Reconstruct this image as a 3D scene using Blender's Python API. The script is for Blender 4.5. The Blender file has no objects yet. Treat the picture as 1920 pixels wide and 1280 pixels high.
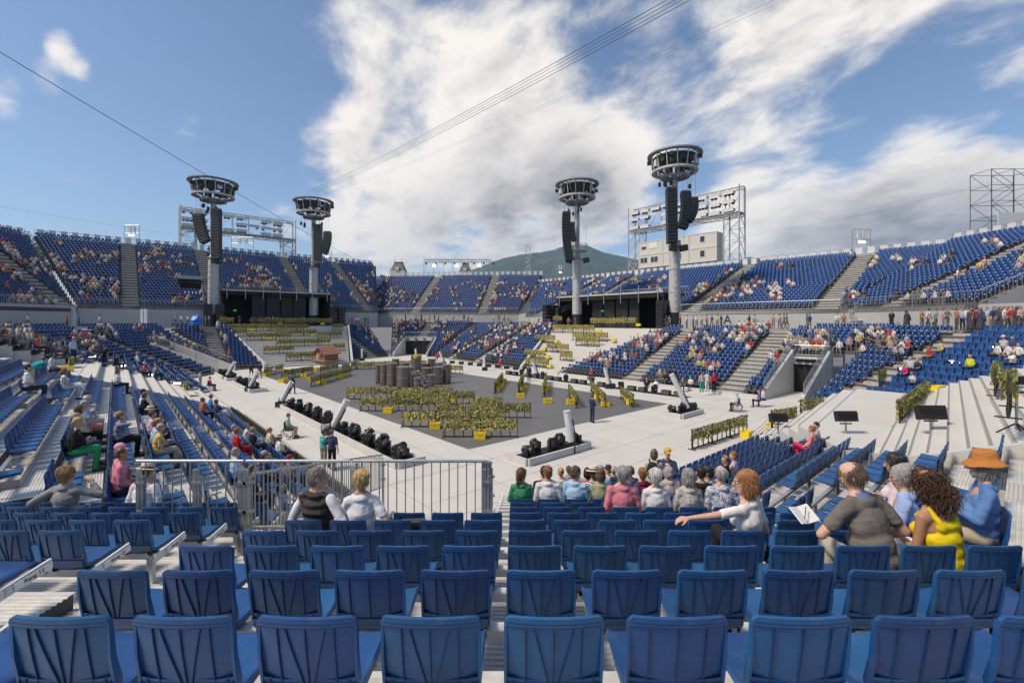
import bpy, math, random, time
import numpy as np
from mathutils import Vector, Matrix, noise as mnoise
random.seed(7); np.random.seed(7)
R_ = math.radians
T0 = time.time()
sc = bpy.context.scene
COL = sc.collection
# ------------------------------------------------------------------ camera
F = 845.0; HX = 960.0; HY = 605.0; CZ = 6.2          # focal length and horizon in photo pixels, eye height above the arena floor
cam_d = bpy.data.cameras.new('camera'); cam = bpy.data.objects.new('camera', cam_d); COL.objects.link(cam)
cam.location = (0, 0, CZ); cam.rotation_euler = (R_(90), 0, 0)
cam_d.sensor_width = 36; cam_d.lens = F/1920*36; cam_d.shift_y = -(640-HY)/1920
cam_d.clip_start = 0.05; cam_d.clip_end = 60000
sc.camera = cam
# ------------------------------------------------------------------ sun, exposure
SUN_EL, SUN_AZ = R_(52), R_(-112)                       # azimuth from +Y, clockwise: high on the left
sun_d = bpy.data.lights.new('sun', 'SUN'); sun = bpy.data.objects.new('sun', sun_d); COL.objects.link(sun)
sun_d.energy = 3.1; sun_d.angle = R_(12); sun_d.color = (1, .87, .71)
sdir = Vector((math.sin(SUN_AZ)*math.cos(SUN_EL), math.cos(SUN_AZ)*math.cos(SUN_EL), math.sin(SUN_EL)))
sun.rotation_euler = sdir.to_track_quat('Z', 'Y').to_euler(); sun.location = (0, 0, 80)
vs = sc.view_settings
vs.view_transform = 'Standard'; vs.look = 'None'; vs.gamma = 1; vs.use_curve_mapping = False
vs.exposure = 0.4
# ------------------------------------------------------------------ world: sky with broken cloud
wd = bpy.data.worlds.new('World'); sc.world = wd; wd.use_nodes = True
nt = wd.node_tree; nt.nodes.clear()
def N(t, **k):
    n = nt.nodes.new(t)
    for a, v in k.items(): setattr(n, a, v)
    return n
def L(a, b): nt.links.new(a, b)
def M(op, a, b=None, c=None, clamp=False):
    n = N('ShaderNodeMath', operation=op, use_clamp=clamp)
    for i, v in enumerate((a, b, c)):
        if v is None: continue
        if isinstance(v, (int, float)): n.inputs[i].default_value = v
        else: L(v, n.inputs[i])
    return n.outputs[0]
def sstep(v, a, b, lo=0., hi=1.):
    n = N('ShaderNodeMapRange', interpolation_type='SMOOTHSTEP')
    L(v, n.inputs[0]); n.inputs[1].default_value = a; n.inputs[2].default_value = b; n.inputs[3].default_value = lo; n.inputs[4].default_value = hi
    return n.outputs[0]
def VM(op, a, b):
    n = N('ShaderNodeVectorMath', operation=op)
    for i, v in enumerate((a, b)):
        if isinstance(v, (tuple, Vector)): n.inputs[i].default_value = v
        else: L(v, n.inputs[i])
    return n.outputs[1] if op == 'DOT_PRODUCT' else n.outputs[0]
def pdir(px, py): return Vector(((px-HX)/F, 1, (HY-py)/F)).normalized()
tc = N('ShaderNodeTexCoord'); dirv = VM('NORMALIZE', tc.outputs['Generated'], (0, 0, 0))
sky = N('ShaderNodeTexSky', sky_type='NISHITA'); sky.sun_disc = False
sky.sun_elevation = SUN_EL; sky.sun_rotation = SUN_AZ; sky.altitude = 380; sky.air_density = 1.0; sky.dust_density = 1.1; sky.ozone_density = 3.0
def blobs(lst):
    acc = None
    for px, py, r, w in lst:
        d = VM('DOT_PRODUCT', dirv, tuple(pdir(px, py)))
        b = sstep(d, math.cos(R_(r)), 1.0, 0, w)
        acc = b if acc is None else M('ADD', acc, b)
    return acc
cover = blobs([(560,200,13,.09),(740,160,15,.11),(920,60,16,.10),(1100,100,13,.09),(820,260,14,.17),(1000,330,16,.26),(690,380,12,.15),
               (1130,350,10,.26),(1330,110,13,.11),(1520,80,14,.12),(1740,30,15,.10),(1480,170,9,.07),(1440,430,9,.34),(1600,410,8,.36),(1760,400,9,.38),
               (1900,430,9,.34),(860,480,13,.18),(128,145,3,.26),(95,66,2.0,.24),(132,102,2.2,.2),(10,165,4.2,.3),(165,356,3.6,.26),(275,95,2.5,.2),(140,255,3,.2),(1420,300,6,.08),(335,240,3,.3),(620,480,10,.12),
               (210,190,30,-.16),(300,40,18,-.16),(1580,260,10,-.10),(1780,250,11,-.10),(240,420,12,-.08)])
sep = N('ShaderNodeSeparateXYZ'); L(dirv, sep.inputs[0])
zz = M('MAXIMUM', sep.outputs[2], 0.0)
inv = M('DIVIDE', 1.0, M('ADD', zz, .28))
def cnoise(vec, scale, det, rough, dist):
    n = N('ShaderNodeTexNoise'); n.inputs['Scale'].default_value = scale; n.inputs['Detail'].default_value = det
    n.inputs['Roughness'].default_value = rough; n.inputs['Distortion'].default_value = dist; L(vec, n.inputs['Vector']); return n.outputs[0]
def layer(off):
    v0 = VM('ADD', dirv, off)
    vh = VM('SCALE', v0, (0, 0, 0)); vh.node.operation = 'SCALE'; L(inv, vh.node.inputs['Scale'])
    mp = N('ShaderNodeMapping'); mp.inputs['Rotation'].default_value = (0, 0, R_(52)); L(vh, mp.inputs[0])
    vh = VM('MULTIPLY', mp.outputs[0], (.88, 1.12, .9))
    big = cnoise(vh, 2.1, 3, .5, .2)
    fine = cnoise(vh, 4.6, 12, .61, .22)
    return M('ADD', M('MULTIPLY', big, .45), M('MULTIPLY', fine, .55))
na = layer((0, 0, 0)); nb = layer((-.02, -.01, .055))
dens = M('ADD', M('MULTIPLY', M('SUBTRACT', na, .555), 1.7), cover)
alpha = sstep(dens, -.09, .27)
thick = sstep(dens, .08, .42)
lit = M('MULTIPLY_ADD', M('SUBTRACT', na, nb), 2.2, .9, clamp=True)
grey = blobs([(1020,385,10,.95),(1130,400,9,.75),(900,430,10,.5),(1560,470,9,.6),(1740,460,10,.65),(1900,470,9,.5),(1100,200,6,.25),(780,470,9,.25)])
grey = M('MULTIPLY', grey, thick, clamp=True)
sh = M('SUBTRACT', lit, M('MULTIPLY', grey, .62), clamp=True)
ramp = N('ShaderNodeValToRGB'); L(sh, ramp.inputs[0])
e = ramp.color_ramp.elements
e[0].position = 0.0; e[0].color = (.20, .205, .23, 1); e[1].position = 1.0; e[1].color = (.82, .77, .715, 1)
m = ramp.color_ramp.elements.new(.5); m.color = (.50, .475, .46, 1)
skyc = N('ShaderNodeVectorMath', operation='SCALE'); L(sky.outputs[0], skyc.inputs[0]); skyc.inputs['Scale'].default_value = .112
# faint veil of thin cloud near the horizon
mixn = N('ShaderNodeMix', data_type='RGBA'); L(M('MULTIPLY', alpha, .96), mixn.inputs['Factor']); L(skyc.outputs[0], mixn.inputs['A']); L(ramp.outputs[0], mixn.inputs['B'])
bg = N('ShaderNodeBackground'); L(mixn.outputs['Result'], bg.inputs[0]); bg.inputs[1].default_value = 1.0
wo = N('ShaderNodeOutputWorld'); L(bg.outputs[0], wo.inputs[0])
# ------------------------------------------------------------------ placing helpers
EN = Vector((.7507, .6606)); EU = Vector((-.6606, .7507))      # arena axes in plan: across and along the stage
def NU(n, u, z=0.): return Vector((EN.x*n+EU.x*u, EN.y*n+EU.y*u, z))
def PZ(px, py, z):                                             # pixel seen at height z
    y = F*(CZ-z)/(py-HY); return Vector(((px-HX)/F*y, y, z))
def PD(px, py, y): return Vector(((px-HX)/F*y, y, CZ+(HY-py)/F*y))   # pixel seen at depth y
def PP(px, py, p0, nrm):                                       # pixel on a plane
    d = Vector(((px-HX)/F, 1, (HY-py)/F)); o = Vector((0, 0, CZ)); t = (p0-o).dot(nrm)/d.dot(nrm); return o+d*t
def pix(p): return (HX+F*p[0]/p[1], HY-F*(p[2]-CZ)/p[1])
# ------------------------------------------------------------------ materials
MATS = {}
def mat(name, col, rough=.6, metal=0., var=.12, scale=4., bump=0., bscale=40., oi=False, rnd=0., coat=0., spec=.5, detail=6, alpha=None, emit=0., stretch=None, hue=0., dirt=None):
    if name in MATS: return MATS[name]
    m = bpy.data.materials.new(name); m.use_nodes = True; t = m.node_tree; b = t.nodes['Principled BSDF']
    def nn(ty, **k):
        n = t.nodes.new(ty)
        for a, v in k.items(): setattr(n, a, v)
        return n
    tc = nn('ShaderNodeTexCoord'); src = tc.outputs['Object']
    if stretch:
        mp = nn('ShaderNodeMapping'); mp.inputs['Scale'].default_value = stretch; t.links.new(src, mp.inputs[0]); src = mp.outputs[0]
    base = None
    if oi: base = nn('ShaderNodeObjectInfo').outputs['Color']
    else:
        rgb = nn('ShaderNodeRGB'); rgb.outputs[0].default_value = (*col, 1); base = rgb.outputs[0]
    hsv = nn('ShaderNodeHueSaturation'); t.links.new(base, hsv.inputs['Color'])
    nz = nn('ShaderNodeTexNoise'); nz.inputs['Scale'].default_value = scale; nz.inputs['Detail'].default_value = detail; nz.inputs['Roughness'].default_value = .62; t.links.new(src, nz.inputs['Vector'])
    mr = nn('ShaderNodeMapRange'); t.links.new(nz.outputs[0], mr.inputs[0]); mr.inputs[1].default_value = .25; mr.inputs[2].default_value = .75
    mr.inputs[3].default_value = 1-var; mr.inputs[4].default_value = 1+var
    val = mr.outputs[0]
    if rnd or hue:
        oin = nn('ShaderNodeObjectInfo')
        if rnd:
            m2 = nn('ShaderNodeMapRange'); t.links.new(oin.outputs['Random'], m2.inputs[0]); m2.inputs[3].default_value = 1-rnd; m2.inputs[4].default_value = 1+rnd
            mu = nn('ShaderNodeMath', operation='MULTIPLY'); t.links.new(val, mu.inputs[0]); t.links.new(m2.outputs[0], mu.inputs[1]); val = mu.outputs[0]
        if hue:
            wn = nn('ShaderNodeTexWhiteNoise', noise_dimensions='1D'); t.links.new(oin.outputs['Random'], wn.inputs['W'])
            m3 = nn('ShaderNodeMapRange'); t.links.new(wn.outputs[0], m3.inputs[0]); m3.inputs[3].default_value = .5-hue; m3.inputs[4].default_value = .5+hue*.05
            t.links.new(m3.outputs[0], hsv.inputs['Hue'])
    t.links.new(val, hsv.inputs['Value'])
    outc = hsv.outputs[0]
    if dirt:
        dn = nn('ShaderNodeTexNoise'); dn.inputs['Scale'].default_value = dirt[2]; dn.inputs['Detail'].default_value = 8; dn.inputs['Roughness'].default_value = .7; t.links.new(tc.outputs['Object'], dn.inputs['Vector'])
        dm = nn('ShaderNodeMapRange'); t.links.new(dn.outputs[0], dm.inputs[0]); dm.inputs[1].default_value = .52; dm.inputs[2].default_value = .75; dm.inputs[3].default_value = 0; dm.inputs[4].default_value = dirt[1]
        mx = nn('ShaderNodeMix', data_type='RGBA'); t.links.new(dm.outputs[0], mx.inputs['Factor']); t.links.new(outc, mx.inputs['A']); mx.inputs['B'].default_value = (*dirt[0], 1); outc = mx.outputs['Result']
    t.links.new(outc, b.inputs['Base Color'])
    rr = nn('ShaderNodeMapRange'); t.links.new(nz.outputs[0], rr.inputs[0]); rr.inputs[3].default_value = max(0, rough-.1); rr.inputs[4].default_value = min(1, rough+.12)
    t.links.new(rr.outputs[0], b.inputs['Roughness'])
    b.inputs['Metallic'].default_value = metal; b.inputs['Specular IOR Level'].default_value = spec
    if coat: b.inputs['Coat Weight'].default_value = coat
    if bump:
        bn = nn('ShaderNodeTexNoise'); bn.inputs['Scale'].default_value = bscale; bn.inputs['Detail'].default_value = 5; t.links.new(src, bn.inputs['Vector'])
        bp = nn('ShaderNodeBump'); bp.inputs['Strength'].default_value = bump; bp.inputs['Distance'].default_value = .01; t.links.new(bn.outputs[0], bp.inputs['Height']); t.links.new(bp.outputs[0], b.inputs['Normal'])
    if emit:
        t.links.new(outc, b.inputs['Emission Color']); b.inputs['Emission Strength'].default_value = emit
    MATS[name] = m; return m
mat('chair_blue', (.008, .060, .205), .46, var=.14, scale=9, bump=.12, bscale=420, rnd=.2, hue=.02, dirt=((.13, .20, .31), .26, 11))
mat('far_blue', (.012, .062, .215), .42, var=.45, scale=.9)
mat('chair_rib_shade', (.006, .030, .10), .6, var=.1)  # seat plastic darkened on the ribs: their shadow lines put into the colour
mat('chair_dot', (.62, .64, .66), .5)
mat('black_chair', (.03, .032, .036), .5)
mat('alu', (.48, .485, .48), .36, .75, var=.22, scale=3, bump=.06, bscale=60, dirt=((.16, .15, .14), .5, 6))
mat('alu_white', (.66, .655, .64), .45, .15, var=.14, scale=5, dirt=((.3, .28, .25), .4, 8))
mat('plank', (.66, .65, .62), .45, .2, var=.18, scale=2.2, dirt=((.25, .24, .22), .45, 5))
mat('galv', (.40, .41, .41), .40, .7, var=.22, scale=9, bump=.1, bscale=90)
mat('riser', (.10, .092, .086), .85, var=.2)  # shade of the open risers put into the colour
mat('plywood', (.075, .070, .066), .7, var=.15, scale=7, bump=.15, bscale=120, dirt=((.16, .15, .14), .4, 9))
mat('aisle', (.37, .355, .33), .7, var=.2, scale=2)
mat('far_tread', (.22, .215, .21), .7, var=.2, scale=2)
mat('white_floor', (.54, .518, .475), .78, var=.07, scale=.35, bump=.05, bscale=30, dirt=((.42, .41, .39), .35, .5))
mat('dark_floor', (.122, .120, .120), .48, var=.14, scale=.5, dirt=((.16, .16, .165), .5, .7))
mat('white_paint', (.55, .525, .48), .6, var=.06, scale=3, dirt=((.45, .43, .40), .3, 3))
mat('step_edge', (.24, .235, .225), .8)  # painted shade line along the step edges
mat('joint', (.33, .325, .31), .8)
mat('concrete', (.52, .51, .48), .8, var=.1, scale=1.2, bump=.1, bscale=20, dirt=((.33, .31, .28), .4, 1.5))
mat('grey_wall', (.41, .41, .40), .75, var=.07, scale=.8, dirt=((.28, .28, .28), .3, 1))
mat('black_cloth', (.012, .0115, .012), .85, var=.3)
mat('black_plastic', (.016, .016, .018), .42, var=.3, scale=6)
mat('black_metal', (.022, .021, .021), .5, .2, var=.25)
mat('steel_grey', (.46, .455, .44), .55, .15, var=.12, scale=1.5, dirt=((.3, .29, .27), .35, 1.2))
mat('dark_steel', (.115, .11, .105), .5, .4, var=.25, scale=2)
mat('ring_grey', (.26, .255, .245), .55, .3, var=.25, scale=2)
mat('cream', (.60, .57, .49), .6, var=.06, scale=1, dirt=((.42, .38, .3), .3, 2))
mat('glass', (.05, .065, .075), .08, var=.2)
mat('window_pale', (.42, .45, .45), .2)
mat('yellow', (.78, .56, .012), .5, var=.1, scale=6)
mat('vat', (.27, .225, .185), .36, .7, var=.16, scale=1.2, stretch=(6, 6, 1), bump=.05, bscale=50)
mat('vat_rim', (.55, .54, .52), .3, .8)
mat('wood', (.23, .11, .055), .7, var=.35, scale=3, stretch=(6, 6, 1))
mat('wood_pale', (.42, .28, .19), .75, var=.3, scale=3)
mat('shingle', (.33, .135, .09), .75, var=.35, scale=3)
mat('lit_screen', (1.0, .93, .86), .4, emit=1.6, var=.02)
mat('lamp_white', (1.0, .96, .92), .4, emit=2.2, var=.02)
mat('hood', (.66, .64, .61), .5, var=.08)
mat('turret', (.14, .14, .125), .7, var=.2)
mat('leaf_green', (.35, .345, .12), .55, var=.5, scale=2.5)
mat('leaf_yellow', (.76, .65, .23), .55, var=.4, scale=2.5)
mat('leaf_dark', (.12, .14, .045), .6, var=.4, scale=2.5)
mat('grape', (.62, .42, .03), .5, var=.3)
mat('vine_wood', (.035, .024, .018), .8, var=.3)
mat('forest', (.024, .046, .026), .9, var=.8, scale=.02, detail=12, dirt=((.12, .14, .06), .7, .006))
mat('tree_leaf', (.035, .055, .02), .7, var=.5, scale=1.2)
mat('asphalt', (.16, .16, .16), .9, var=.15, scale=.1)
mat('sign_black', (.02, .02, .022), .6)
mat('label_white', (.72, .72, .70), .5, var=.05)
mat('cover_white', (.62, .62, .61), .6, var=.08)
mat('green_sign', (.03, .35, .12), .4, emit=.6)
mat('rubber', (.02, .02, .021), .6)
mat('sky_blue_tarp', (.02, .16, .55), .45, var=.3, scale=5)
# ------------------------------------------------------------------ mesh helpers
class MB:
    def __init__(s): s.v = []; s.f = []; s.m = []
    def add(s, vs, fs, m=0):
        b = len(s.v); s.v += [tuple(v) for v in vs]; s.f += [tuple(i+b for i in f) for f in fs]; s.m += [m]*len(fs); return s
    def quad(s, a, b, c, d, m=0): return s.add([a, b, c, d], [(0, 1, 2, 3)], m)
    def box(s, c, size, rot=None, m=0):
        hx, hy, hz = size[0]/2, size[1]/2, size[2]/2
        P = [Vector((x, y, z)) for z in (-hz, hz) for x, y in ((-hx, -hy), (hx, -hy), (hx, hy), (-hx, hy))]
        if rot is not None: P = [rot @ p for p in P]
        c = Vector(c); return s.add([p+c for p in P], [(3, 2, 1, 0), (4, 5, 6, 7), (0, 1, 5, 4), (1, 2, 6, 5), (2, 3, 7, 6), (3, 0, 4, 7)], m)
    def hexa(s, P, m=0): return s.add(P, [(3, 2, 1, 0), (4, 5, 6, 7), (0, 1, 5, 4), (1, 2, 6, 5), (2, 3, 7, 6), (3, 0, 4, 7)], m)
    def beam(s, p, q, w, h=None, m=0, up=(0, 0, 1)):
        h = h or w; p = Vector(p); q = Vector(q); d = (q-p); l = d.length
        if l < 1e-6: return s
        d /= l; u = Vector(up)
        if abs(d.dot(u)) > .98: u = Vector((1, 0, 0))
        a = d.cross(u).normalized(); b = a.cross(d)
        P = [e + a*x*w/2 + b*y*h/2 for e in (p, q) for x, y in ((-1, -1), (1, -1), (1, 1), (-1, 1))]
        return s.hexa(P, m)
    def tube(s, p, q, r, r2=None, seg=8, m=0, cap=True):
        r2 = r if r2 is None else r2; p = Vector(p); q = Vector(q); d = q-p
        if d.length < 1e-6: return s
        d.normalize(); u = Vector((0, 0, 1)) if abs(d.z) < .95 else Vector((1, 0, 0))
        a = d.cross(u).normalized(); b = a.cross(d); V = []
        for e, rr in ((p, r), (q, r2)):
            for i in range(seg):
                t = 2*math.pi*i/seg; V.append(e + (a*math.cos(t)+b*math.sin(t))*rr)
        Fs = [(i, (i+1) % seg, seg+(i+1) % seg, seg+i) for i in range(seg)]
        if cap: Fs += [tuple(range(seg-1, -1, -1)), tuple(range(seg, 2*seg))]
        return s.add(V, Fs, m)
    def path(s, pts, r, seg=8, m=0):
        for a, b in zip(pts, pts[1:]): s.tube(a, b, r, seg=seg, m=m)
        return s
    def ring(s, c, R, r, seg=24, m=0, sq=None):
        c = Vector(c); V = []; Fs = []; k = 4
        for i in range(seg):
            t = 2*math.pi*i/seg; e = Vector((math.cos(t), math.sin(t), 0))
            w, h = sq if sq else (r, r)
            for x, z in ((-1, -1), (1, -1), (1, 1), (-1, 1)): V.append(c + e*(R+x*w) + Vector((0, 0, z*h)))
        for i in range(seg):
            j = (i+1) % seg
            for q in range(4): Fs.append((i*4+q, j*4+q, j*4+(q+1) % 4, i*4+(q+1) % 4))
        return s.add(V, Fs, m)
    def lathe(s, c, prof, seg=20, m=0):
        c = Vector(c); V = []; Fs = []; n = len(prof)
        for i in range(seg):
            t = 2*math.pi*i/seg
            for r, z in prof: V.append(c+Vector((r*math.cos(t), r*math.sin(t), z)))
        for i in range(seg):
            j = (i+1) % seg
            for q in range(n-1): Fs.append((i*n+q, j*n+q, j*n+q+1, i*n+q+1))
        Fs.append(tuple(i*n for i in range(seg-1, -1, -1))); Fs.append(tuple(i*n+n-1 for i in range(seg)))
        return s.add(V, Fs, m)
    def prism(s, poly, z0, z1, m=0):
        n = len(poly); V = [(p[0], p[1], z0) for p in poly]+[(p[0], p[1], z1) for p in poly]
        return s.add(V, [tuple(range(n-1, -1, -1)), tuple(range(n, 2*n))]+[(i, (i+1) % n, n+(i+1) % n, n+i) for i in range(n)], m)
    def truss(s, p, q, w, h, bay, r=.05, m=0, up=(0, 0, 1), seg=5):
        p = Vector(p); q = Vector(q); d = q-p; l = d.length; d /= l; u = Vector(up)
        if abs(d.dot(u)) > .98: u = Vector((1, 0, 0))
        a = d.cross(u).normalized(); b = a.cross(d).normalized()
        C = [a*x*w/2+b*y*h/2 for x, y in ((-1, -1), (1, -1), (1, 1), (-1, 1))]
        for c in C: s.tube(p+c, q+c, r, seg=seg, m=m)
        n = max(1, round(l/bay))
        for i in range(n+1):
            e = p+d*l*i/n
            for k in range(4): s.tube(e+C[k], e+C[(k+1) % 4], r*.6, seg=4, m=m)
            if i < n:
                f = p+d*l*(i+1)/n
                for k in range(4):
                    A, B = (C[k], C[(k+1) % 4]) if (i+k) % 2 else (C[(k+1) % 4], C[k])
                    s.tube(e+A, f+B, r*.6, seg=4, m=m)
        return s
    def mesh(s, name, mats, origin=(0, 0, 0), smooth=False):
        me = bpy.data.meshes.new(name)
        V = np.array(s.v, dtype=np.float64).reshape(-1, 3) - np.array(origin, dtype=np.float64)
        me.from_pydata(V.tolist(), [], s.f)
        for x in (mats if isinstance(mats, (list, tuple)) else [mats]): me.materials.append(MATS[x])
        if len(me.materials) > 1: me.polygons.foreach_set('material_index', s.m)
        if smooth: me.polygons.foreach_set('use_smooth', [True]*len(me.polygons))
        me.update(); return me
    def build(s, name, mats, parent=None, smooth=False, loc=None):
        o0 = Vector((0, 0, 0))
        if parent is not None: o0 = Vector(wloc(parent))
        elif loc is not None: o0 = Vector(loc)
        o = bpy.data.objects.new(name, s.mesh(name, mats, o0, smooth)); COL.objects.link(o)
        if parent is not None: o.parent = parent
        elif loc is not None: o.location = loc
        return o
def wloc(o):
    l = Vector(o.location)
    return l + wloc(o.parent) if o.parent else l
def tag(o, label=None, cat=None, group=None, kind=None):
    if label: o['label'] = label
    if cat: o['category'] = cat
    if group: o['group'] = group
    if kind: o['kind'] = kind
    return o
def thing(name, label, cat, loc=(0, 0, 0), group=None, rz=0.):
    o = bpy.data.objects.new(name, None); COL.objects.link(o); o.location = loc; o.rotation_euler = (0, 0, rz); o.empty_display_size = .2
    return tag(o, label, cat, group)
def inst(name, me, parent=None, loc=(0, 0, 0), rz=0., rot=None, color=None):
    o = bpy.data.objects.new(name, me); COL.objects.link(o); o.location = loc
    o.rotation_euler = rot if rot is not None else (0, 0, rz)
    if parent is not None: o.parent = parent
    if color is not None: o.color = (*color, 1)
    return o
TMPS = bpy.data.scenes.new('workshop')
def bake(o):
    TMPS.collection.objects.link(o); vl = TMPS.view_layers[0]; vl.update(); me = bpy.data.meshes.new_from_object(o.evaluated_get(vl.depsgraph)); TMPS.collection.objects.unlink(o); bpy.data.objects.remove(o); return me
def text_mesh(txt, size, matn, ext=.004):
    cu = bpy.data.curves.new('lettering', 'FONT'); cu.body = txt; cu.size = size; cu.extrude = ext; cu.align_x = 'CENTER'; cu.align_y = 'CENTER'; cu.resolution_u = 3
    me = bake(bpy.data.objects.new('lettering', cu)); bpy.data.curves.remove(cu)
    me.materials.clear(); me.materials.append(MATS[matn]); return me

def cloth(name, kind, c2=(.7, .7, .7), rough=.85, scale=30.):
    m = bpy.data.materials.new(name); m.use_nodes = True; t = m.node_tree; b = t.nodes['Principled BSDF']; b.inputs['Roughness'].default_value = rough; b.inputs['Specular IOR Level'].default_value = .25
    oi = t.nodes.new('ShaderNodeObjectInfo'); tc = t.nodes.new('ShaderNodeTexCoord'); col = oi.outputs['Color']
    def nn(ty, **k):
        n = t.nodes.new(ty)
        for a, v in k.items(): setattr(n, a, v)
        return n
    nz = nn('ShaderNodeTexNoise'); nz.inputs['Scale'].default_value = 7; nz.inputs['Detail'].default_value = 6; t.links.new(tc.outputs['Object'], nz.inputs['Vector'])
    if kind in ('stripe', 'quilt'):
        w = nn('ShaderNodeTexWave', bands_direction='Z'); w.inputs['Scale'].default_value = scale; w.inputs['Distortion'].default_value = .6; w.inputs['Detail'].default_value = 2; t.links.new(tc.outputs['Object'], w.inputs['Vector'])
        if kind == 'stripe':
            r = nn('ShaderNodeMapRange'); t.links.new(w.outputs['Fac'], r.inputs[0]); r.inputs[1].default_value = .45; r.inputs[2].default_value = .55
            mx = nn('ShaderNodeMix', data_type='RGBA'); t.links.new(r.outputs[0], mx.inputs['Factor']); t.links.new(col, mx.inputs['A']); mx.inputs['B'].default_value = (*c2, 1); col = mx.outputs['Result']
    if kind == 'floral':
        v = nn('ShaderNodeTexNoise'); v.inputs['Scale'].default_value = scale; v.inputs['Detail'].default_value = 3; v.inputs['Distortion'].default_value = 1.5; t.links.new(tc.outputs['Object'], v.inputs['Vector'])
        r = nn('ShaderNodeMapRange'); t.links.new(v.outputs[0], r.inputs[0]); r.inputs[1].default_value = .52; r.inputs[2].default_value = .58
        mx = nn('ShaderNodeMix', data_type='RGBA'); t.links.new(r.outputs[0], mx.inputs['Factor']); t.links.new(col, mx.inputs['A']); mx.inputs['B'].default_value = (*c2, 1); col = mx.outputs['Result']
    hs = nn('ShaderNodeHueSaturation'); t.links.new(col, hs.inputs['Color']); mr = nn('ShaderNodeMapRange'); t.links.new(nz.outputs[0], mr.inputs[0]); mr.inputs[1].default_value = .3; mr.inputs[2].default_value = .7; mr.inputs[3].default_value = .82; mr.inputs[4].default_value = 1.12; t.links.new(mr.outputs[0], hs.inputs['Value']); t.links.new(hs.outputs[0], b.inputs['Base Color'])
    bp = nn('ShaderNodeBump'); bp.inputs['Strength'].default_value = .9; bp.inputs['Distance'].default_value = .02 if kind != 'quilt' else .03
    if kind == 'quilt': t.links.new(w.outputs['Fac'], bp.inputs['Height'])
    else: t.links.new(nz.outputs[0], bp.inputs['Height'])
    t.links.new(bp.outputs[0], b.inputs['Normal']); MATS[name] = m
cloth('cloth', 'plain'); cloth('cloth_stripe', 'stripe', (.75, .75, .73), scale=9); cloth('cloth_floral', 'floral', (.12, .13, .2), scale=26); cloth('cloth_floral2', 'floral', (.30, .27, .24), scale=22); cloth('cloth_quilt', 'quilt', scale=3.2); cloth('cloth_knit', 'plain')
mat('skin', (.5, .3, .2), .5, oi=True, var=.10, scale=8, spec=.35)
mat('hair', (.1, .06, .03), .5, oi=True, var=.35, scale=30, stretch=(3, 3, .6), spec=.4)
mat('shoe', (.05, .045, .04), .6, rnd=.6); mat('straw', (.62, .55, .40), .8, var=.15, scale=40); mat('hatband', (.02, .02, .02), .8); mat('hat_orange', (.42, .155, .03), .85, var=.22, scale=45, bump=.4, bscale=60)
mat('paper', (.74, .74, .72), .7, var=.04); mat('phone', (.015, .015, .018), .25); mat('eye_white', (.7, .68, .65), .3); mat('eye_dark', (.03, .02, .015), .3); mat('lips', (.42, .16, .13), .5); mat('glass_frame', (.03, .028, .028), .3)
mat('person_top', (.5, .5, .5), .85, oi=True, var=.12, scale=9); mat('person_legs', (.13, .115, .11), .85, var=.2, rnd=.85); mat('person_hair', (.075, .05, .035), .7, var=.2, rnd=.9); mat('person_skin', (.44, .28, .21), .55, rnd=.2, var=.1)
for i_, c_ in enumerate(((.62, .60, .57), (.62, .60, .57), (.02, .02, .025), (.40, .04, .035), (.04, .07, .18), (.48, .30, .27), (.33, .37, .43), (.42, .17, .08), (.50, .42, .18), (.10, .12, .14), (.35, .29, .22), (.16, .15, .15), (.62, .60, .57), (.03, .035, .06))): mat(f'crowd_top_{i_}', c_, .85, var=.12)

for nm in ('leaf_green', 'leaf_yellow', 'leaf_dark', 'tree_leaf'):            # thin leaves let light through
    t = MATS[nm].node_tree; b = t.nodes['Principled BSDF']; o_ = t.nodes['Material Output']; tr = t.nodes.new('ShaderNodeBsdfTranslucent'); mx = t.nodes.new('ShaderNodeMixShader'); mx.inputs[0].default_value = .4
    t.links.new(b.inputs['Base Color'].links[0].from_socket, tr.inputs[0]); t.links.new(b.outputs[0], mx.inputs[1]); t.links.new(tr.outputs[0], mx.inputs[2]); t.links.new(mx.outputs[0], o_.inputs[0])
# ================================================================== ground, floors
def sheet(name, poly, z, matn, kind='structure'):
    o = MB().add([(p[0], p[1], z) for p in poly], [tuple(range(len(poly)))]).build(name, matn); o['kind'] = kind; return o
sheet('ground', [(-30000, -30000), (30000, -30000), (30000, 30000), (-30000, 30000)], -1.0, 'asphalt')
af = sheet('arena_floor', [NU(*p) for p in ((-2, -2), (-2, 96), (62, 96), (62, -2))], 0.0, 'white_floor')
SF = [NU(13.0, 18.0), NU(13.0, 64.5), NU(31.8, 64.5), NU(31.8, 18.0)]
sheet('stage_floor', SF, .004, 'dark_floor')
# thin joints between the floor sheets of the white surround
def joint(a, b, w=.03):
    d = (b-a).normalized(); o = Vector((-d.y, d.x, 0))*w; MB().quad(a, b, b+o, a+o).build('floor_joint', 'joint', af)
for n in (7.9, 11.2, 33.6, 36.6): joint(NU(n, 10, .003), NU(n, 68, .003))
for u in (11.3, 13.4, 16.1): joint(NU(8, u, .003), NU(38, u, .003))
for k in range(14): joint(NU(6.6, 12+4*k, .003), NU(12.95, 12+4*k, .003)); joint(NU(31.9, 15+4*k, .003), NU(38.9, 15+4*k, .003))
for k in range(7): joint(NU(13+3.2*k, 10, .003), NU(13+3.2*k, 17.9, .003))
for k in range(1, 12): joint(NU(13.05, 18+4*k, .007), NU(31.7, 18+4*k, .007), .02)
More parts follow.
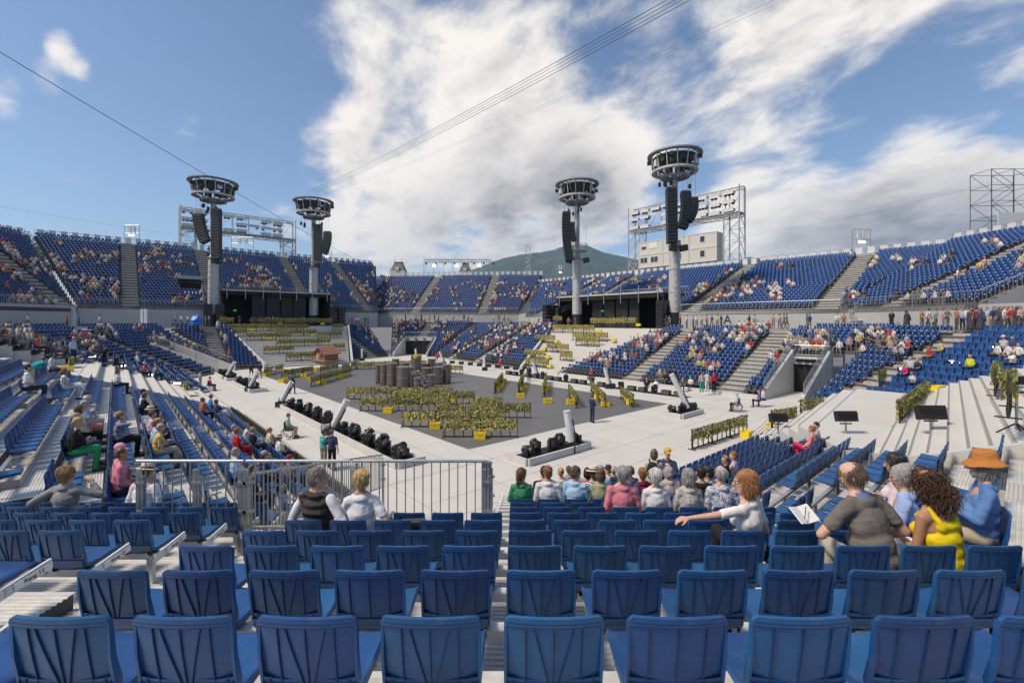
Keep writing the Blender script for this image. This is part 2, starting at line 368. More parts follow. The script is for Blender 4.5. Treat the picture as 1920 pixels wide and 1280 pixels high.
# ================================================================== seating
SEATS = []                                                     # x, y, floor z, facing angle, stand
def ang(f): return math.atan2(-f.x, f.y)
def add_seat(p, z, a, st, black=False, info=None): SEATS.append((p[0], p[1], z, a, st, black, info))
RIB = [(0, 0), (.006, .010), (.022, .010), (.028, 0)]          # corrugated plank profile
def ribbed(mb, P, D, o, t0, t1, s0, s1, z, m=0, per=.05):
    n = int((t1-t0)/per); prof = []
    for i in range(n):
        for a, h in RIB: prof.append((t0+i*per+a*per/.05, z+h))
    prof.append((t1, z))
    V = []
    for t, zz in prof: V += [tuple(P+o*t+D*s0)+(zz,), tuple(P+o*t+D*s1)+(zz,)]
    V = [(v[0], v[1], v[2]) for v in V]
    mb.add(V, [(2*i, 2*i+2, 2*i+3, 2*i+1) for i in range(len(prof)-1)], m)
def lerp(a, b, t): return a+(b-a)*t
def facet(name, label, A, B, R, z0, rise, sL, sR, aisles=(), void=None, walk=None, near=False, black=0, smin=None, smax=None, seatvoid=None, mats=('far_tread', 'riser', 'aisle', 'grey_wall')):
    a2 = NU(*A).xy; b2 = NU(*B).xy; d = (b2-a2).normalized(); o = Vector((-d.y, d.x)); an = ang(-o)
    root = thing(name, label, 'grandstand', (a2.x, a2.y, 0))
    mb = MB()
    def P(s, t, z): q = a2+d*s+o*t; return Vector((q.x, q.y, z))
    for r in range(R):
        t0, t1 = .8*r, .8*r+.8; z = z0+rise*r; f = r/(R-1)
        s0, s1 = lerp(sL[0], sL[1], f), lerp(sR[0], sR[1], f)
        if smin: s0 = max(s0, smin(t0))
        if smax: s1 = min(s1, smax(t0))
        if s1-s0 < .6: continue
        cuts = sorted(set([s0, s1] + [c for v in (void or []) if v[2] <= r < v[3] for c in v[:2] if s0 < c < s1]))
        for c0, c1 in zip(cuts, cuts[1:]):
            mid = (c0+c1)/2
            if any(v[2] <= r < v[3] and v[0] < mid < v[1] for v in (void or [])): continue
            zb = z-rise if r else 0 if z0 < 2 else z-.5
            if near:
                tm = MB(); P2 = a2
                ribbed(tm, a2, d, o, t0, t1, c0, c1, z)
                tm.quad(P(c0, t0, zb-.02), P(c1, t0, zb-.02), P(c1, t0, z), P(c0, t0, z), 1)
                for c, sg in ((c0, 1), (c1, -1)):            # closing side plates
                    tm.quad(P(c, t0, zb-.3), P(c, t1, zb-.3), P(c, t1, z), P(c, t0, z), 1)
                tm.build('tread', ['plank', 'riser'], root)
                rm = MB(); rm.beam(P(c0+.05, t0+.62, z+.34), P(c1-.05, t0+.62, z+.34), .07, .06)
                n = max(2, int((c1-c0)/1.6)+1)
                for i in range(n):
                    s = lerp(c0+.25, c1-.25, i/(n-1)); rm.beam(P(s, t0+.62, z), P(s, t0+.62, z+.31), .05, .06); rm.beam(P(s, t0+.62, z+.35), P(s, t0+.3, z+.40), .04, .03)
                rm.build('seat_rail', 'alu', root)
            else:
                mb.quad(P(c0, t0, z), P(c1, t0, z), P(c1, t1, z), P(c0, t1, z), 0)
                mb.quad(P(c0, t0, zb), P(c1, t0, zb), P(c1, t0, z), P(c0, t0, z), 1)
                for c in (c0, c1): mb.quad(P(c, t0, max(0, z-2.0)), P(c, t1, max(0, z-2.0)), P(c, t1, z), P(c, t0, z), 3)
            # aisles: an extra half step, no seats
            for ac, aw in aisles:
                q0, q1 = max(c0, ac-aw/2), min(c1, ac+aw/2)
                if q1-q0 < .3: continue
                for e0, e1, dz in ((t0, t0+.36, .004), (t0+.36, t1+.02, rise/2)):
                    c = (P(q0, e0, z-.05), P(q1, e0, z-.05), P(q1, e1, z-.05), P(q0, e1, z-.05), P(q0, e0, z+dz), P(q1, e0, z+dz), P(q1, e1, z+dz), P(q0, e1, z+dz))
                    mb.hexa([c[0], c[1], c[2], c[3], c[4], c[5], c[6], c[7]], 2)
            s = c0+.32
            while s < c1-.25:
                if not any(abs(s-ac) < aw/2+.2 for ac, aw in aisles) and not (seatvoid and seatvoid(s, r)):
                    q = P(s, t0+.74, z); add_seat(q, z, an, name, bool(black and r < black), (label, r, (s-c0)/max(.1, c1-c0)))
                s += .5
    if walk:
        z = z0+rise*R; f0, f1 = lerp(sL[0], sL[1], 1), lerp(sR[0], sR[1], 1); e = walk-.8*R
        g0, g1 = (sL[1]-sL[0])/max(1, R)*e/.8, (sR[1]-sR[0])/max(1, R)*e/.8
        mb.quad(P(f0, .8*R, z), P(f1, .8*R, z), P(f1+g1, walk, z), P(f0+g0, walk, z), 0)
    if mb.v: mb.build('terrace', list(mats), root)
    return root, P
# ---- the photographer's corner block: rows straight across the picture
CR, CRI, CY, CZ0 = .8, .253, 1.8, 4.219
def crow(k): return CY+CR*k, CZ0-CRI*k
near_stand = thing('grandstand_terrace', 'nearest grandstand block in the foreground with corrugated metal treads', 'grandstand', (0, 0, 0))
def near_row(k, x0, x1, seats=True, off=.17):
    y, z = crow(k); D = Vector((1, 0)); o = Vector((0, 1))
    tm = MB(); P = Vector((0, y-.07))
    ribbed(tm, P, D, o, 0, .8, x0, x1, z)
    yf = y+.73
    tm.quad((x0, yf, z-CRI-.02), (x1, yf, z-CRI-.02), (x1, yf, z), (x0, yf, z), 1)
    tm.box(((x0+x1)/2, yf-.0, z-.016), (x1-x0, .05, .05), m=2)
    for x in (x0, x1): tm.quad((x, y-.07, z-.6), (x, yf, z-.6), (x, yf, z), (x, y-.07, z), 1)
    tm.build('tread', ['plank', 'riser', 'alu_white'], near_stand)
    if not seats: return
    rm = MB(); rm.beam((x0+.02, y+.17, z+.335), (x1-.02, y+.17, z+.335), .08, .07)
    n = max(2, int((x1-x0)/1.5)+1)
    for i in range(n):
        xx = lerp(x0+.12, x1-.12, i/(n-1)); rm.beam((xx, y+.17, z), (xx, y+.17, z+.3), .05, .07); rm.beam((xx, y+.12, z+.365), (xx, y+.44, z+.375), .05, .035)
    rm.build('seat_rail', 'alu_white', near_stand)
    j0 = math.ceil((x0+.2-off)/.5); j = j0
    while off+.5*j+.2 <= x1+.01:
        add_seat((off+.5*j, y), z, 0.0, 'near'); j += 1
CXL, CXR = -2.56, 3.9
LXR = -4.02
for k in range(-2, 17):
    near_row(k, CXL if k <= 4 else (-2.0 if k == 5 else -.42), CXR if k < 13 else CXR-.35*(k-12))
for k in range(-2, 8):
    near_row(k, -11.5, LXR, off=LXR-.22)
# stairs of the aisle between the two near blocks
for k in range(-2, 6):
    y, z = crow(k); mb = MB(); 
    for e0, e1, dz in ((-.07, .38, 0.0), (.38, .73, -CRI/2)):
        zz = z+dz; mb.box(((LXR+CXL)/2, y+(e0+e1)/2, zz-.2), (CXL-LXR-.03, e1-e0, .4), m=1)
        ribbed(mb, Vector((0, y)), Vector((1, 0)), Vector((0, 1)), e0+.01, e1-.01, LXR+.03, CXL-.03, zz+.003, 0)
    mb.build('aisle_step', ['plank', 'riser'], near_stand)
# dark plywood landings beside the block ends
mb = MB()
for k in range(-2, 13):
    y, z = crow(k); x1 = 5.4 if k < 9 else 4.6
    mb.box(((CXR+x1)/2+.01, y+.33, z-.22), (x1-CXR, .8, .4), m=0)
mb.build('landing', ['plywood', 'alu'], near_stand)
mb = MB(); y, z = crow(7); mb.box((-7.8, y+1.25, z-.25), (7.5, .95, .4)); mb.build('landing', 'plywood', near_stand)
# row number plates on the row ends
PLATE = MB().box((0, 0, 0), (.012, .30, .055)).mesh('row_plate', 'label_white')
PL_T = text_mesh('Rang 12', .05, 'sign_black', .001)
for k in range(0, 8):
    y, z = crow(k)
    for x, s in ((LXR+.0, 1), (CXL, -1)):
        if x == CXL and k > 4: continue
        bm = MB(); bm.beam((x+s*.012, y+.06, z+.345), (x+s*.012, y+.52, z+.40), .02, .09); bm.build('rail_end', 'alu_white', near_stand)
        p = inst('row_plate', PLATE, near_stand, (x+s*.03, y+.36, z+.38), rot=(R_(6), 0, 0)); tq = inst('lettering', PL_T, p, (s*.0075, 0, 0), rot=(R_(90), 0, R_(90) if s > 0 else R_(-90)))
# ---- left stand, straight, facing across the stage
def ls_min(t): n = 6.2-t; return max((8.15-.66*n)/.75, (.75*n+4.35)/.66)-8.0
facet('grandstand_terrace', 'left grandstand block beside the metal barrier with long straight blue rows', (6.2, 8), (6.2, 33.5), 16, .15, .325, (0, 0), (25.6, 23.0), aisles=((5.2, 1.25), (14.2, 1.3)), near=True, black=1, smin=ls_min)
facet('grandstand_terrace', 'left grandstand block beyond the white stage steps', (6.2, 45.5), (6.2, 61), 16, .15, .325, (0, -2.5), (15.5, 21.0), aisles=((3.2, 1.3), (10.5, 1.2)), walk=17.4)
facet('grandstand_terrace', 'lower corner block at the left behind the sloping railing', (6.2, 61), (12, 68.5), 17, .15, .325, (0, -5.0), (9.5, 14.8), aisles=((1.5, 1.2),), void=((5.2, 8.6, 0, 10),), walk=17.4)
facet('grandstand_terrace', 'lower block left of the far vine terraces', (12, 68.5), (20, 68.5), 17, .15, .325, (0, -6.0), (3.1, 1.2), aisles=((-1.4, 1.7),), walk=17.4)
facet('grandstand_terrace', 'lower block between the vine terraces and the far tunnel', (29.5, 74.5), (38, 77), 15, .15, .41, (0, 2.2), (8.6, 12.5), aisles=((5.0, 1.6),), walk=15.5, black=1)
facet('grandstand_terrace', 'lower block over the far tunnel', (38, 77), (43.5, 71), 15, .15, .41, (0, -4), (8.2, 13), aisles=((4.0, 1.6),), void=((.6, 6.9, 0, 8),), walk=15.5)
facet('grandstand_terrace', 'lower block right of the far tunnel', (43.5, 71), (41, 44), 15, .15, .385, (0, -4.6), (27, 20), aisles=((6, 1.3), (14.5, 1.3)), walk=14.5, black=1)
facet('grandstand_terrace', 'lower right block facing the stage with three broad aisles', (39.4, 42), (39.4, 17.5), 17, .15, .312, (5.3, 12.0), (28.0, 28.0), aisles=((15.2, 1.9), (25.2, 2.0)), walk=17.4, black=1)
facet('grandstand_terrace', 'lower right corner block behind the broad vomitory railing', (39.4, 11.0), (27.4, -5.0), 14, .15, .39, (0, -4.6), (8.0, 13), aisles=((2.0, 1.5),), walk=12.9)
facet('grandstand_terrace', 'small block beyond the vomitory at the right', (46.2, 14.0), (46.2, 9.4), 9, 3.2, .27, (0, 0), (3.0, 8.5), walk=10.6)
def rs_min(t): u = 9-t; n = (4.3+.66*u)/.75; return 0
def rs_max(t): u = 9-t; return 24-max((4.25+.66*u)/.75, (5.2-.75*u)/.66 if u < -1 else -9)
def rs_low(t): u = 9-t; return 24-max(11.1+1.37*u, 13.6)
facet('grandstand_terrace', 'right grandstand block beside the foreground with short slanting rows', (24, 9), (4, 9), 16, .15, .30, (0, 0), (22, 22), aisles=((13.0, 1.15),), near=True, smin=rs_low, smax=rs_max)
# ---- upper tier
facet('grandstand_terrace', 'upper corner block at the far left edge', (-22, 71), (-4, 87), 23, 8.2, .54, (0, -3), (24.08, 31), aisles=((23.0, 1.7), (11, 1.7)))
facet('grandstand_terrace', 'upper tier at the left over the black stage house', (-4, 87), (40, 87), 25, 8.7, .48, (0, -6.0), (44, 52.5), aisles=((5.7, 1.9), (16.4, 2.0), (31.3, 1.9), (42.2, 1.8)), void=((17.2, 34.6, 0, 7), (12.2, 15.2, 6, 10)))
facet('grandstand_terrace', 'upper tier at the far end below the mansard turret', (43, 93), (63.5, 70), 23, 8.3, .42, (-2, -10), (30.8, 35), aisles=((8.0, 1.8), (23.0, 1.8)))
facet('grandstand_terrace', 'upper tier at the right below the site cabins', (57, 66), (57, 9), 25, 7.7, .315, (5, -13), (53.3, 60.0), aisles=((8.5, 1.6), (16.2, 1.7), (37, 2.0), (52.0, 2.1)), void=((13.0, 33.0, 0, 9),))
facet('grandstand_terrace', 'upper corner block at the far right edge', (57, 12.7), (45, -3.3), 25, 7.7, .335, (0, -6.6), (18, 24), aisles=((5.5, 1.8),), void=((13.0, 30, 0, 5),))
# ================================================================== chairs
def chair_parts():
    W = .2
    def hw(v): return .150+.046*min(1, v/.22)**.7 + .006*v - (.022*max(0, (v-.93)/.07)**2)
    def bs(x, v):                                            # rear surface of the back: x, v (0 low..1 top)
        z = .46-.02*(1-min(1, v/.2))*(1-(x/.2)**2)+.34*v if v > 0 else .44-.035*(1-(x/.2)**2)
        y = .058*(1-v)**1.3 + .020*(x/.2)**2 + (.016 if v < .05 else 0)
        return Vector((x, y, z))
    vs = [0, .05, .2, .4, .6, .8, .885, .89, .93, .97, 1.0]; nx = 10
    b = MB(); rows = []
    for side, off in ((0, 0.0), (1, .011)):
        for v in vs:
            h = hw(v); rr = []
            for i in range(nx+1):
                x = -h+2*h*i/nx; p = bs(x, v); p.y += off
                if side == 0 and v >= .89: p.y -= .006
                rr.append(p)
            rows.append(rr)
    V = [p for r in rows for p in r]; n = nx+1; nv = len(vs); Fs = []
    for r in range(nv-1):
        for i in range(nx):
            Fs.append((r*n+i, r*n+i+1, (r+1)*n+i+1, (r+1)*n+i)); a = nv*n
            Fs.append((a+r*n+i+1, a+r*n+i, a+(r+1)*n+i, a+(r+1)*n+i+1))
    a = nv*n
    for i in range(nx):
        Fs.append((i+1, i, a+i, a+i+1)); t = (nv-1)*n; Fs.append((t+i, t+i+1, a+t+i+1, a+t+i))
    for r in range(nv-1):
        Fs.append((r*n, (r+1)*n, a+(r+1)*n, a+r*n)); Fs.append(((r+1)*n+nx, r*n+nx, a+r*n+nx, a+(r+1)*n+nx))
    b.add(V, Fs)
    for sg in (-1, 1):                                       # side flanges running down into the seat
        fl = [(.196*sg, .02, .78), (.197*sg, .028, .62), (.196*sg, .05, .50), (.192*sg, .085, .43), (.188*sg, .15, .40), (.19*sg, .30, .405), (.192*sg, .46, .43)]
        wd = [.022, .03, .042, .06, .062, .05, .03]
        prev = None
        for (x, y, z), w in zip(fl, wd):
            cur = [Vector((x-.006*sg, y, z)), Vector((x+.006*sg, y, z)), Vector((x+.006*sg, y+w*(.9 if z > .45 else 0), z+(w*.6 if z <= .45 else 0))), Vector((x-.006*sg, y+w*(.9 if z > .45 else 0), z+(w*.6 if z <= .45 else 0)))]
            if prev: b.add(prev+cur, [(0, 1, 5, 4), (1, 2, 6, 5), (2, 3, 7, 6), (3, 0, 4, 7)])
            prev = cur
    rib = MB()
    def strip(x0, v0, x1, v1, w=.0045, h=.005, k=6):
        for i in range(k):
            p, q = bs(lerp(x0, x1, i/k), lerp(v0, v1, i/k)), bs(lerp(x0, x1, (i+1)/k), lerp(v0, v1, (i+1)/k))
            p.y -= h*.3; q.y -= h*.3; rib.beam(p, q, w, h*2, up=(0, 1, 0))
    sd = MB()
    prof = [(.046, .52), (.052, .475), (.075, .445), (.13, .428), (.24, .424), (.36, .432), (.44, .440), (.462, .428), (.465, .405)]
    V = []; Fs = []
    nx2 = 8
    for y, z in prof:
        for i in range(nx2+1):
            x = -.19+.38*i/nx2; V.append((x, y, z+.014*abs(x/.19)**3))
    for r in range(len(prof)-1):
        for i in range(nx2): Fs.append((r*9+i, r*9+i+1, (r+1)*9+i+1, (r+1)*9+i))
    b2 = len(V)
    for y, z in prof:
        for i in range(nx2+1): V.append((-.19+.38*i/nx2, y-.004, z-.02))
    for r in range(len(prof)-1):
        for i in range(nx2): Fs.append((b2+r*9+i+1, b2+r*9+i, b2+(r+1)*9+i, b2+(r+1)*9+i+1))
    for r in range(len(prof)-1):
        for i in (0, nx2):
            q = (r*9+i, (r+1)*9+i, b2+(r+1)*9+i, b2+r*9+i); Fs.append(q if i == 0 else q[::-1])
    l = (len(prof)-1)*9
    for i in range(nx2): Fs.append((l+i, l+i+1, b2+l+i+1, b2+l+i))
    sd.add(V, Fs)
    br = MB()
    for x in (-.13, .13):
        br.box((x, .115, .395), (.03, .03, .055)); br.box((x, .17, .383), (.035, .14, .02))
        br.box((x+(.045 if x > 0 else -.045), .072, .40), (.012, .02, .06))
    br.box((0, .165, .385), (.22, .05, .022))
    ribB = None
    for x in (-.113, 0, .113): strip(x, .02, x*1.02, .885)
    for v in (.885, .93): strip(-.19, v, .19, v, .004, .005, 10)
    ribA = rib; rib = MB(); rib.v, rib.f, rib.m = list(ribA.v), list(ribA.f), list(ribA.m)
    strip(-.082, .885, -.012, .03); strip(.082, .885, .012, .03)
    for x in (-.168, .168): strip(x, 0.03, x*.97, .20, .01, .012, 2)
    return b.mesh('backrest', 'chair_blue', smooth=True), rib.mesh('rib_pattern', 'chair_rib_shade'), ribA.mesh('rib_pattern', 'chair_rib_shade'), sd.mesh('seat', 'chair_blue', smooth=True), br.mesh('bracket', 'black_plastic')
def auto_smooth(me, deg=40):
    me.polygons.foreach_set('use_smooth', [True]*len(me.polygons))
    me.set_sharp_from_angle(angle=R_(deg))
C_BACK, C_RIBV, C_RIB, C_SEAT, C_BRK = chair_parts()
auto_smooth(C_BACK); auto_smooth(C_SEAT)
def inframe(x, y, z, mx=60):
    if y < .6: return False
    px, py = pix((x, y, z)); return -mx < px < 1920+mx and 330 < py < 1280+mx*2
vis = [(math.hypot(math.hypot(s[0], s[1]), CZ-s[2]), i) for i, s in enumerate(SEATS) if inframe(s[0], s[1], s[2]+.6) and not s[5]]
vis.sort()
NEAR = set(i for d, i in vis[:298])
def where_row(s):
    px, py = pix((s[0], s[1], s[2]+.8)); 
    if s[4] == 'near':
        k = round((s[1]-CY)/CR); j = round((s[0]-.17)/.5)
        return k, j
    return None
ORD = ['first', 'second', 'third', 'fourth', 'fifth', 'sixth', 'seventh', 'eighth', 'ninth', 'tenth', 'eleventh', 'twelfth', 'thirteenth', 'fourteenth', 'fifteenth', 'sixteenth', 'seventeenth', 'eighteenth', 'nineteenth', 'twentieth', 'twenty-first', 'twenty-second', 'twenty-third', 'twenty-fourth', 'twenty-fifth', 'twenty-sixth', 'twenty-seventh', 'twenty-eighth']
groups = {}
for i in sorted(NEAR):
    s = SEATS[i]
    if s[4] == 'near':
        k = round((s[1]-CY)/CR); key = ('middle block' if s[0] > -3 else 'left foreground block', k); order = s[0]
    else:
        f = (-math.sin(s[3]), math.cos(s[3])); dist = round((s[0]*f[0]+s[1]*f[1])/.8)
        key = ('left stand' if s[0] < 0 else 'right stand', -dist); order = math.hypot(s[0], s[1])
    groups.setdefault(key, []).append((order, i))
rowno = {}
for blk in set(k[0] for k in groups):
    for n, k in enumerate(sorted(k[1] for k in groups if k[0] == blk)): rowno[(blk, k)] = n
CHAIR_LABEL = {}
for key, lst in groups.items():
    lst.sort()
    for n, (o_, i) in enumerate(lst):
        blk, k = key; rn = ORD[min(rowno[key], 27)]; cn = ORD[min(n, 27)]
        if blk in ('middle block', 'left foreground block'): lab = f'blue plastic seat, {blk}, {rn} row from the photographer, {cn} from the left'
        else: lab = f'blue plastic seat, {blk}, {rn} row, {cn} along from the photographer'
        CHAIR_LABEL[i] = lab
for i in sorted(NEAR):
    s = SEATS[i]
    c = thing('stadium_seat', CHAIR_LABEL[i], 'seat', (s[0], s[1], s[2]), 'blue stadium seats', s[3])
    rr = random.Random(i*7+3)
    if s[4] == 'near': c.rotation_euler[2] += rr.uniform(-.012, .012)
    bk = inst('backrest', C_BACK, c); 
    if math.hypot(s[0], s[1]) < 12: inst('rib_pattern', C_RIBV if rr.random() < .72 else C_RIB, bk)['kind'] = 'stuff'
    inst('seat', C_SEAT, c); inst('bracket', C_BRK, c)
# the remaining seats, far too many to be individuals
def lowchair(lod):
    mb = MB()
    if lod == 0:                                             # shaped shell for the middle distance
        V = []; 
        pr = [(.01, .80, .185), (.0, .77, .20), (.02, .62, .20), (.05, .50, .195), (.09, .43, .19), (.28, .425, .19), (.45, .44, .19), (.46, .40, .19)]
        for y, z, w in pr:
            for x in (-1, -.5, .5, 1): V.append((x*w, y+(.022*abs(x)**2 if z > .45 else 0), z+(.012*abs(x) if z < .46 else 0)))
        n = len(pr); Fs = [(r*4+i, (r+1)*4+i, (r+1)*4+i+1, r*4+i+1) for r in range(n-1) for i in range(3)]
        V2 = [(x, y-.014 if z > .45 else y, z-.0 if z > .45 else z-.03) for x, y, z in V]
        b = len(V); Fs += [(b+r*4+i+1, b+(r+1)*4+i+1, b+(r+1)*4+i, b+r*4+i) for r in range(n-1) for i in range(3)]
        Fs += [(r*4, b+r*4, b+(r+1)*4, (r+1)*4) for r in range(n-1)]+[(r*4+3, (r+1)*4+3, b+(r+1)*4+3, b+r*4+3) for r in range(n-1)]
        Fs += [(i, i+1, b+i+1, b+i) for i in range(3)]
        mb.add(V+V2, Fs, 0)
        mb.box((0, .18, .36), (.5, .06, .06), m=1)
    else:
        mb.box((0, .015, .62), (.40, .035, .38), rot=Matrix.Rotation(R_(-6), 3, 'X'), m=0)
        mb.box((0, .25, .425), (.39, .42, .04), m=0)
        mb.quad((.06, .45, .34), (-.06, .45, .34), (-.06, .46, .405), (.06, .46, .405), 1)
        mb.quad((.035, .058, .50), (-.035, .058, .50), (-.035, .052, .56), (.035, .052, .56), 1)
    return np.array(mb.v), mb.f, np.array(mb.m)
def replicate(name, tmpl, items, mats, smooth=False):
    V0, F0, M0 = tmpl; n = len(items); k = len(V0)
    A = np.array([i[3] for i in items]); T = np.array([i[:3] for i in items]); c, s = np.cos(A)[:, None], np.sin(A)[:, None]
    X = c*V0[None, :, 0]-s*V0[None, :, 1]+T[:, None, 0]; Y = s*V0[None, :, 0]+c*V0[None, :, 1]+T[:, None, 1]; Z = V0[None, :, 2]+T[:, None, 2]
    V = np.stack([X, Y, Z], -1).reshape(-1, 3)
    li = np.concatenate([np.array(f) for f in F0]); ls = np.array([len(f) for f in F0])
    LI = (np.arange(n)[:, None]*k+li[None, :]).ravel(); LS = np.tile(ls, n)
    return V, LI, LS, np.tile(M0, n)
def merge(name, chunks, mats, smooth=False):
    me = bpy.data.meshes.new(name); off = 0; LI = []; Vs = []
    for V, li, ls, m in chunks: LI.append(li+off); Vs.append(V); off += len(V)
    V = np.concatenate(Vs); LI = np.concatenate(LI); LS = np.concatenate([c[2] for c in chunks]); Mi = np.concatenate([c[3] for c in chunks])
    me.vertices.add(len(V)); me.vertices.foreach_set('co', V.ravel().astype(np.float32))
    me.loops.add(len(LI)); me.loops.foreach_set('vertex_index', LI.astype(np.int32))
    me.polygons.add(len(LS)); st = np.concatenate([[0], np.cumsum(LS)[:-1]]); me.polygons.foreach_set('loop_start', st.astype(np.int32)); me.polygons.foreach_set('loop_total', LS.astype(np.int32))
    for x in mats: me.materials.append(MATS[x])
    me.polygons.foreach_set('material_index', Mi.astype(np.int32))
    if smooth: me.polygons.foreach_set('use_smooth', np.ones(len(LS), dtype=bool))
    me.update(calc_edges=True); me.validate(); return me
rest = [(i, s) for i, s in enumerate(SEATS) if i not in NEAR and s[1] > 1.5 and inframe(s[0], s[1], s[2]+.6, 160)]
midl = [s for i, s in rest if not s[5] and s[1] < 34]; farl = [s for i, s in rest if not s[5] and s[1] >= 34]; blk = [s for i, s in rest if s[5]]
t0_, t1_ = lowchair(0), lowchair(1)
ch = [replicate('', t0_, midl, None), replicate('', t1_, farl, None)]
o = bpy.data.objects.new('distant_seats', merge('distant_seats', ch, ['far_blue', 'chair_dot'])); COL.objects.link(o)
tag(o, 'thousands of blue plastic seats filling the arena stands beyond the nearest rows', 'seats', kind='stuff')
o = bpy.data.objects.new('folding_chairs', merge('folding_chairs', [replicate('', t0_, blk, None)], ['black_chair', 'galv'])); COL.objects.link(o)
tag(o, 'black chairs lining the front edge of the stands', 'chairs', kind='stuff')
print('SEATS', len(SEATS), len(midl), len(farl), len(blk), 't', round(time.time()-T0, 1))
# ================================================================== walls, railings, steps
def wall(name, label, a, b, z0, z1, matn='grey_wall', th=.25, ztop2=None, cat='wall'):
    a = Vector(a); b = Vector(b); d = (b-a).normalized(); o = Vector((-d.y, d.x, 0))*th
    zt = z1 if ztop2 is None else ztop2
    P = [(a.x, a.y, z0), (b.x, b.y, z0), (b.x+o.x, b.y+o.y, z0), (a.x+o.x, a.y+o.y, z0), (a.x, a.y, z1), (b.x, b.y, zt), (b.x+o.x, b.y+o.y, zt), (a.x+o.x, a.y+o.y, z1)]
    w = MB().hexa(P).build(name, matn, loc=(a.x, a.y, z0)); tag(w, label, cat); return w
def railing(label, pts, h=1.05, bar=.24, rb=.012, rp=.03, post=2.4, matn='galv', group=None, near=False, name='railing', skip_bottom=False):
    """pts: ground points of the railing; bars are joined where they are too fine to pick apart"""
    root = thing(name, label, 'railing', tuple(pts[0]), group)
    up = Vector((0, 0, 1)); top = MB(); low = MB(); bars = MB()
    for a, b in zip(pts, pts[1:]):
        a = Vector(a); b = Vector(b); l = (b-a).length
        top.tube(a+up*h, b+up*h, rp*.85, seg=6); low.tube(a+up*.14, b+up*.14, rp*.6, seg=5)
        n = max(1, round(l/post))
        for i in range(n+1):
            e = a.lerp(b, i/n); MB().tube(e-up*.05, e+up*h, rp, seg=6).build('post', matn, root)
        nb = max(1, int(l/bar))
        for i in range(1, nb):
            e = a.lerp(b, i/nb); bars.beam(e+up*.14, e+up*h, rb*2, rb*2)
    top.build('top_rail', matn, root); low.build('bottom_rail', matn, root)
    if bars.v: q = bars.build('bars', matn, root); q['kind'] = 'stuff'
    return root
# ---- grey wall below the upper tier
wall('wall', 'grey wall under the far left corner block', NU(-22, 71), NU(-4, 87), 5.4, 8.6)
wall('wall', 'grey wall with the letter G beside the black stage house', NU(-4, 87), NU(13, 87), 5.4, 8.6)
wall('wall', 'grey wall just right of the left stage house', NU(30.8, 87), NU(40, 87), 5.2, 8.6)
wall('wall', 'grey wall under the far end upper tier', NU(43, 93), NU(63.5, 70), 5.2, 8.3)
wall('wall', 'short grey wall in the far left angle of the walkway', NU(40, 87), NU(43, 93), 5.2, 8.5)
wall('wall', 'short grey wall in the far right angle of the walkway', NU(63.5, 70), NU(57, 61), 5.2, 8.0)
wall('wall', 'grey wall left of the right stage house', NU(57, 61), NU(57, 53.2), 5.2, 7.7)
wA = wall('wall', 'long grey wall with the letter A at the right', NU(57, 33), NU(57, 12.7), 5.2, 7.6)
wB = wall('wall', 'grey wall with the letter B at the far right edge', NU(57, 12.7), NU(45, -3.3), 5.2, 7.6)
def letter(ch, p, size, rz):
    o = inst('wall_letter', text_mesh(ch, size, 'sign_black', .01), None, p, rot=(R_(90), 0, rz)); tag(o, f'black letter {ch} painted on the grey wall', 'letter'); return o
letter('A', NU(56.96, 24.3, 6.55), 1.5, math.atan2(EN.y, EN.x)-R_(90))
letter('A', NU(56.96, 57.5, 6.5), 1.4, math.atan2(EN.y, EN.x)-R_(90))
tag(bpy.data.objects['wall_letter'], 'black letter A on the grey wall right of the right stage house'); tag(bpy.data.objects['wall_letter.001'], 'small black letter A on the wall left of the right stage house')
letter('G', NU(11.2, 86.95, 7.4), 1.5, math.atan2(EU.y, EU.x)-R_(90))
qb = NU(57-.6*12.2, 12.7-.8*12.2, 6.9); letter('B', qb+Vector((-.08, .02, -.2)), 1.1, R_(-80))
# ---- railings on top of the wall
def rl(A, B, z, label, **k): railing(label, [NU(*A, z), NU(*B, z)], group='railings along the upper tier', **k)
rl((-22, 71), (-4, 87), 8.6, 'railing along the front of the far left corner block')
rl((-4, 87.1), (13, 87.1), 8.6, 'railing in front of the upper seats left of the black stage house')
rl((13.2, 92.4), (30.6, 92.4), 11.7, 'railing on top of the left black stage house')
rl((30.8, 87.1), (40, 87.1), 8.6, 'railing on the wall right of the left stage house')
rl((43, 93.1), (63.5, 70.1), 8.3, 'railing along the far end upper tier')
rl((57.1, 61), (57.1, 53.2), 7.7, 'railing on the wall left of the right stage house')
rl((64, 49), (64, 33), 10.6, 'railing on top of the right black stage house')
railing('sloping railing down the left side of the right stage house', [NU(64, 49, 10.6), NU(57.5, 53, 7.7)], group='railings along the upper tier')
rl((57.1, 33), (57.1, 12.7), 7.6, 'long railing above the wall with the letter A')
rl((57, 12.7), (49.2, 2.3), 7.6, 'railing above the wall with the letter B')
railing('railing climbing the stair edge at the right picture border', [NU(49.2, 2.3, 7.6), NU(48.6, -3, 10.2)], group='railings along the upper tier')
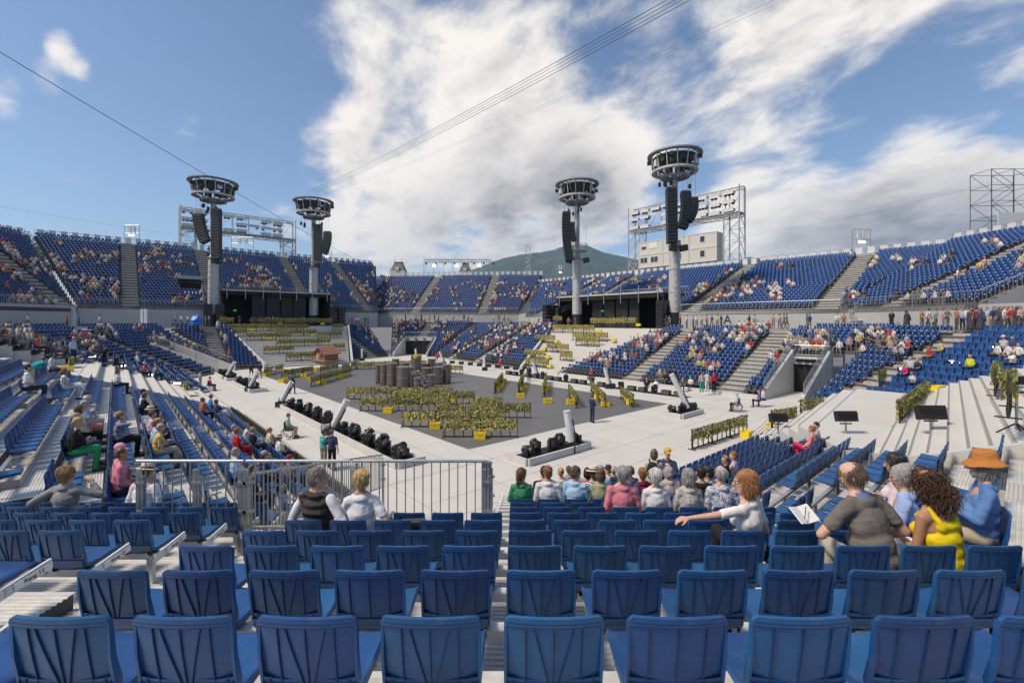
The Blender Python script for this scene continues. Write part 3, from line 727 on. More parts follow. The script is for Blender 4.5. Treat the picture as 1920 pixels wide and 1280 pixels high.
# ---- top parapets with white panels
PANEL = MB().box((0, 0, .62), (.78, .05, .95)).mesh('parapet_panel', 'cover_white')
PCAP = MB().box((0, 0, 1.13), (.80, .07, .07)).mesh('panel_cap', 'wood_pale')
def parapet(label, A, B, z, zb=None):
    a, b = NU(*A, z), NU(*B, z if zb is None else zb); d = b-a; l = d.xy.length; rz = math.atan2(d.y, d.x)
    root = thing('parapet', label, 'parapet', tuple(a), 'parapets along the top of the stands')
    for h in (.12, 1.05): MB().tube(a+Vector((0, 0, h)), b+Vector((0, 0, h)), .03, seg=5).build('rail', 'galv', root)
    n = int(l/1.35)
    for i in range(n):
        e = a.lerp(b, (i+.5)/n)-a
        p = inst('panel', PANEL, root, tuple(e+Vector((-math.sin(rz)*-.06, 0, 0))), rz); inst('panel_cap', PCAP, p)
    bm = MB()
    for i in range(n+1):
        e = a.lerp(b, i/n); bm.tube(e+Vector((0, 0, -.4)), e+Vector((0, 0, 1.1)), .025, seg=5)
    q = bm.build('posts', 'galv', root); q['kind'] = 'stuff'
    MB().hexa([a+Vector((0, 0, -.5)), b+Vector((0, 0, -.5)), b+Vector((.3, .3, -.5)), a+Vector((.3, .3, -.5)), a, b, b+Vector((.3, .3, 0)), a+Vector((.3, .3, 0))]).build('kerb_board', 'far_tread', root)
parapet('white panelled parapet topping the far left corner block', (-37, 83), (-11.0, 106.4), 20.2)
parapet('white panelled parapet topping the left upper tier', (-10.0, 107.2), (48, 107.2), 20.4)
parapet('white panelled parapet topping the far end tier', (53.6, 108.9), (80, 79), 18.0)
parapet('white panelled parapet topping the right upper tier', (77.2, 78.5), (77.2, 6.2), 15.5)
parapet('white panelled parapet topping the far right corner block', (77, 5.8), (62, -14), 16.0)
# ---- stage houses: black boxes with slotted fronts
def house(label, A, B, depth, z0, z1, panels, doors):
    a, b = NU(*A).xy, NU(*B).xy; d = (b-a); l = d.length; d.normalize(); o = Vector((-d.y, d.x))
    root = thing('stage_house', label, 'stage house', (a.x, a.y, z0))
    P = lambda s, t, z: Vector((a.x+d.x*s+o.x*t, a.y+d.y*s+o.y*t, z))
    MB().hexa([P(0, depth, z0), P(l, depth, z0), P(l, depth+.3, z0), P(0, depth+.3, z0), P(0, depth, z1), P(l, depth, z1), P(l, depth+.3, z1), P(0, depth+.3, z1)]).build('back_wall', 'black_cloth', root)
    MB().hexa([P(-.2, -.1, z1-.55), P(l+.2, -.1, z1-.55), P(l+.2, depth, z1-.55), P(-.2, depth, z1-.55), P(-.2, -.1, z1), P(l+.2, -.1, z1), P(l+.2, depth, z1), P(-.2, depth, z1)]).build('roof', 'black_cloth', root)
    MB().hexa([P(-.1, -.25, z1+.02), P(l+.1, -.25, z1+.02), P(l+.1, .3, z1+.02), P(-.1, .3, z1+.02), P(-.1, -.25, z1+.28), P(l+.1, -.25, z1+.28), P(l+.1, .3, z1+.28), P(-.1, .3, z1+.28)]).build('roof_edge', 'grey_wall', root)
    for s in (0, l): MB().hexa([P(s-.15, 0, z0), P(s+.15, 0, z0), P(s+.15, depth, z0), P(s-.15, depth, z0), P(s-.15, 0, z1-.5), P(s+.15, 0, z1-.5), P(s+.15, depth, z1-.5), P(s-.15, depth, z1-.5)]).build('side_wall', 'black_cloth', root)
    for s0, s1 in panels: MB().hexa([P(s0, 1.2, z0), P(s1, 1.2, z0), P(s1, 1.35, z0), P(s0, 1.35, z0), P(s0, 1.2, z1-.5), P(s1, 1.2, z1-.5), P(s1, 1.35, z1-.5), P(s0, 1.35, z1-.5)]).build('front_panel', 'black_metal', root)
    for s in doors: MB().box(P(s, 1.15, z0+2.9), (.5, .08, .22)).build('exit_sign', 'green_sign', root)
    for i in range(7):
        s = .6+(l-1.2)*i/6; MB().tube(P(s, -.3, z1-1.3), P(s, -.3, z1+1.2), .07, seg=6).build('roof_post', 'galv', root)
    return root
house('black stage house above the left vine terraces', (13.2, 87.2), (30.6, 87.2), 5, 5.4, 11.5, [(4.6, 6.6), (6.85, 9.0), (9.25, 11.1), (11.3, 13.4)], (2, 15))
house('black stage house above the right vine terraces', (57.2, 53), (57.2, 33.2), 6.5, 5.2, 10.4, [(6.5, 8.5), (8.8, 10.8), (11.1, 13.2), (13.5, 15.2)], (8.6,))
# stacked black loudspeakers beside the houses
for (n, u, lab) in ((11.9, 86.2, 'stack of black bass speakers left of the left stage house'), (31.6, 86.3, 'stack of black bass speakers right of the left stage house'), (56.3, 54.0, 'stack of black bass speakers left of the right stage house'), (56.3, 32.4, 'stack of black bass speakers right of the right stage house')):
    b = NU(n, u, 5.5); rt = thing('speaker_stack', lab, 'speakers', tuple(b))
    for j in range(6):
        for i in range(2): MB().box(b+Vector(((i-.5)*1.25, (i-.5)*1.0, .32+.62*j)), (1.15, 1.0, .58), Matrix.Rotation(R_(40), 3, 'Z')).build('cabinet', 'black_plastic', rt)
# ---- stage steps
def steps(label, path, rowdir_near, rowdir_far, matn='white_floor', name='stage_steps', parts=False, base=None, strip=None):
    """path: list of (t, z) treads; near/far give the two ends of each tread line as functions of t"""
    root = thing(name, label, 'steps', tuple(rowdir_near(path[0][0])))
    mb = MB()
    for (t0, z), (t1, _) in zip(path, path[1:]):
        a, b, c, e = rowdir_near(t0), rowdir_far(t0), rowdir_far(t1), rowdir_near(t1); zb = -.02
        P = [Vector((p.x, p.y, zb)) for p in (a, b, c, e)]+[Vector((p.x, p.y, z)) for p in (a, b, c, e)]
        if parts:
            MB().hexa(P).build('step', matn, root)
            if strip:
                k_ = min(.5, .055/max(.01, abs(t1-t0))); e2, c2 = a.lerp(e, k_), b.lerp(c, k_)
                MB().quad(Vector((a.x, a.y, z+.003)), Vector((b.x, b.y, z+.003)), Vector((c2.x, c2.y, z+.003)), Vector((e2.x, e2.y, z+.003))).build('step_edge', strip, root)  # dark strip painted in for the shade between one tread and the next
        else: mb.hexa(P)
    if mb.v: q = mb.build('step_flight', matn, root)
    return root
pl = [(68.5+.8*i, .28*(i+1)) for i in range(20)]+[(88.2, 5.6)]
pl[-2] = (83.7, 5.6)
steps('broad white steps of the left vine terraces', pl, lambda t: NU(lerp(15.6, 13.2, min(1, (t-68.5)/15.5)), t), lambda t: NU(lerp(27.0, 32.6, min(1, (t-68.5)/15.5)), t), parts=True, matn='white_paint')
pr = [(39.4+.72*i, .27*(i+1)) for i in range(20)]+[(58, 5.4)]
steps('broad white steps of the right vine terraces', pr, lambda t: NU(t, lerp(42.3, 50.5, min(1, (t-39.4)/14))), lambda t: NU(t, lerp(36.8, 30.6, min(1, (t-39.4)/14))), parts=True, matn='white_paint')
# sloping edge walls of the terraces
def slope_wall(label, a, b, h=.5, th=.3, matn='white_paint', z0=0.):
    a, b = Vector(a), Vector(b); d = (b-a); d.z = 0; d.normalize(); o = Vector((-d.y, d.x, 0))*th/2
    P = [a-o, a+o, b+o, b-o]; Q = [Vector((p.x, p.y, z0)) for p in P]+[Vector((p.x, p.y, p.z+h)) for p in P]
    w = MB().hexa(Q).build('edge_wall', matn, loc=tuple(a)); tag(w, label, 'wall'); return w
slope_wall('white sloping edge wall left of the left terraces', NU(15.3, 68.2, .15), NU(13.0, 84, 5.5))
slope_wall('white sloping edge wall right of the left terraces', NU(27.3, 68.2, .15), NU(32.9, 84, 5.5), h=.3)
slope_wall('white sloping edge wall left of the right terraces', NU(39.1, 42.7, .15), NU(53.5, 50.9, 5.2))
slope_wall('white sloping edge wall right of the right terraces', NU(39.1, 36.4, .15), NU(53.5, 30.2, 5.2), h=.25)
# low white kerbs before the front rows
for a, b, lab in ((NU(6.5, 12), NU(6.5, 33.5), 'low kerb before the left front row'), (NU(39.2, 37), NU(39.2, 14.2), 'low white plinth before the right front row')):
    wall('kerb_wall', lab, a, b, 0, .32, 'white_paint', th=.2)
# right stage steps beside the foreground
rn = lambda t: NU(max(11.1+1.37*t, 13.6)+.32, t)
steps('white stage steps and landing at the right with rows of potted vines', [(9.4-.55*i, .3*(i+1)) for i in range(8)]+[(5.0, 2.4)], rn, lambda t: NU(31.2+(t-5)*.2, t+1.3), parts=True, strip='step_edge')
pth = [(5.0, 2.4), (2.6, 2.4)]+[(2.6-.36*i, 2.4+.15*(i+1)) for i in range(18)]
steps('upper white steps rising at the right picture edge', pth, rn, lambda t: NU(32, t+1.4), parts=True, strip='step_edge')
def pl_wall(label, pts, h0, th=.22, matn='concrete'):
    root = thing('concrete_wall', label, 'wall', tuple(pts[0]))
    for a, b in zip(pts, pts[1:]):
        a, b = Vector(a), Vector(b); d = (b-a); d.z = 0; d.normalize(); o = Vector((-d.y, d.x, 0))*th/2; P = [a-o, a+o, b+o, b-o]
        MB().hexa([Vector((p.x, p.y, 0)) for p in P]+P).build('wall_segment', matn, root)
pl_wall('beige concrete wall ending the slanting rows at the right', [Vector((*NU(max(11.1+1.37*u, 13.6)+.2, u).xy, max(.3, .15+.375*(9-u)+.25))) for u in (9, 7, 5, 3, 1.8, 0, -2, -4)], 0)
# left stage steps
pL = [(6.0-.75*i, .33*(i+1)) for i in range(10)]+[(-1.5, 3.3), (-4.2, 3.3)]+[(-4.2-.8*i, 3.3+.34*(i+1)) for i in range(6)]
steps('white stage steps and landing at the left between the blue blocks', pL, lambda t: NU(t, 34.0+(6.0-t)*-.35+1.2), lambda t: NU(t, 45.2), parts=True, strip='step_edge')
pl_wall('beige concrete wall ending the left rows', [Vector((*NU(n, 34.0+(6-n)*-.35+1.0).xy, max(.3, .15+.406*(6.2-n)+.2))) for n in (6.2, 4, 2, 0, -2, -4, -6)], 0)
# ---- far tunnel and vomitories
def vom(label, A, B, s0, s1, T, z0, slope, portal, matn='concrete', roof=.7, rails=True):
    a2 = NU(*A).xy; b2 = NU(*B).xy; d = (b2-a2).normalized(); o = Vector((-d.y, d.x))
    P = lambda s, t, z: Vector((a2.x+d.x*s+o.x*t, a2.y+d.y*s+o.y*t, z))
    root = thing('vomitory', label, 'tunnel', tuple(P((s0+s1)/2, 0, 0)))
    for s, sg in ((s0, -1), (s1, 1)):
        e = s+sg*.12
        MB().hexa([P(s-.12, -.3, 0), P(s+.12, -.3, 0), P(s+.12, T+.2, 0), P(s-.12, T+.2, 0), P(s-.12, -.3, z0+.5), P(s+.12, -.3, z0+.5), P(s+.12, T+.2, z0+slope*T+.5), P(s-.12, T+.2, z0+slope*T+.5)]).build('side_wall', matn, root)
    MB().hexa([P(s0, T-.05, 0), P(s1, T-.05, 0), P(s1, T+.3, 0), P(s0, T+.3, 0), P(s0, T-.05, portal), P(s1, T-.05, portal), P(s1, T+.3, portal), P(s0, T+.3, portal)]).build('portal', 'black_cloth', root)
    MB().hexa([P(s0, T-.2, portal), P(s1, T-.2, portal), P(s1, T+.4, portal), P(s0, T+.4, portal), P(s0, T-.2, portal+roof), P(s1, T-.2, portal+roof), P(s1, T+.4, portal+roof), P(s0, T+.4, portal+roof)]).build('lintel', matn, root)
    for i in range(4):
        MB().box(P(lerp(s0+.6, s1-.6, i/3), T-.35, portal+.35), (.4, .3, .28)).build('lamp', 'black_plastic', root)
    if rails:
        pts0 = [P(s0, 0, z0+.5), P(s0, T, z0+slope*T+.5)]; pts1 = [P(s1, 0, z0+.5), P(s1, T, z0+slope*T+.5)]
        railing(label.split(' with')[0]+', its left railing', pts0, 1.0, group='vomitory railings')
        railing(label.split(' with')[0]+', its right railing', pts1, 1.0, group='vomitory railings')
        railing(label.split(' with')[0]+', railing across the top', [P(s0, T, portal+roof), P(s1, T, portal+roof)], 1.0, group='vomitory railings')
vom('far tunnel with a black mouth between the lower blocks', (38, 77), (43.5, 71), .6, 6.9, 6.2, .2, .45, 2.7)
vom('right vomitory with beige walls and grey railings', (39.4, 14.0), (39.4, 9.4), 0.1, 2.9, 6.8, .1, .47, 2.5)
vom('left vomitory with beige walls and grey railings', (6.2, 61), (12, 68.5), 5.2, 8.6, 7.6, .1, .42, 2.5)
# upper tier entries, dark openings
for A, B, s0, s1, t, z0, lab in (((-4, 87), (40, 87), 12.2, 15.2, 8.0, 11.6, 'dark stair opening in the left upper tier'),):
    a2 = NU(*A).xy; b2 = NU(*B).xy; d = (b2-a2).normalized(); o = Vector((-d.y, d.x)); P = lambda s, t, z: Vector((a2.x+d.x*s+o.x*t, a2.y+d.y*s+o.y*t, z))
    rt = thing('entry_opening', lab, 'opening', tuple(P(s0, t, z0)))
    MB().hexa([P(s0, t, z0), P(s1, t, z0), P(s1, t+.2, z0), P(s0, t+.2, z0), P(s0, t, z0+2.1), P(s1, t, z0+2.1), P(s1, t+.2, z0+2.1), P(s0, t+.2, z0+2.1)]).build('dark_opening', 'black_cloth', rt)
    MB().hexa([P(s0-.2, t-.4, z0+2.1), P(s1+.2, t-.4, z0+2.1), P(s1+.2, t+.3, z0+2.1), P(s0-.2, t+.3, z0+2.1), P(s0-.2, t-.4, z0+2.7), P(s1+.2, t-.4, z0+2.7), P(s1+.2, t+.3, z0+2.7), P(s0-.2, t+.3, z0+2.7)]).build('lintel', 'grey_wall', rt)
# information boards and white bollards on the walkway
for px, py, Y, lab in ((130, 574, 62, 'far left'), (267, 575, 66, 'near the left aisle'), (1020, 576, 84, 'left of the far right stand'), (1607, 580, 46, 'right of the letter A'), (1790, 570, 38, 'beside the letter B'), (1302, 586, 60, 'right of the right stage house')):
    p = PD(px, py+14, Y); rt = thing('light_column', f'white light column on the walkway, {lab}', 'column', (p.x, p.y, 5.4), 'white columns on the walkway')
    for i in (0, 1): MB().box((p.x+i*.55, p.y, 6.9), (.38, .3, 2.6)).build('panel', 'cover_white', rt)
    MB().box((p.x+.27, p.y, 5.55), (1.1, .5, .3)).build('base', 'steel_grey', rt)
# ---- near barrier round the vomitory in front of the photographer
def barrier(label, a, b, h=1.1, nb=None, group='metal barriers of the foreground vomitory', posts=(0, 1)):
    a, b = Vector(a), Vector(b); root = thing('metal_barrier', label, 'barrier', tuple(a), group); up = Vector((0, 0, 1)); l = (b-a).length
    MB().tube(a+up*h, b+up*h, .024, seg=10).build('top_rail', 'galv', root, smooth=False)
    MB().tube(a+up*.12, b+up*.12, .018, seg=8).build('bottom_rail', 'galv', root)
    nb = nb or int(l/.125)
    for i in range(1, nb):
        e = a.lerp(b, i/nb); MB().tube(e+up*.12, e+up*(h-.01), .0095, seg=6).build('bar', 'galv', root)
    for f in posts:
        e = a.lerp(b, f); MB().beam(e-up*.35, e+up*(h-.12), .055, .055).build('post', 'galv', root)
        d = (b-a).normalized()*.07
        MB().tube(e+d-up*.45, e+d+up*(h-.22), .026, seg=8).build('clamp_post', 'galv', root)
        for z in (.35, .78): MB().box(e+d*.5+up*z, (.13, .085, .04)).build('clamp', 'galv', root)
    return root
BZ = crow(6)[1]+.33
by = 6.75
barrier('metal barrier at the left end of the foreground vomitory', (-5.62, by, BZ), (-4.02, by, BZ), posts=(.02, .55, .97))
barrier('metal barrier behind the couple, with the gate clamps', (-3.98, by, BZ), (-2.42, by, BZ), posts=(.0,))
barrier('wide metal barrier standing before the white floor', (-2.38, by, BZ), (-.42, by, BZ), posts=(0, 1))
for i, (y0, y1) in enumerate(((6.8, 8.4), (8.45, 10.2))):
    z0 = BZ-.316*(y0-6.75); z1 = BZ-.316*(y1-6.75)
    barrier(['barrier panel running down beside the woman in green', 'lower barrier panel running down to the white floor'][i], (-.46, y0, z0), (-.46, y1, z1), posts=(1,))
for i, (y0, y1) in enumerate(((6.8, 9.0), (9.05, 11.5), (11.55, 13.8))):
    z0 = BZ-.25*(y0-6.75); z1 = BZ-.25*(y1-6.75)
    barrier(['upper', 'middle', 'lowest'][i]+' barrier panel along the left side of the foreground vomitory', (-3.95, y0, z0-.2), (-3.95, y1, z1-.2), posts=(1,))
mb = MB(); mb.box((-2.2, 6.72, BZ-.45), (3.4, .06, .55)); mb.build('vomitory_board', 'plywood', near_stand)
wall('concrete_wall', 'pale wall inside the foreground vomitory, right side', (-.40, 6.8, 0), (-.40, 14.2, 0), 0, 2.1, 'concrete', ztop2=.3)
wall('concrete_wall', 'pale wall inside the foreground vomitory, left side', (-3.95, 14.2, 0), (-3.95, 6.8, 0), 0, .3, 'concrete', ztop2=2.1)
# ================================================================== towers with loudspeakers
def array(label, top, bot, w, n, curve=0., depth=.9, toward=(0, -1, 0)):
    top, bot = Vector(top), Vector(bot); root = thing('line_array', label, 'loudspeakers', tuple(top), 'hanging loudspeaker arrays')
    d = bot-top; L_ = d.length/n
    side = Vector((1, 0, 0))
    for i in range(n):
        f = (i+.5)/n; c = top+d*f; bow = curve*(f**2-f); c = c+Vector((0, -bow*.3, 0))+side*bow
        sl = math.atan2(d.x+curve*(2*f-1)*1.0, -d.z)
        MB().box(c, (w, depth, L_*.93), Matrix.Rotation(-sl, 3, 'Y') @ Matrix.Rotation(R_(-4-6*f), 3, 'X')).build('cabinet', 'black_plastic', root)
    MB().box(top+Vector((0, 0, .12)), (w*.9, depth*.9, .16)).build('flying_frame', 'dark_steel', root)
    return root
def tower(px, Y, who, arrs, lamps, plat=None):
    X = (px-HX)/F*Y; b = Vector((X, Y, 5.4)); zt = 29.0
    root = thing('light_tower', f'grey column tower crowned by a ring of stage lights, {who}', 'tower', tuple(b), 'four light towers')
    P = lambda x, y, z: Vector((X+x, Y+y, z))
    MB().lathe(P(0, 0, 0), [(.86, 5.4), (.86, 7.6)], 20).build('plinth', 'black_metal', root)
    MB().lathe(P(0, 0, 0), [(.80, 7.6), (.72, 16.6), (.66, 16.8), (.44, 17.2), (.40, 26.5)], 20).build('column', 'steel_grey', root, smooth=False)
    MB().ring(P(0, 0, 16.7), .75, .06, 20, sq=(.12, .1)).build('collar', 'ring_grey', root)
    for zj in (10.4, 13.5): MB().ring(P(0, 0, zj), .78, .03, 20, sq=(.05, .06)).build('section_joint', 'steel_grey', root)
    MB().beam(P(.1, -.86, 7.7), P(.1, -.5, 25.5), .12, .05).build('cable_tray', 'ring_grey', root)
    for zj in range(9): MB().box(P(-.25, -.83+.03*zj*.4, 8.2+zj*.9), (.4, .04, .04)).build('rung', 'galv', root)
    MB().ring(P(0, 0, zt), 3.25, .2, 28, sq=(.34, .10)).build('top_ring', 'ring_grey', root)
    MB().ring(P(0, 0, 28.75), 2.2, .2, 28, sq=(.14, .08)).build('inner_ring', 'dark_steel', root)
    MB().ring(P(0, 0, 26.75), 2.75, .2, 28, sq=(.28, .13)).build('lower_ring', 'steel_grey', root)
    MB().ring(P(0, 0, 26.0), 1.7, .2, 24, sq=(.2, .12)).build('hub_ring', 'ring_grey', root)
    for i in range(14):
        t = 2*math.pi*i/14; c, s = math.cos(t), math.sin(t)
        MB().beam(P(2.75*c, 2.75*s, 26.8), P(3.2*c, 3.2*s, 28.95), .12, .12).build('ring_post', 'steel_grey', root)
        MB().beam(P(.4*c, .4*s, 25.6), P(2.7*c, 2.7*s, 26.7), .10, .16).build('strut', 'ring_grey', root)
        if i % 2 == 0: MB().beam(P(.4*c, .4*s, 28.7), P(3.1*c, 3.1*s, 28.9), .12, .14).build('spoke', 'dark_steel', root)
        t2 = t+.22; c, s = math.cos(t2), math.sin(t2); rz = Matrix.Rotation(t2, 3, 'Z')
        rr = random.Random(i+px)
        MB().box(P(2.78*c, 2.78*s, 27.85+rr.uniform(-.15, .25)), (.4, .5+rr.uniform(0, .25), .6+rr.uniform(0, .5)), rz).build('lamp_unit', 'cover_white' if i % 5 == 2 else 'black_metal', root)
        if i % 2: MB().box(P(1.9*c, 1.9*s, 27.5), (.4, .7, 1.0), rz).build('dimmer_rack', 'dark_steel', root)
        if i % 3 == 0: MB().box(P(3.35*c, 3.35*s, 28.2), (.5, .4, .5), rz).build('spot_lamp', 'black_plastic', root)
    MB().lathe(P(0, 0, 0), [(2.9, 28.55), (2.9, 28.62)], 28).build('deck', 'dark_steel', root)
    for k in range(6):
        rr = random.Random(k*3+px); c = P(rr.uniform(-2.2, 2.2), rr.uniform(-1.6, .5), rr.uniform(24.2, 25.2))
        h = thing('chain_hoist', f'{ORD[k]} chain hoist under the light ring, {who}', 'hoist', tuple(c), 'chain hoists under the light rings')
        MB().tube(c, Vector((c.x, c.y, 26.6)), .02, seg=4).build('chain', 'dark_steel', h); MB().box(c, (.3, .3, .55)).build('motor', 'black_metal', h)
    if plat:
        z = plat; MB().ring(P(0, 0, z), 1.25, .1, 16, sq=(.5, .05)).build('gallery', 'galv', root)
        for i in range(8):
            t = 2*math.pi*i/8; MB().tube(P(1.7*math.cos(t), 1.7*math.sin(t), z), P(1.7*math.cos(t), 1.7*math.sin(t), z+1.1), .03, seg=5).build('gallery_post', 'galv', root)
        MB().ring(P(0, 0, z+1.1), 1.7, .03, 16).build('gallery_rail', 'galv', root)
    for j, (x0, y0, x1, y1, w, n, cv, lab) in enumerate(arrs):
        Ya = Y-1.5-.3*j; t, bo = PD(x0, y0, Ya), PD(x1, y1, Ya)
        array(f'{lab} of black loudspeakers hanging from the tower, {who}', t, bo, w/F*Ya, n, cv)
        for s in (-.3, .3):
            cb = MB().tube(t+Vector((s, 0, .2)), Vector((t.x+s*.8, t.y, 26.4)), .018, seg=4).build('hanging_cable', 'dark_steel', loc=tuple(t)); tag(cb, f'thin steel wire {"left" if s < 0 else "right"} of pair above the {lab}, {who}', 'cable', 'loudspeaker wires')
    for j, (x, y) in enumerate(lamps):
        p = PD(x, y, Y-1.4); bx_ = thing('hung_speaker', f'{ORD[j]} small black speaker box, {who}', 'speaker', tuple(p), 'small hung speakers')
        MB().box(p, (.95, .7, .8), Matrix.Rotation(.2-.4*j, 3, 'Y')).build('cabinet', 'black_plastic', bx_); MB().box(p+Vector((0, -.36, 0)), (.8, .03, .6)).build('grille', 'black_metal', bx_)
        MB().tube(p+Vector((0, 0, .4)), p+Vector((0, 0, 6)), .015, seg=4).build('wire', 'dark_steel', bx_)
tower(400, 73.4, 'at the far left', [(406, 394, 406, 486, 15, 16, 0, 'long straight array'), (372, 403, 386, 454, 17, 10, 1.2, 'curved array')], [(404, 490)])
tower(588, 85, 'second from the left', [(597, 423, 596, 488, 13, 14, 0, 'long straight array'), (614, 436, 606, 476, 13, 9, -1.2, 'curved array')], [(594, 498)], plat=17.5)
tower(1082, 74.5, 'third from the left', [(1062, 399, 1068, 488, 15, 15, 1.0, 'long curved array'), (1073, 419, 1077, 452, 9, 8, .6, 'short array')], [(1067, 489), (1099, 488)], plat=18.0)
tower(1265, 61.5, 'at the right', [(1258, 354, 1260, 456, 18, 16, 0, 'long straight array'), (1285, 361, 1279, 428, 17, 12, -1.0, 'middle curved array'), (1300, 373, 1291, 415, 13, 9, -1.2, 'short curved array')], [(1262, 465), (1282, 465)])
# ================================================================== light gantries behind the stands
HOOD = MB().box((0, 0, 0), (1.9, 1.1, .10), Matrix.Rotation(R_(12), 3, 'X')).box((0, .5, -.2), (1.9, .08, .45)).mesh('lamp_hood', 'hood')
LAMP = MB().lathe((0, 0, 0), [(.10, .2), (.26, .1), (.30, -.16), (.12, -.3)], 10).mesh('flood_lamp', 'black_plastic')
def gantry(label, A, B, z0, zb, z1, out):
    a, b = NU(*A), NU(*B); d = (b-a); l = d.length; d.normalize(); o = Vector((-d.y, d.x, 0)); rz = math.atan2(d.y, d.x)
    root = thing('light_gantry', label, 'gantry', (a.x, a.y, z0))
    P = lambda s, t, z: Vector((a.x+d.x*s+o.x*t, a.y+d.y*s+o.y*t, z))
    MB().truss(P(0, .8, zb), P(l, .8, zb), 2.6, .5, 2.2, .07).build('lower_truss', 'steel_grey', root)
    MB().hexa([P(0, -.3, zb+.25), P(l, -.3, zb+.25), P(l, 1.9, zb+.25), P(0, 1.9, zb+.25), P(0, -.3, zb+.33), P(l, -.3, zb+.33), P(l, 1.9, zb+.33), P(0, 1.9, zb+.33)]).build('gantry_deck', 'galv', root)
    MB().truss(P(0, 1.6, z1), P(l, 1.6, z1), .5, .5, 2.2, .06).build('upper_truss', 'steel_grey', root)
    for s in (0, 2.6, l-2.6, l):
        for t in (-.4, 2.0): MB().beam(P(s, t, z0), P(s, t, z1+.2 if s in (0, l) or t > 0 else zb), .18, .18).build('upright', 'steel_grey', root)
    for s0 in (0, l-2.6):
        n = 4
        for i in range(n):
            za, zc = lerp(z0, zb, i/n), lerp(z0, zb, (i+1)/n); sa, sb = (s0, s0+2.6) if i % 2 else (s0+2.6, s0)
            for t in (-.4, 2.0): MB().tube(P(sa, t, za), P(sb, t, zc), .055, seg=5).build('brace', 'steel_grey', root); MB().tube(P(s0, t, zc), P(s0+2.6, t, zc), .05, seg=5).build('tie', 'steel_grey', root)
            MB().tube(P(s0, -.4, za), P(s0, 2.0, zc), .05, seg=5).build('brace', 'steel_grey', root); MB().tube(P(s0+2.6, -.4, zc), P(s0+2.6, 2.0, za), .05, seg=5).build('brace', 'steel_grey', root)
    nb = 7
    for i in range(nb+1):
        s = l*i/nb; MB().beam(P(s, 1.6, zb), P(s, 1.6, z1), .12, .12).build('upright', 'steel_grey', root)
        if i < nb:
            MB().tube(P(s, 1.6, zb), P(l*(i+1)/nb, 1.6, z1), .04, seg=5).build('brace', 'steel_grey', root)
            MB().tube(P(s, -.2, zb), P(s, 1.6, z1), .04, seg=5).build('brace', 'steel_grey', root)
    rr = random.Random(int(l*10))
    for row, f in enumerate((.84, .53, .2)):
        s = 1.2
        while s < l-1.2:
            if rr.random() < .8:
                p = P(s, .3, lerp(zb, z1, f)+rr.uniform(-.2, .2)); h = inst('lamp_hood', HOOD, root, tuple(p-wloc(root)), rz+math.pi)
                for k in range(3):
                    if rr.random() < .85: inst('flood_lamp', LAMP, h, ((k-1)*.62, -.15, -.32), rot=(R_(35), 0, 0))
                MB().tube(P(s-1.2, .7, p.z+.1), P(s+1.2, .7, p.z+.1), .05, seg=5).build('lamp_bar', 'steel_grey', root)
            s += 2.35
    return root
gantry('steel light gantry behind the right upper tier, over the white site cabins', (80, 54), (80, 32.0), 16, 24.9, 29.6, 1)
gantry('steel light gantry behind the left upper tier', (9.6, 110), (30.8, 110), 20, 24.9, 29.2, 1)
# site cabins
def cabin(label, A, B, z, wins):
    a, b = NU(*A), NU(*B); d = b-a; l = d.length; d.normalize(); o = Vector((-d.y, d.x, 0)); P = lambda s, t, zz: Vector((a.x+d.x*s+o.x*t, a.y+d.y*s+o.y*t, zz))
    root = thing('site_cabin', label, 'cabin', (a.x, a.y, z), 'stacked site cabins')
    def slab(name, s0, s1, t0, t1, z0, z1, m, par=root): return MB().hexa([P(s0, t0, z0), P(s1, t0, z0), P(s1, t1, z0), P(s0, t1, z0), P(s0, t0, z1), P(s1, t0, z1), P(s1, t1, z1), P(s0, t1, z1)]).build(name, m, par)
    slab('cabin_body', .04, l-.04, 0, 2.4, z+.02, z+2.52, 'cream')
    for z0 in (z, z+2.42): slab('frame_rail', 0, l, -.06, -.005, z0, z0+.16, 'cover_white')
    for s in (0, l-.16): slab('corner_post', s, s+.16, -.07, -.006, z+.16, z+2.42, 'cover_white')
    for s, w, h, zc, m in wins:
        f = slab('window', s-w/2-.08, s+w/2+.08, -.05, -.004, z+zc-h/2-.08, z+zc+h/2+.08, 'label_white')
        slab('pane', s-w/2, s+w/2, -.07, -.052, z+zc-h/2, z+zc+h/2, m, f)
        if w > 1: slab('mullion', s-.03, s+.03, -.085, -.072, z+zc-h/2, z+zc+h/2, 'label_white', f)
W3 = [[(1.2, 1.0, .55, 1.35, 'glass'), (3.3, 1.6, 1.0, 1.6, 'label_white')], [(2.9, 1.7, .9, 1.5, 'glass')], [(2.6, .8, 1.0, 1.5, 'glass')]]
W2 = [[(1.2, 1.5, 1.0, 1.5, 'glass'), (3.5, 1.5, 1.0, 1.5, 'glass')], [(2.9, 1.8, 1.0, 1.5, 'glass')], [(2.6, .8, 1.1, 1.5, 'glass')]]
for i in range(3):
    u0 = 51.2-5.25*i; nm = ['left', 'middle', 'right'][i]
    cabin(f'{nm} cabin of the lower storey behind the right tier', (79, u0), (79, u0-5.2), 17.1, W2[i]); cabin(f'{nm} cabin of the upper storey behind the right tier', (79, u0), (79, u0-5.2), 19.7, W3[i])
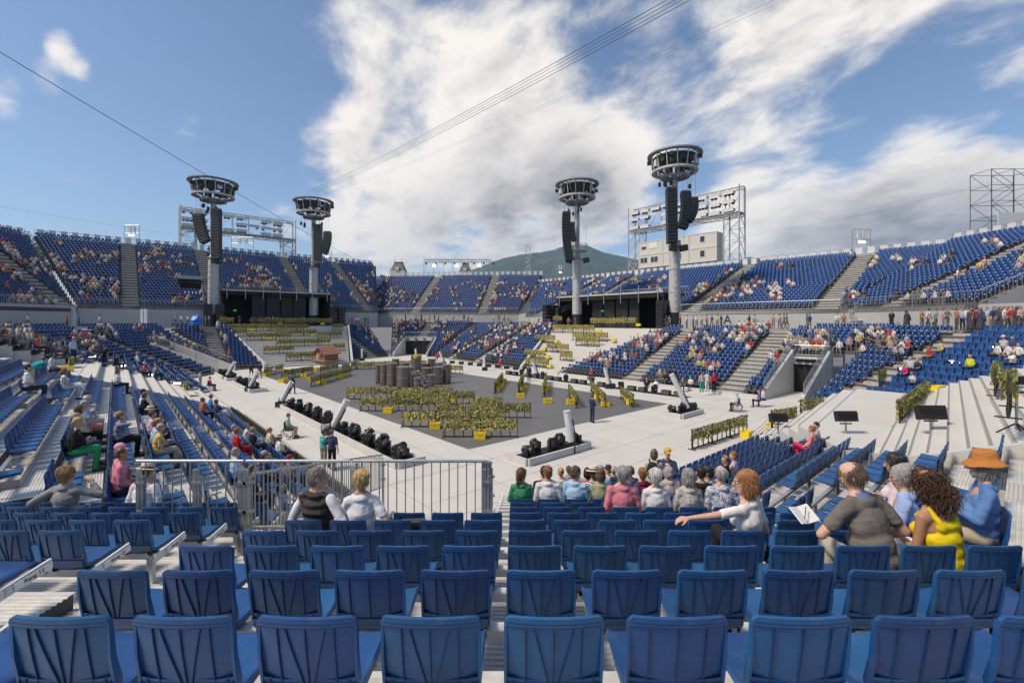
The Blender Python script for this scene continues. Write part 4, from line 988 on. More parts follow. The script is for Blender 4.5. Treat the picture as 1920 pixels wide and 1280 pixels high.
# scaffold tower, small light frames, masts
def scaffold(label, p, w, dp, z0, z1, nb, bays=1, matn='dark_steel'):
    root = thing('scaffold_tower', label, 'scaffold', (p.x, p.y, z0))
    xs = [w*i/bays for i in range(bays+1)]
    for x in xs:
        for y in (0, dp): MB().tube((p.x+x, p.y+y, z0), (p.x+x, p.y+y, z1), .045, seg=6).build('upright', matn, root)
    for k in range(nb+1):
        z = lerp(z0, z1, k/nb)
        for y in (0, dp): MB().tube((p.x, p.y+y, z), (p.x+w, p.y+y, z), .035, seg=5).build('ledger', matn, root)
        for x in xs: MB().tube((p.x+x, p.y, z), (p.x+x, p.y+dp, z), .03, seg=5).build('transom', matn, root)
        if k < nb:
            zb = lerp(z0, z1, (k+1)/nb)
            for i in range(bays):
                a, b = (xs[i], xs[i+1]) if k % 2 else (xs[i+1], xs[i])
                for y in (0, dp): MB().tube((p.x+a, p.y+y, z), (p.x+b, p.y+y, zb), .03, seg=5).build('brace', matn, root)
    return root
scaffold('dark scaffold tower rising at the right picture edge', PD(1859, 440, 56), 5.6, 2.6, 15.5, 25.3, 5, 2)
t_ = PD(1872, 428, 54.8); tp = MB(); 
tp.hexa([t_, t_+Vector((5, 0, 1.9)), t_+Vector((5, .1, 1.9)), t_+Vector((0, .1, 0)), t_+Vector((0, 0, 1.9)), t_+Vector((5, 0, 2.0)), t_+Vector((5, .1, 2.0)), t_+Vector((0, .1, 1.9))]); tag(tp.build('tarpaulin', 'cover_white', loc=tuple(t_)), 'white tarpaulin hung on the scaffold tower', 'tarpaulin')
def frame(label, px0, px1, py0, py1, Y, lit=True):
    a, b = PD(px0, py1, Y), PD(px1, py0, Y); root = thing('floodlight_rig', label, 'light frame', tuple(a), 'light frames above the stands'); w = b.x-a.x
    for x in (0, w): MB().tube(a+Vector((x, 0, -.6)), Vector((a.x+x, a.y, b.z)), .05, seg=6).build('upright', 'galv', root)
    for z in (b.z, lerp(a.z, b.z, .62)): MB().tube(Vector((a.x, a.y, z)), Vector((b.x, a.y, z)), .045, seg=6).build('crossbar', 'galv', root)
    for k in (-.5, .5): MB().box((a.x+w/2+k*w*.28, a.y, lerp(a.z, b.z, .82)), (w*.16, .3, (b.z-a.z)*.26)).build('speaker', 'hood', root)
    if lit: MB().box((a.x+w/2, a.y-.1, lerp(a.z, b.z, .52)), (w*.32, .2, .28)).build('floodlight', 'lamp_white', root)
frame('small light frame above the left aisle', 234, 261, 422, 462, 84); frame('small light frame beside the left gantry', 434, 475, 445, 474, 92, False)
frame('small light frame above the right aisle', 1598, 1632, 430, 480, 63); frame('small light frame far behind the second tower', 604, 622, 467, 495, 100)
frame('small light frame before the mountain', 1043, 1058, 496, 526, 108)
m_ = PD(990, 520, 122); mm = thing('lattice_mast', 'slim lattice mast in front of the mountain', 'mast', tuple(m_)); MB().truss(m_, m_+Vector((0, 0, 8.6)), 1.2, 1.2, 1.3, .05).build('lattice', 'galv', mm)
for k in range(3): MB().box(m_+Vector((0, -.7, .6+.5*k)), (1.4, .1, .3)).build('sign_board', 'cover_white', mm)
ft = thing('light_truss', 'long light truss on top of the far end tier', 'truss', tuple(PD(800, 505, 119)), None)
a, b = PD(795, 489, 119), PD(921, 489, 119); MB().truss(a, b, .8, .7, 1.6, .06).build('truss_beam', 'galv', ft)
for i in range(8):
    e = a.lerp(b, i/7); MB().tube(e, e-Vector((0, 0, 3)), .06, seg=5).build('leg', 'galv', ft); MB().lathe(e+Vector((.6, -.2, -.7)), [(.1, .2), (.24, .1), (.26, -.25)], 8).build('spot_lamp', 'black_plastic', ft)
for px in (814, 856, 899): p = PD(px, 498, 118.4); MB().box(p, (.7, .3, .7)).build('floodlight', 'lamp_white', ft)
# turrets of houses beyond
def turret(label, px, py0, py1, w, Y):
    p = PD(px, py1, Y); ht = (py1-py0)/F*Y; W = w/F*Y/2; root = thing('mansard_roof', label, 'roof', tuple(p))
    MB().add([(p.x-W, p.y-W, p.z), (p.x+W, p.y-W, p.z), (p.x+W, p.y+W, p.z), (p.x-W, p.y+W, p.z), (p.x-W*.5, p.y-W*.5, p.z+ht), (p.x+W*.5, p.y-W*.5, p.z+ht), (p.x+W*.5, p.y+W*.5, p.z+ht), (p.x-W*.5, p.y+W*.5, p.z+ht)], [(0, 1, 5, 4), (1, 2, 6, 5), (2, 3, 7, 6), (3, 0, 4, 7), (4, 5, 6, 7), (3, 2, 1, 0)]).build('roof', 'turret', root)
    MB().box((p.x, p.y, p.z-4), (W*2.1, W*2.1, 8)).build('wall', 'cream', root)
    MB().box((p.x, p.y, p.z+ht+.1), (W*1.15, W*1.15, .25)).build('ridge_cap', 'turret', root)
    for sx in (-1, 1): MB().tube((p.x+sx*W*.5, p.y-W*.5, p.z+ht), (p.x+sx*W*.5, p.y-W*.5, p.z+ht*1.75), .09, .02, seg=5).build('finial', 'turret', root)
    MB().box((p.x, p.y-W*.95, p.z+ht*.25), (W*.5, W*.4, ht*.4)).build('dormer', 'cream', root)
turret('dark mansard roof with two finials beyond the far stand', 748, 493, 509, 26, 170)
turret('small brown turret behind the far light truss', 873, 495, 510, 22, 190)
# ---- overhead cables
def cable(label, a, b, sag, r=.02, n=16):
    a, b = Vector(a), Vector(b); pts = [a.lerp(b, i/n)-Vector((0, 0, sag*4*(i/n)*(1-i/n))) for i in range(n+1)]
    o = MB().path(pts, r, 5).build('overhead_cable', 'dark_steel', loc=tuple(a)); tag(o, label, 'cable', 'overhead cables')
e0 = PD(590, 378, 85)
for k, (dx, dz, r) in enumerate(((-.6, 0, .018), (-.3, -.1, .014), (.1, -.25, .014), (.5, -.4, .018))):
    q = PD(1212+14*k, -8, 24); s_ = e0+Vector((dx, 0, 2.2+dz)); ext = q+(q-s_)*.45
    cable(f'{ORD[k]} of the four parallel cables crossing the sky', s_, ext, 1.0, r)
for k in range(2):
    q = PD(1395+18*k, -5, 26); s_ = e0+Vector((1.4+.4*k, 0, 1.2)); cable(f'{"upper" if k == 0 else "lower"} faint cable crossing the sky to the right', s_, q+(q-s_)*.4, 1.2, .006)
p, q = PD(0, 84, 34), PD(690, 499, 112); cable('single cable descending from the upper left corner', p+(p-q)*.3, q, .8, .03)
p, q = PD(0, 384, 60), PD(345, 442, 92); cable('thin cable low over the left stand', p+(p-q)*.3, q, .3, .012)
p, q = PD(1388, 444, 78), PD(1862, 342, 57); cable('thin cable from the gantry to the right scaffold', p, q, .6, .012)
# ================================================================== mountain and trees behind
prof = [(560, 600), (700, 566), (840, 520), (905, 499), (925, 490), (950, 483), (985, 476), (1015, 473), (1042, 467), (1062, 460), (1083, 457), (1104, 461), (1135, 474), (1175, 482), (1215, 492), (1290, 505), (1360, 497), (1405, 481), (1440, 487), (1520, 510), (1640, 545), (1800, 590)]
Yr = 4200.; cols = 220; rows = 26; V = []; Fs = []
xs = np.linspace(560, 1800, cols); ys = np.interp(xs, [p[0] for p in prof], [p[1] for p in prof])
for j in range(rows):
    f = j/(rows-1)                                            # 0 ridge .. 1 foot, coming nearer
    for i in range(cols):
        hz = (HY-ys[i])/F*Yr; Y = Yr-1900*f
        wob = mnoise.fractal(Vector((xs[i]*.012, f*3.0, 0)), 1.0, 2.0, 5)
        z = CZ+hz*(1-f)**1.15+wob*55*min(1, f*4+.12)*(1-f)+mnoise.fractal(Vector((xs[i]*.25, f*14, 3)), 1, 2, 3)*7
        V.append(((xs[i]-HX)/F*Yr*(1-.12*f), Y, z))
for j in range(rows-1):
    for i in range(cols-1): Fs.append((j*cols+i, (j+1)*cols+i, (j+1)*cols+i+1, j*cols+i+1))
# far side so that the hill is a body and not a card
for i in range(cols): V.append((V[i][0]*1.15, Yr+1800, 0))
b0 = rows*cols
for i in range(cols-1): Fs.append((i, i+1, b0+i+1, b0+i))
mo = MB().add(V, Fs).build('wooded_mountain', 'forest', smooth=True); mo['kind'] = 'structure'
def tree(label, p, h, w, seed, group):
    rr = random.Random(seed); root = thing('tree', label, 'tree', tuple(p), group)
    tk = MB(); tk.tube(p, p+Vector((0, 0, h*.6)), .35, .16, 7)
    for i in range(6):
        a = rr.uniform(0, 6.28); tk.tube(p+Vector((0, 0, h*rr.uniform(.35, .55))), p+Vector((math.cos(a)*w*.35, math.sin(a)*w*.35, h*rr.uniform(.65, .85))), .13, .04, 5)
    tk.build('trunk', 'vine_wood', root)
    cr = MB()
    cl = [(Vector((rr.gauss(0, .24)*w, rr.gauss(0, .24)*w, h*(.68+rr.uniform(-.22, .30)))), w*rr.uniform(.12, .22)) for _ in range(26)]
    for c, r in cl:
        for _ in range(46):
            v = Vector((rr.gauss(0, 1), rr.gauss(0, 1), rr.gauss(0, 1))).normalized()*r*rr.uniform(.6, 1.05); q = p+c+v
            s = rr.uniform(.22, .42); a = Vector((rr.gauss(0, 1), rr.gauss(0, 1), rr.gauss(0, 1))).normalized(); b = a.cross(v).normalized()
            cr.add([q-a*s, q+b*s*.6, q+a*s, q-b*s*.6], [(0, 1, 2, 3)])
    cr.build('crown', 'tree_leaf', root)
for k, (px, py, w) in enumerate(((-12, 431, 13), (8, 430, 12), (24, 428, 11), (40, 434, 10), (55, 433, 11), (70, 436, 9), (84, 440, 8))):
    p = PD(px, 470, 150+k*4); tree(f'{ORD[k]} dark tree from the left above the left parapet', Vector((p.x, p.y, 14)), PD(px, py, p.y).z-14, w, k+5, 'trees beyond the left stand')
print('STRUCT t', round(time.time()-T0, 1))
# ================================================================== vine racks, crates
def leaf_mesh(seed, yellow, nleaf=560):
    rr = random.Random(seed); mb = MB()
    for i in range(nleaf):
        x = rr.uniform(-.98, .98); z = .46+.56*rr.random()**.85; y = rr.uniform(-.10, .10)
        s = rr.uniform(.055, .09); t = Vector((rr.uniform(-.7, .7), rr.uniform(-.5, .5), -1)).normalized(); n = Vector((rr.uniform(-.6, .6), -1 if y < 0 else rr.choice((-1, 1)), rr.uniform(-.2, .7))).normalized()
        b = t.cross(n).normalized(); p = Vector((x, y, z)); k = rr.random(); low = (z-.46)/.56
        m = 1 if k < yellow*(1.25-.6*low) else (2 if k > .80 else 0)
        mb.add([p, p+t*s*.7+b*s*.62+n*s*.15, p+t*s*1.6, p+t*s*.7-b*s*.62+n*s*.15], [(0, 1, 2, 3)], m)
    for i in range(11):                                      # grape bunches
        x = rr.uniform(-.9, .9); z = rr.uniform(.38, .5); p = Vector((x, -.11, z))
        for j in range(3): mb.lathe(p+Vector((0, 0, -.05*j)), [(.01, .03), (.036-.008*j, 0), (.005, -.05)], 6, 3)
    return mb.mesh('foliage', ['leaf_green', 'leaf_yellow', 'leaf_dark', 'grape'])
LEAVES = {'y': [leaf_mesh(1, .5), leaf_mesh(2, .38), leaf_mesh(3, .6)], 'g': [leaf_mesh(4, .14), leaf_mesh(5, .2), leaf_mesh(6, .1)]}
fr = MB()
for x in (-1, 1): fr.box((x, 0, .5), (.035, .035, 1.0)); fr.box((x, 0, .02), (.05, .42, .03))
fr.box((0, 0, .05), (2.0, .05, .06)); fr.box((0, 0, .95), (2.0, .02, .02)); fr.box((0, 0, .60), (2.0, .02, .02))
RACKF = fr.mesh('rack_frame', 'vine_wood')
def vine_trunk():
    rr = random.Random(11); mb = MB(); pts = [Vector((0, 0, .05)), Vector((.015, .01, .20)), Vector((-.01, 0, .33)), Vector((.03, 0, .43)), Vector((.12, 0, .50)), Vector((.26, 0, .53)), Vector((.40, 0, .52))]
    for i, (a, b) in enumerate(zip(pts, pts[1:])): mb.tube(a, b, .034-.003*i, .032-.003*i, 6)
    mb.tube(pts[3], Vector((-.05, .02, .6)), .018, .01, 5); return mb.mesh('vine_stem', 'vine_wood')
STEM = vine_trunk()
RACKN = [0]; RACK_OBJ = []
def rack(p, rz, label, col='y', group='vine racks', arches=4):
    r = thing('vine_rack', label, 'vine rack', tuple(p), group, rz); k = RACKN[0]; RACKN[0] += 1
    inst('rack_frame', RACKF, r)
    for i in range(arches): inst('vine_stem', STEM, r, (-.95+2.0*i/arches+.04, 0, 0))
    f = inst('foliage', LEAVES[col][k % 3], r); f['kind'] = 'stuff'
    if k % 2: f.rotation_euler = (0, 0, math.pi)
    RACK_OBJ.append(r); return r
def S5(c): return 640+c/5.189
def S5y(c): return 710+c/5.189
rows_ = [(748.5, [(55, 295), (315, 545), (575, 810), (845, 1075)]), (757, [(485, 745), (760, 1015), (1045, 1295)]), (770.7, [(185, 455), (480, 745), (775, 1040), (1290, 1560)]), (783.6, [(915, 1205), (1240, 1530), (1545, 1840)]), (800.5, [(595, 910), (930, 1250), (1270, 1595)]), (819.4, [(995, 1345), (1360, 1710)])]
for ri, (yb, lst) in enumerate(rows_):
    for i, (c0, c1) in enumerate(lst):
        p = PZ(S5((c0+c1)/2), yb, .01)
        rack(p, R_(random.uniform(-1, 1)), f'{["leftmost", "second", "third", "fourth"][i]} vine rack in the {["farthest", "fifth", "fourth", "third", "second", "nearest"][ri]} row before the steel vats', 'y' if random.random() < .8 else 'g', 'vine racks on the dark stage before the vats')
def rline(a, b, z, labs, col='g', group='vine racks', step=2.05):
    a, b = Vector(a), Vector(b); n = max(1, round((b-a).length/step)); d = (b-a)/n; rz = math.atan2(d.y, d.x)
    for i in range(n):
        p = a+d*(i+.5); rack((p.x, p.y, p.z if z is None else z), rz, f'{labs}, {ORD[i]} along', col, group)
# left group on the dark floor
for k, (x0, y0, x1, y1) in enumerate(((583.5, 725, 657.5, 703), (529, 711, 586, 701), (494, 705.5, 532, 697), (600, 702, 634, 695), (640, 697.5, 672, 690))):
    rline(PZ(x0, y0, 0), PZ(x1, y1, 0), .01, f'green vine rack, left group, {ORD[k]} line from the front', 'g', 'vine racks on the left of the dark stage')
# right group, seen nearly end on
for k, (x0, y0, x1, y1) in enumerate(((927.5, 737, 942, 716), (972, 741, 981, 716), (1020, 744, 1024, 716), (1082.5, 765, 1067, 742), (1134, 762, 1108, 734), (1187.5, 764, 1164, 747))):
    rline(PZ(x0, y0, 0), PZ(x1, y1, 0), .01, f'vine rack seen end on, right group, {ORD[k]} line from the left', 'g', 'vine racks on the right of the dark stage')
# behind the vats
for k in range(5): p = PZ(682+26*k, 692-.8*k, 0); rack((p.x, p.y, .01), R_(5), f'{ORD[k]} vine rack from the left behind the vats', 'y', 'vine racks behind the vats')
p = PZ(853, 700, 0); rack((p.x, p.y, .01), R_(-10), 'lone vine rack right of the vats', 'y', 'vine racks behind the vats')
# terraces
def terrace_rack(cx0, cx1, cy, scale, ox, oy, axis, plane, lab, group, col='y'):
    p0, nrm = plane; a = PP(ox+cx0/scale, oy+cy/scale, p0, nrm); b = PP(ox+cx1/scale, oy+cy/scale, p0, nrm)
    m = (a+b)/2; d = Vector((axis.x, axis.y, 0)); w = abs((b-a).dot(d)); 
    # the row follows the step, so take the width along the step
    ra = Vector((a.x, a.y, 0)); l = (b-a).length*.95; n = max(1, round(l/2.05))
    for i in range(n):
        q = m+d*((i-(n-1)/2)*2.03); rack((q.x, q.y, m.z), math.atan2(d.y, d.x), f'{lab}, {ORD[i]} from the left', col, group).scale = (1, 1.2, 1.22)
cosl = (Vector((*NU(0, 68.5).xy, .2)), (Vector((EU.x, EU.y, 0))*-.35+Vector((0, 0, 1))).normalized())
for k, (x0, x1, y) in enumerate(((50, 190, 140), (380, 1085, 140), (100, 875, 195), (1065, 1170, 188), (165, 300, 240), (555, 940, 244), (300, 680, 275), (935, 1160, 258), (555, 1065, 330), (447, 728, 398), (1075, 1180, 370), (670, 900, 458))):
    terrace_rack(x0, x1, y, 4.795, 400, 580, EN, cosl, f'vine rack on the left terraces, {ORD[k]} line from the top', 'vine racks on the left terraces', 'g')
cosr = (Vector((*NU(39.4, 0).xy, .2)), (Vector((EN.x, EN.y, 0))*-.375+Vector((0, 0, 1))).normalized())
for k, (x0, x1, y) in enumerate(((310, 375, 585), (588, 935, 605), (275, 655, 655), (418, 760, 716), (478, 655, 752), (173, 322, 732), (222, 465, 803), (97, 252, 850), (362, 448, 865), (103, 180, 912), (192, 272, 920))):
    terrace_rack(x0, x1, y, 4.0, 960, 460, -EU, cosr, f'vine rack on the right terraces, {ORD[k]} line from the top', 'vine racks on the right terraces', 'y')
# right foreground steps
rline((8.8, 22.0, 0), (13.3, 25.6, 0), .01, 'vine rack on the white floor behind the right seats', 'g', 'vine racks at the right steps')
rline((12.2, 21.4, .9), (16.4, 23.6, 1.5), None, 'vine rack on the lower right steps', 'g', 'vine racks at the right steps')
rline((14.0, 16.3, 2.4), (20.5, 22.2, 2.4), None, 'vine rack along the right landing', 'g', 'vine racks at the right steps')
rline((21.5, 26.5, 2.4), (23.6, 28.4, 2.4), None, 'vine rack at the far end of the right landing', 'g', 'vine racks at the right steps')
rline((16.4, 15.3, 3.7), (19.4, 18.0, 3.7), None, 'vine rack on the upper right steps', 'g', 'vine racks at the right steps')
rline((10.9, 9.9, 4.1), (12.4, 11.2, 4.1), None, 'vine rack at the right picture edge', 'g', 'vine racks at the right steps')
# left steps
for k, (px, py, z, n) in enumerate(((12, 682, 3.4, 2), (132, 700, 3.0, 1), (218, 712, 2.0, 1), (278, 724, 1.2, 1), (352, 742, .6, 1), (292, 716, 1.4, 1))):
    p = PZ(px, py, z); d = Vector((-EU.x*-1, EU.y, 0)) if k == 0 else Vector((EU.x, EU.y, 0)); rline(p, p+Vector((EN.x, EN.y, 0))*2.05*n*(-1 if k == 0 else 1) if k == 0 else p+d*2.05*n, None, f'vine rack beside the left steps, {ORD[k]} spot', 'g', 'vine racks at the left steps')
# ---- yellow crates
cm = MB(); w, d_, h_ = .56, .40, .34
for x, y, sx, sy in ((0, -d_/2, w, .025), (0, d_/2, w, .025), (-w/2, 0, .025, d_), (w/2, 0, .025, d_)): cm.box((x, y, h_/2), (sx+.02, sy, h_))
cm.box((0, 0, .02), (w-.03, d_-.03, .03)); cm.ring((0, 0, 0), 0, 0) if False else None
for x, y, sx, sy in ((0, -d_/2-.012, w+.05, .02), (0, d_/2+.012, w+.05, .02)): cm.box((x, y, h_-.03), (sx, sy, .05))
CRATE = cm.mesh('crate_shell', 'yellow')
CH = MB().box((0, -.225, .24), (.12, .012, .04)).mesh('hand_hole', 'grape')
NC = [0]
def crate(p, rz, lab):
    c = thing('harvest_crate', lab, 'crate', tuple(p), 'yellow harvest crates', rz); inst('crate_shell', CRATE, c); inst('hand_hole', CH, c)
for k, (px, py) in enumerate(((728, 773), (816, 803), (900, 822), (847, 751), (783, 751))): crate(PZ(px, py, .01), R_(random.uniform(-12, 12)), f'yellow crate between the front vine racks, {ORD[k]} in the group')
for k, (px, py) in enumerate(((582, 713), (600, 719), (606, 719), (528, 717), (534, 715), (494, 705), (502, 704), (536, 697), (566, 706), (571, 706), (638, 708), (642, 707), (592, 694))): crate(PZ(px, py, .01), R_(random.uniform(-20, 20)), f'yellow crate among the left stage vines, {ORD[k]} in the group')
for k, (px, py) in enumerate(((935, 731), (939, 726), (944, 716), (976, 745), (982, 731), (1022, 723), (1026, 731), (1027, 755), (1070, 757), (1135, 761), (1122, 747), (1183, 757), (1178, 752))): crate(PZ(px, py, .01), R_(random.uniform(-20, 20)), f'yellow crate among the right stage vines, {ORD[k]} in the group')
for k, (cx, cy) in enumerate(((615, 138), (995, 137), (360, 190), (862, 187), (908, 236), (527, 268), (1048, 312))): p = PP(400+cx/4.795, 580+cy/4.795, *cosl); crate(p+Vector((0, -.6, 0)), R_(40), f'yellow crate on the left terraces, {ORD[k]} from the top')
for k, (cx, cy) in enumerate(((940, 604), (652, 650), (757, 717), (333, 726), (240, 783), (268, 843), (280, 912))): p = PP(960+cx/4, 460+cy/4, *cosr); crate(p+Vector((0, -.6, 0)), R_(-40), f'yellow crate on the right terraces, {ORD[k]} from the top')
for k, (px, py, z) in enumerate(((1570, 772, 2.0), (1757, 735, 2.75), (1446, 808, .6), (1399, 820, .3), (1882, 727, 3.6), (20, 683, 3.3), (124, 697, 3.3), (209, 707, 2.3), (283, 737, 1.2), (341, 750, .5))):
    crate(PZ(px, py, z), R_(random.uniform(20, 60)), f'yellow crate on the {"right" if px > 900 else "left"} steps beside a vine rack, {ORD[k]} in the group')
# ================================================================== steel vats
def vat(px0, px1, py0, py1, lab, feet=True, rim=True):
    p = PZ((px0+px1)/2, py1, 0); s = p.y/F; r = (px1-px0)*s/2; h = (py1-py0)*s*.98+.02; z0 = .14 if feet else 0
    v = thing('steel_vat', lab, 'vat', (p.x, p.y+r, 0), 'brushed steel vats'); c = (p.x, p.y+r, 0)
    MB().lathe(c, [(r*.985, z0), (r, z0+.05), (r, h*.5-.03), (r*1.015, h*.5), (r, h*.5+.03), (r, h-.06), (r*.97, h-.015), (r*.9, h)], 28).build('tank', 'vat', v, smooth=False)
    MB().ring((c[0], c[1], h-.03), r*.99, .03, 28, sq=(.035, .03)).build('rim', 'vat_rim', v)
    MB().ring((c[0], c[1], h*.5), r*1.005, .02, 28, sq=(.02, .02)).build('band', 'vat_rim', v)
    if feet:
        for i in range(4): a = .8+i*1.57; MB().tube((c[0]+r*.75*math.cos(a), c[1]+r*.75*math.sin(a), 0), (c[0]+r*.75*math.cos(a), c[1]+r*.75*math.sin(a), .15), .06, seg=7).build('castor', 'rubber', v)
    return c, r, h
def S10(x): return 680+x/10.667
def S10y(y): return 640+y/10.667
VL = [(245, 335, 470, 845), (335, 465, 462, 878), (465, 665, 432, 900), (650, 925, 512, 948), (875, 1035, 640, 935), (1000, 1150, 730, 950), (1285, 1425, 668, 925), (1165, 1370, 530, 850), (1390, 1590, 510, 868), (1575, 1757, 462, 840), (570, 715, 350, 700), (735, 915, 430, 720), (1285, 1445, 348, 690), (1435, 1640, 425, 730), (1150, 1290, 440, 700), (925, 1012, 520, 800)]
for k, (x0, x1, y0, y1) in enumerate(VL): vat(S10(x0), S10(x1), S10y(y0), S10y(y1), f'brushed steel vat, {ORD[k]} of the cluster on the stage')
p = PZ(S10(1048), S10y(735), 0); r = 205/10.667/2*p.y/F; hh = 460/10.667*p.y/F
v = thing('steel_vat', 'tallest steel vat in the middle with yellow cloth over its rim', 'vat', (p.x, p.y+r, 0), 'brushed steel vats')
MB().lathe((p.x, p.y+r, 0), [(r, 0), (r, hh*.5), (r*1.02, hh*.52), (r, hh*.54), (r, hh-.05), (r*.95, hh)], 28).build('tank', 'vat', v); MB().ring((p.x, p.y+r, hh), r, .03, 28, sq=(.03, .03)).build('rim', 'vat_rim', v)
cl = MB(); n = 24; V = []; 
for i in range(n+1):
    t = -1.9+2.6*i/n; dz = .14+.5*max(0, math.sin(i*.42))*(.35+.65*i/n); c_, s_ = math.cos(t), math.sin(t)
    V += [(p.x+r*.8*c_, p.y+r+r*.8*s_, hh+.06), (p.x+r*1.05*c_, p.y+r+r*1.05*s_, hh+.04), (p.x+r*1.08*c_, p.y+r+r*1.08*s_, hh-dz)]
cl.add(V, [f for i in range(n) for f in ((3*i, 3*i+3, 3*i+4, 3*i+1), (3*i+1, 3*i+4, 3*i+5, 3*i+2))]); q = cl.build('yellow_cloth', 'yellow', loc=(p.x, p.y, hh)); tag(q, 'yellow cloth hanging over the rim of the tallest vat', 'cloth')
# stair up to the vats
a = PZ(S10(1290), S10y(925), 0); st = thing('metal_stair', 'grey metal stair leading up to the tallest vat', 'stairs', tuple(a))
for i in range(7):
    f = i/6; c = Vector((a.x-1.35*f, a.y+.9*f, 1.35*f+.1)); MB().box(c, (.75, .32, .05), Matrix.Rotation(R_(30), 3, 'Z')).build('tread', 'galv', st)
for s in (-.42, .42): MB().beam(a+Vector((s*.8, s*.5, 0)), a+Vector((-1.5+s*.8, 1.0+s*.5, 1.5)), .06, .2).build('stringer', 'steel_grey', st)
# ================================================================== wooden cottage
cb = PZ(607, 684, 0); cb.y += 1.0; ct = thing('wooden_cottage', 'small wooden chalet with a red shingle roof on the stage edge', 'cottage', tuple(cb), None, R_(-28)); ct.scale = (.62, .62, .62)
def cp(name, mb, m, par=ct, smooth=False):
    o = bpy.data.objects.new(name, mb.mesh(name, m)); COL.objects.link(o); o.parent = par; return o
W_, D_, H_, B_ = 1.75, 1.9, 1.75, 1.05
for z0 in (0, .35, .7): cp('plinth_course', MB().box((0, 0, z0+.17), (3.3-.2*z0, 3.3, .33)), 'wood_pale')
cp('deck', MB().box((0, -.4, B_+.03), (4.6, 4.6, .1)), 'wood_pale')
for i in range(9):
    z = B_+.1+(i+.5)*H_/9
    cp('log_wall', MB().box((0, -D_, z), (W_*2, .14, H_/9-.02)), 'wood'); cp('log_wall', MB().box((-W_, 0, z), (.14, D_*2, H_/9-.02)), 'wood'); cp('log_wall', MB().box((W_, 0, z), (.14, D_*2, H_/9-.02)), 'wood')
cp('back_wall', MB().box((0, D_, B_+.1+H_/2), (W_*2, .14, H_)), 'wood')
zt = B_+.1+H_; pk = zt+1.25
gb = MB().add([(-W_, -D_-.03, zt), (W_, -D_-.03, zt), (0, -D_-.03, pk), (-W_, -D_+.1, zt), (W_, -D_+.1, zt), (0, -D_+.1, pk)], [(0, 1, 2), (5, 4, 3), (0, 3, 4, 1), (1, 4, 5, 2), (2, 5, 3, 0)]); cp('gable', gb, 'wood')
for s in (-1, 1):
    rp = thing  # roof slopes with shingle courses
    for k in range(7):
        f0, f1 = k/7, (k+1.25)/7; x0, x1 = s*2.35*(1-f0), s*2.35*(1-min(1, f1)); z0, z1 = lerp(zt-.42, pk+.05, f0)+.05, lerp(zt-.42, pk+.05, min(1, f1))
        cp('shingle_course', MB().hexa([(x0, -D_-.6, z0-.04), (x1, -D_-.6, z1-.04), (x1, D_+.6, z1-.04), (x0, D_+.6, z0-.04), (x0, -D_-.6, z0+.02), (x1, -D_-.6, z1+.02), (x1, D_+.6, z1+.02), (x0, D_+.6, z0+.02)]), 'shingle')
wn = cp('window', MB().box((.75, -D_-.1, B_+1.15), (.95, .06, .95)), 'wood'); 
for sx in (-.22, .22): cp('pane', MB().box((.75+sx, -D_-.14, B_+1.15), (.38, .03, .8)), 'glass', wn)
cp('door', MB().box((-.75, -D_-.09, B_+1.0), (.85, .05, 1.7)), 'wood_pale')
for x in (-2.2, 2.2): cp('deck_post', MB().box((x, -2.5, .52), (.14, .14, 1.05)), 'wood')
# ================================================================== light troughs, moving lights, white beam tubes
mh = MB(); mh.box((0, 0, .14), (.5, .42, .26)); MH_B = mh.mesh('lamp_base', 'black_plastic')
mh = MB(); mh.box((-.26, 0, .5), (.08, .28, .55)); mh.box((.26, 0, .5), (.08, .28, .55)); mh.box((0, 0, .28), (.58, .3, .07)); MH_Y = mh.mesh('yoke', 'black_plastic')
MH_H = MB().lathe((0, 0, 0), [(.10, -.30), (.19, -.24), (.22, -.05), (.20, .12), (.23, .18), (.23, .30), (.18, .31)], 14).mesh('lamp_head', 'black_plastic', smooth=False)
NM = [0]
def moving(p, rz, lab):
    m_ = thing('moving_light', lab, 'stage light', tuple(p), 'moving stage lights', rz); m_.scale = (.84, .84, .84); rr = random.Random(NM[0]); NM[0] += 1
    inst('lamp_base', MH_B, m_); y = inst('yoke', MH_Y, m_, (0, 0, 0), rr.uniform(0, 3)); inst('lamp_head', MH_H, y, (0, 0, .6), rot=(R_(rr.uniform(-100, 100)), 0, 0))
def trough(lab, a, b, w, lights, h=.32):
    a, b = Vector(a), Vector(b); d = b-a; l = d.length; d.normalize(); o = Vector((-d.y, d.x, 0))
    root = thing('light_trough', lab, 'trough', tuple(a), 'light troughs round the stage')
    P = lambda s, t, z: a+d*s+o*t+Vector((0, 0, z))
    def sl(s0, s1, t0, t1, z0, z1, m, nm): MB().hexa([P(s0, t0, z0), P(s1, t0, z0), P(s1, t1, z0), P(s0, t1, z0), P(s0, t0, z1), P(s1, t0, z1), P(s1, t1, z1), P(s0, t1, z1)]).build(nm, m, root)
    sl(0, l, 0, .12, 0, h, 'concrete', 'trough_wall'); sl(0, l, w-.12, w, 0, h*.4, 'concrete', 'trough_wall'); sl(-.12, 0, 0, w, 0, h, 'concrete', 'end_wall'); sl(l, l+.12, 0, w, 0, h, 'concrete', 'end_wall')
    sl(0, l, .12, w-.12, .006, .02, 'black_cloth', 'trough_floor')
    for i in range(lights):
        f = (i+.5)/lights; moving(P(l*f, w*(.38+.25*(i % 2)), .02), random.uniform(0, 3), f'{ORD[i]} black moving light in the {lab}')
trough('left floor trough nearest the photographer', NU(9.0, 17.6), NU(9.0, 25.4), -1.3, 9); trough('second left floor trough from the photographer', NU(9.0, 26.8), NU(9.0, 35.4), -1.3, 9)
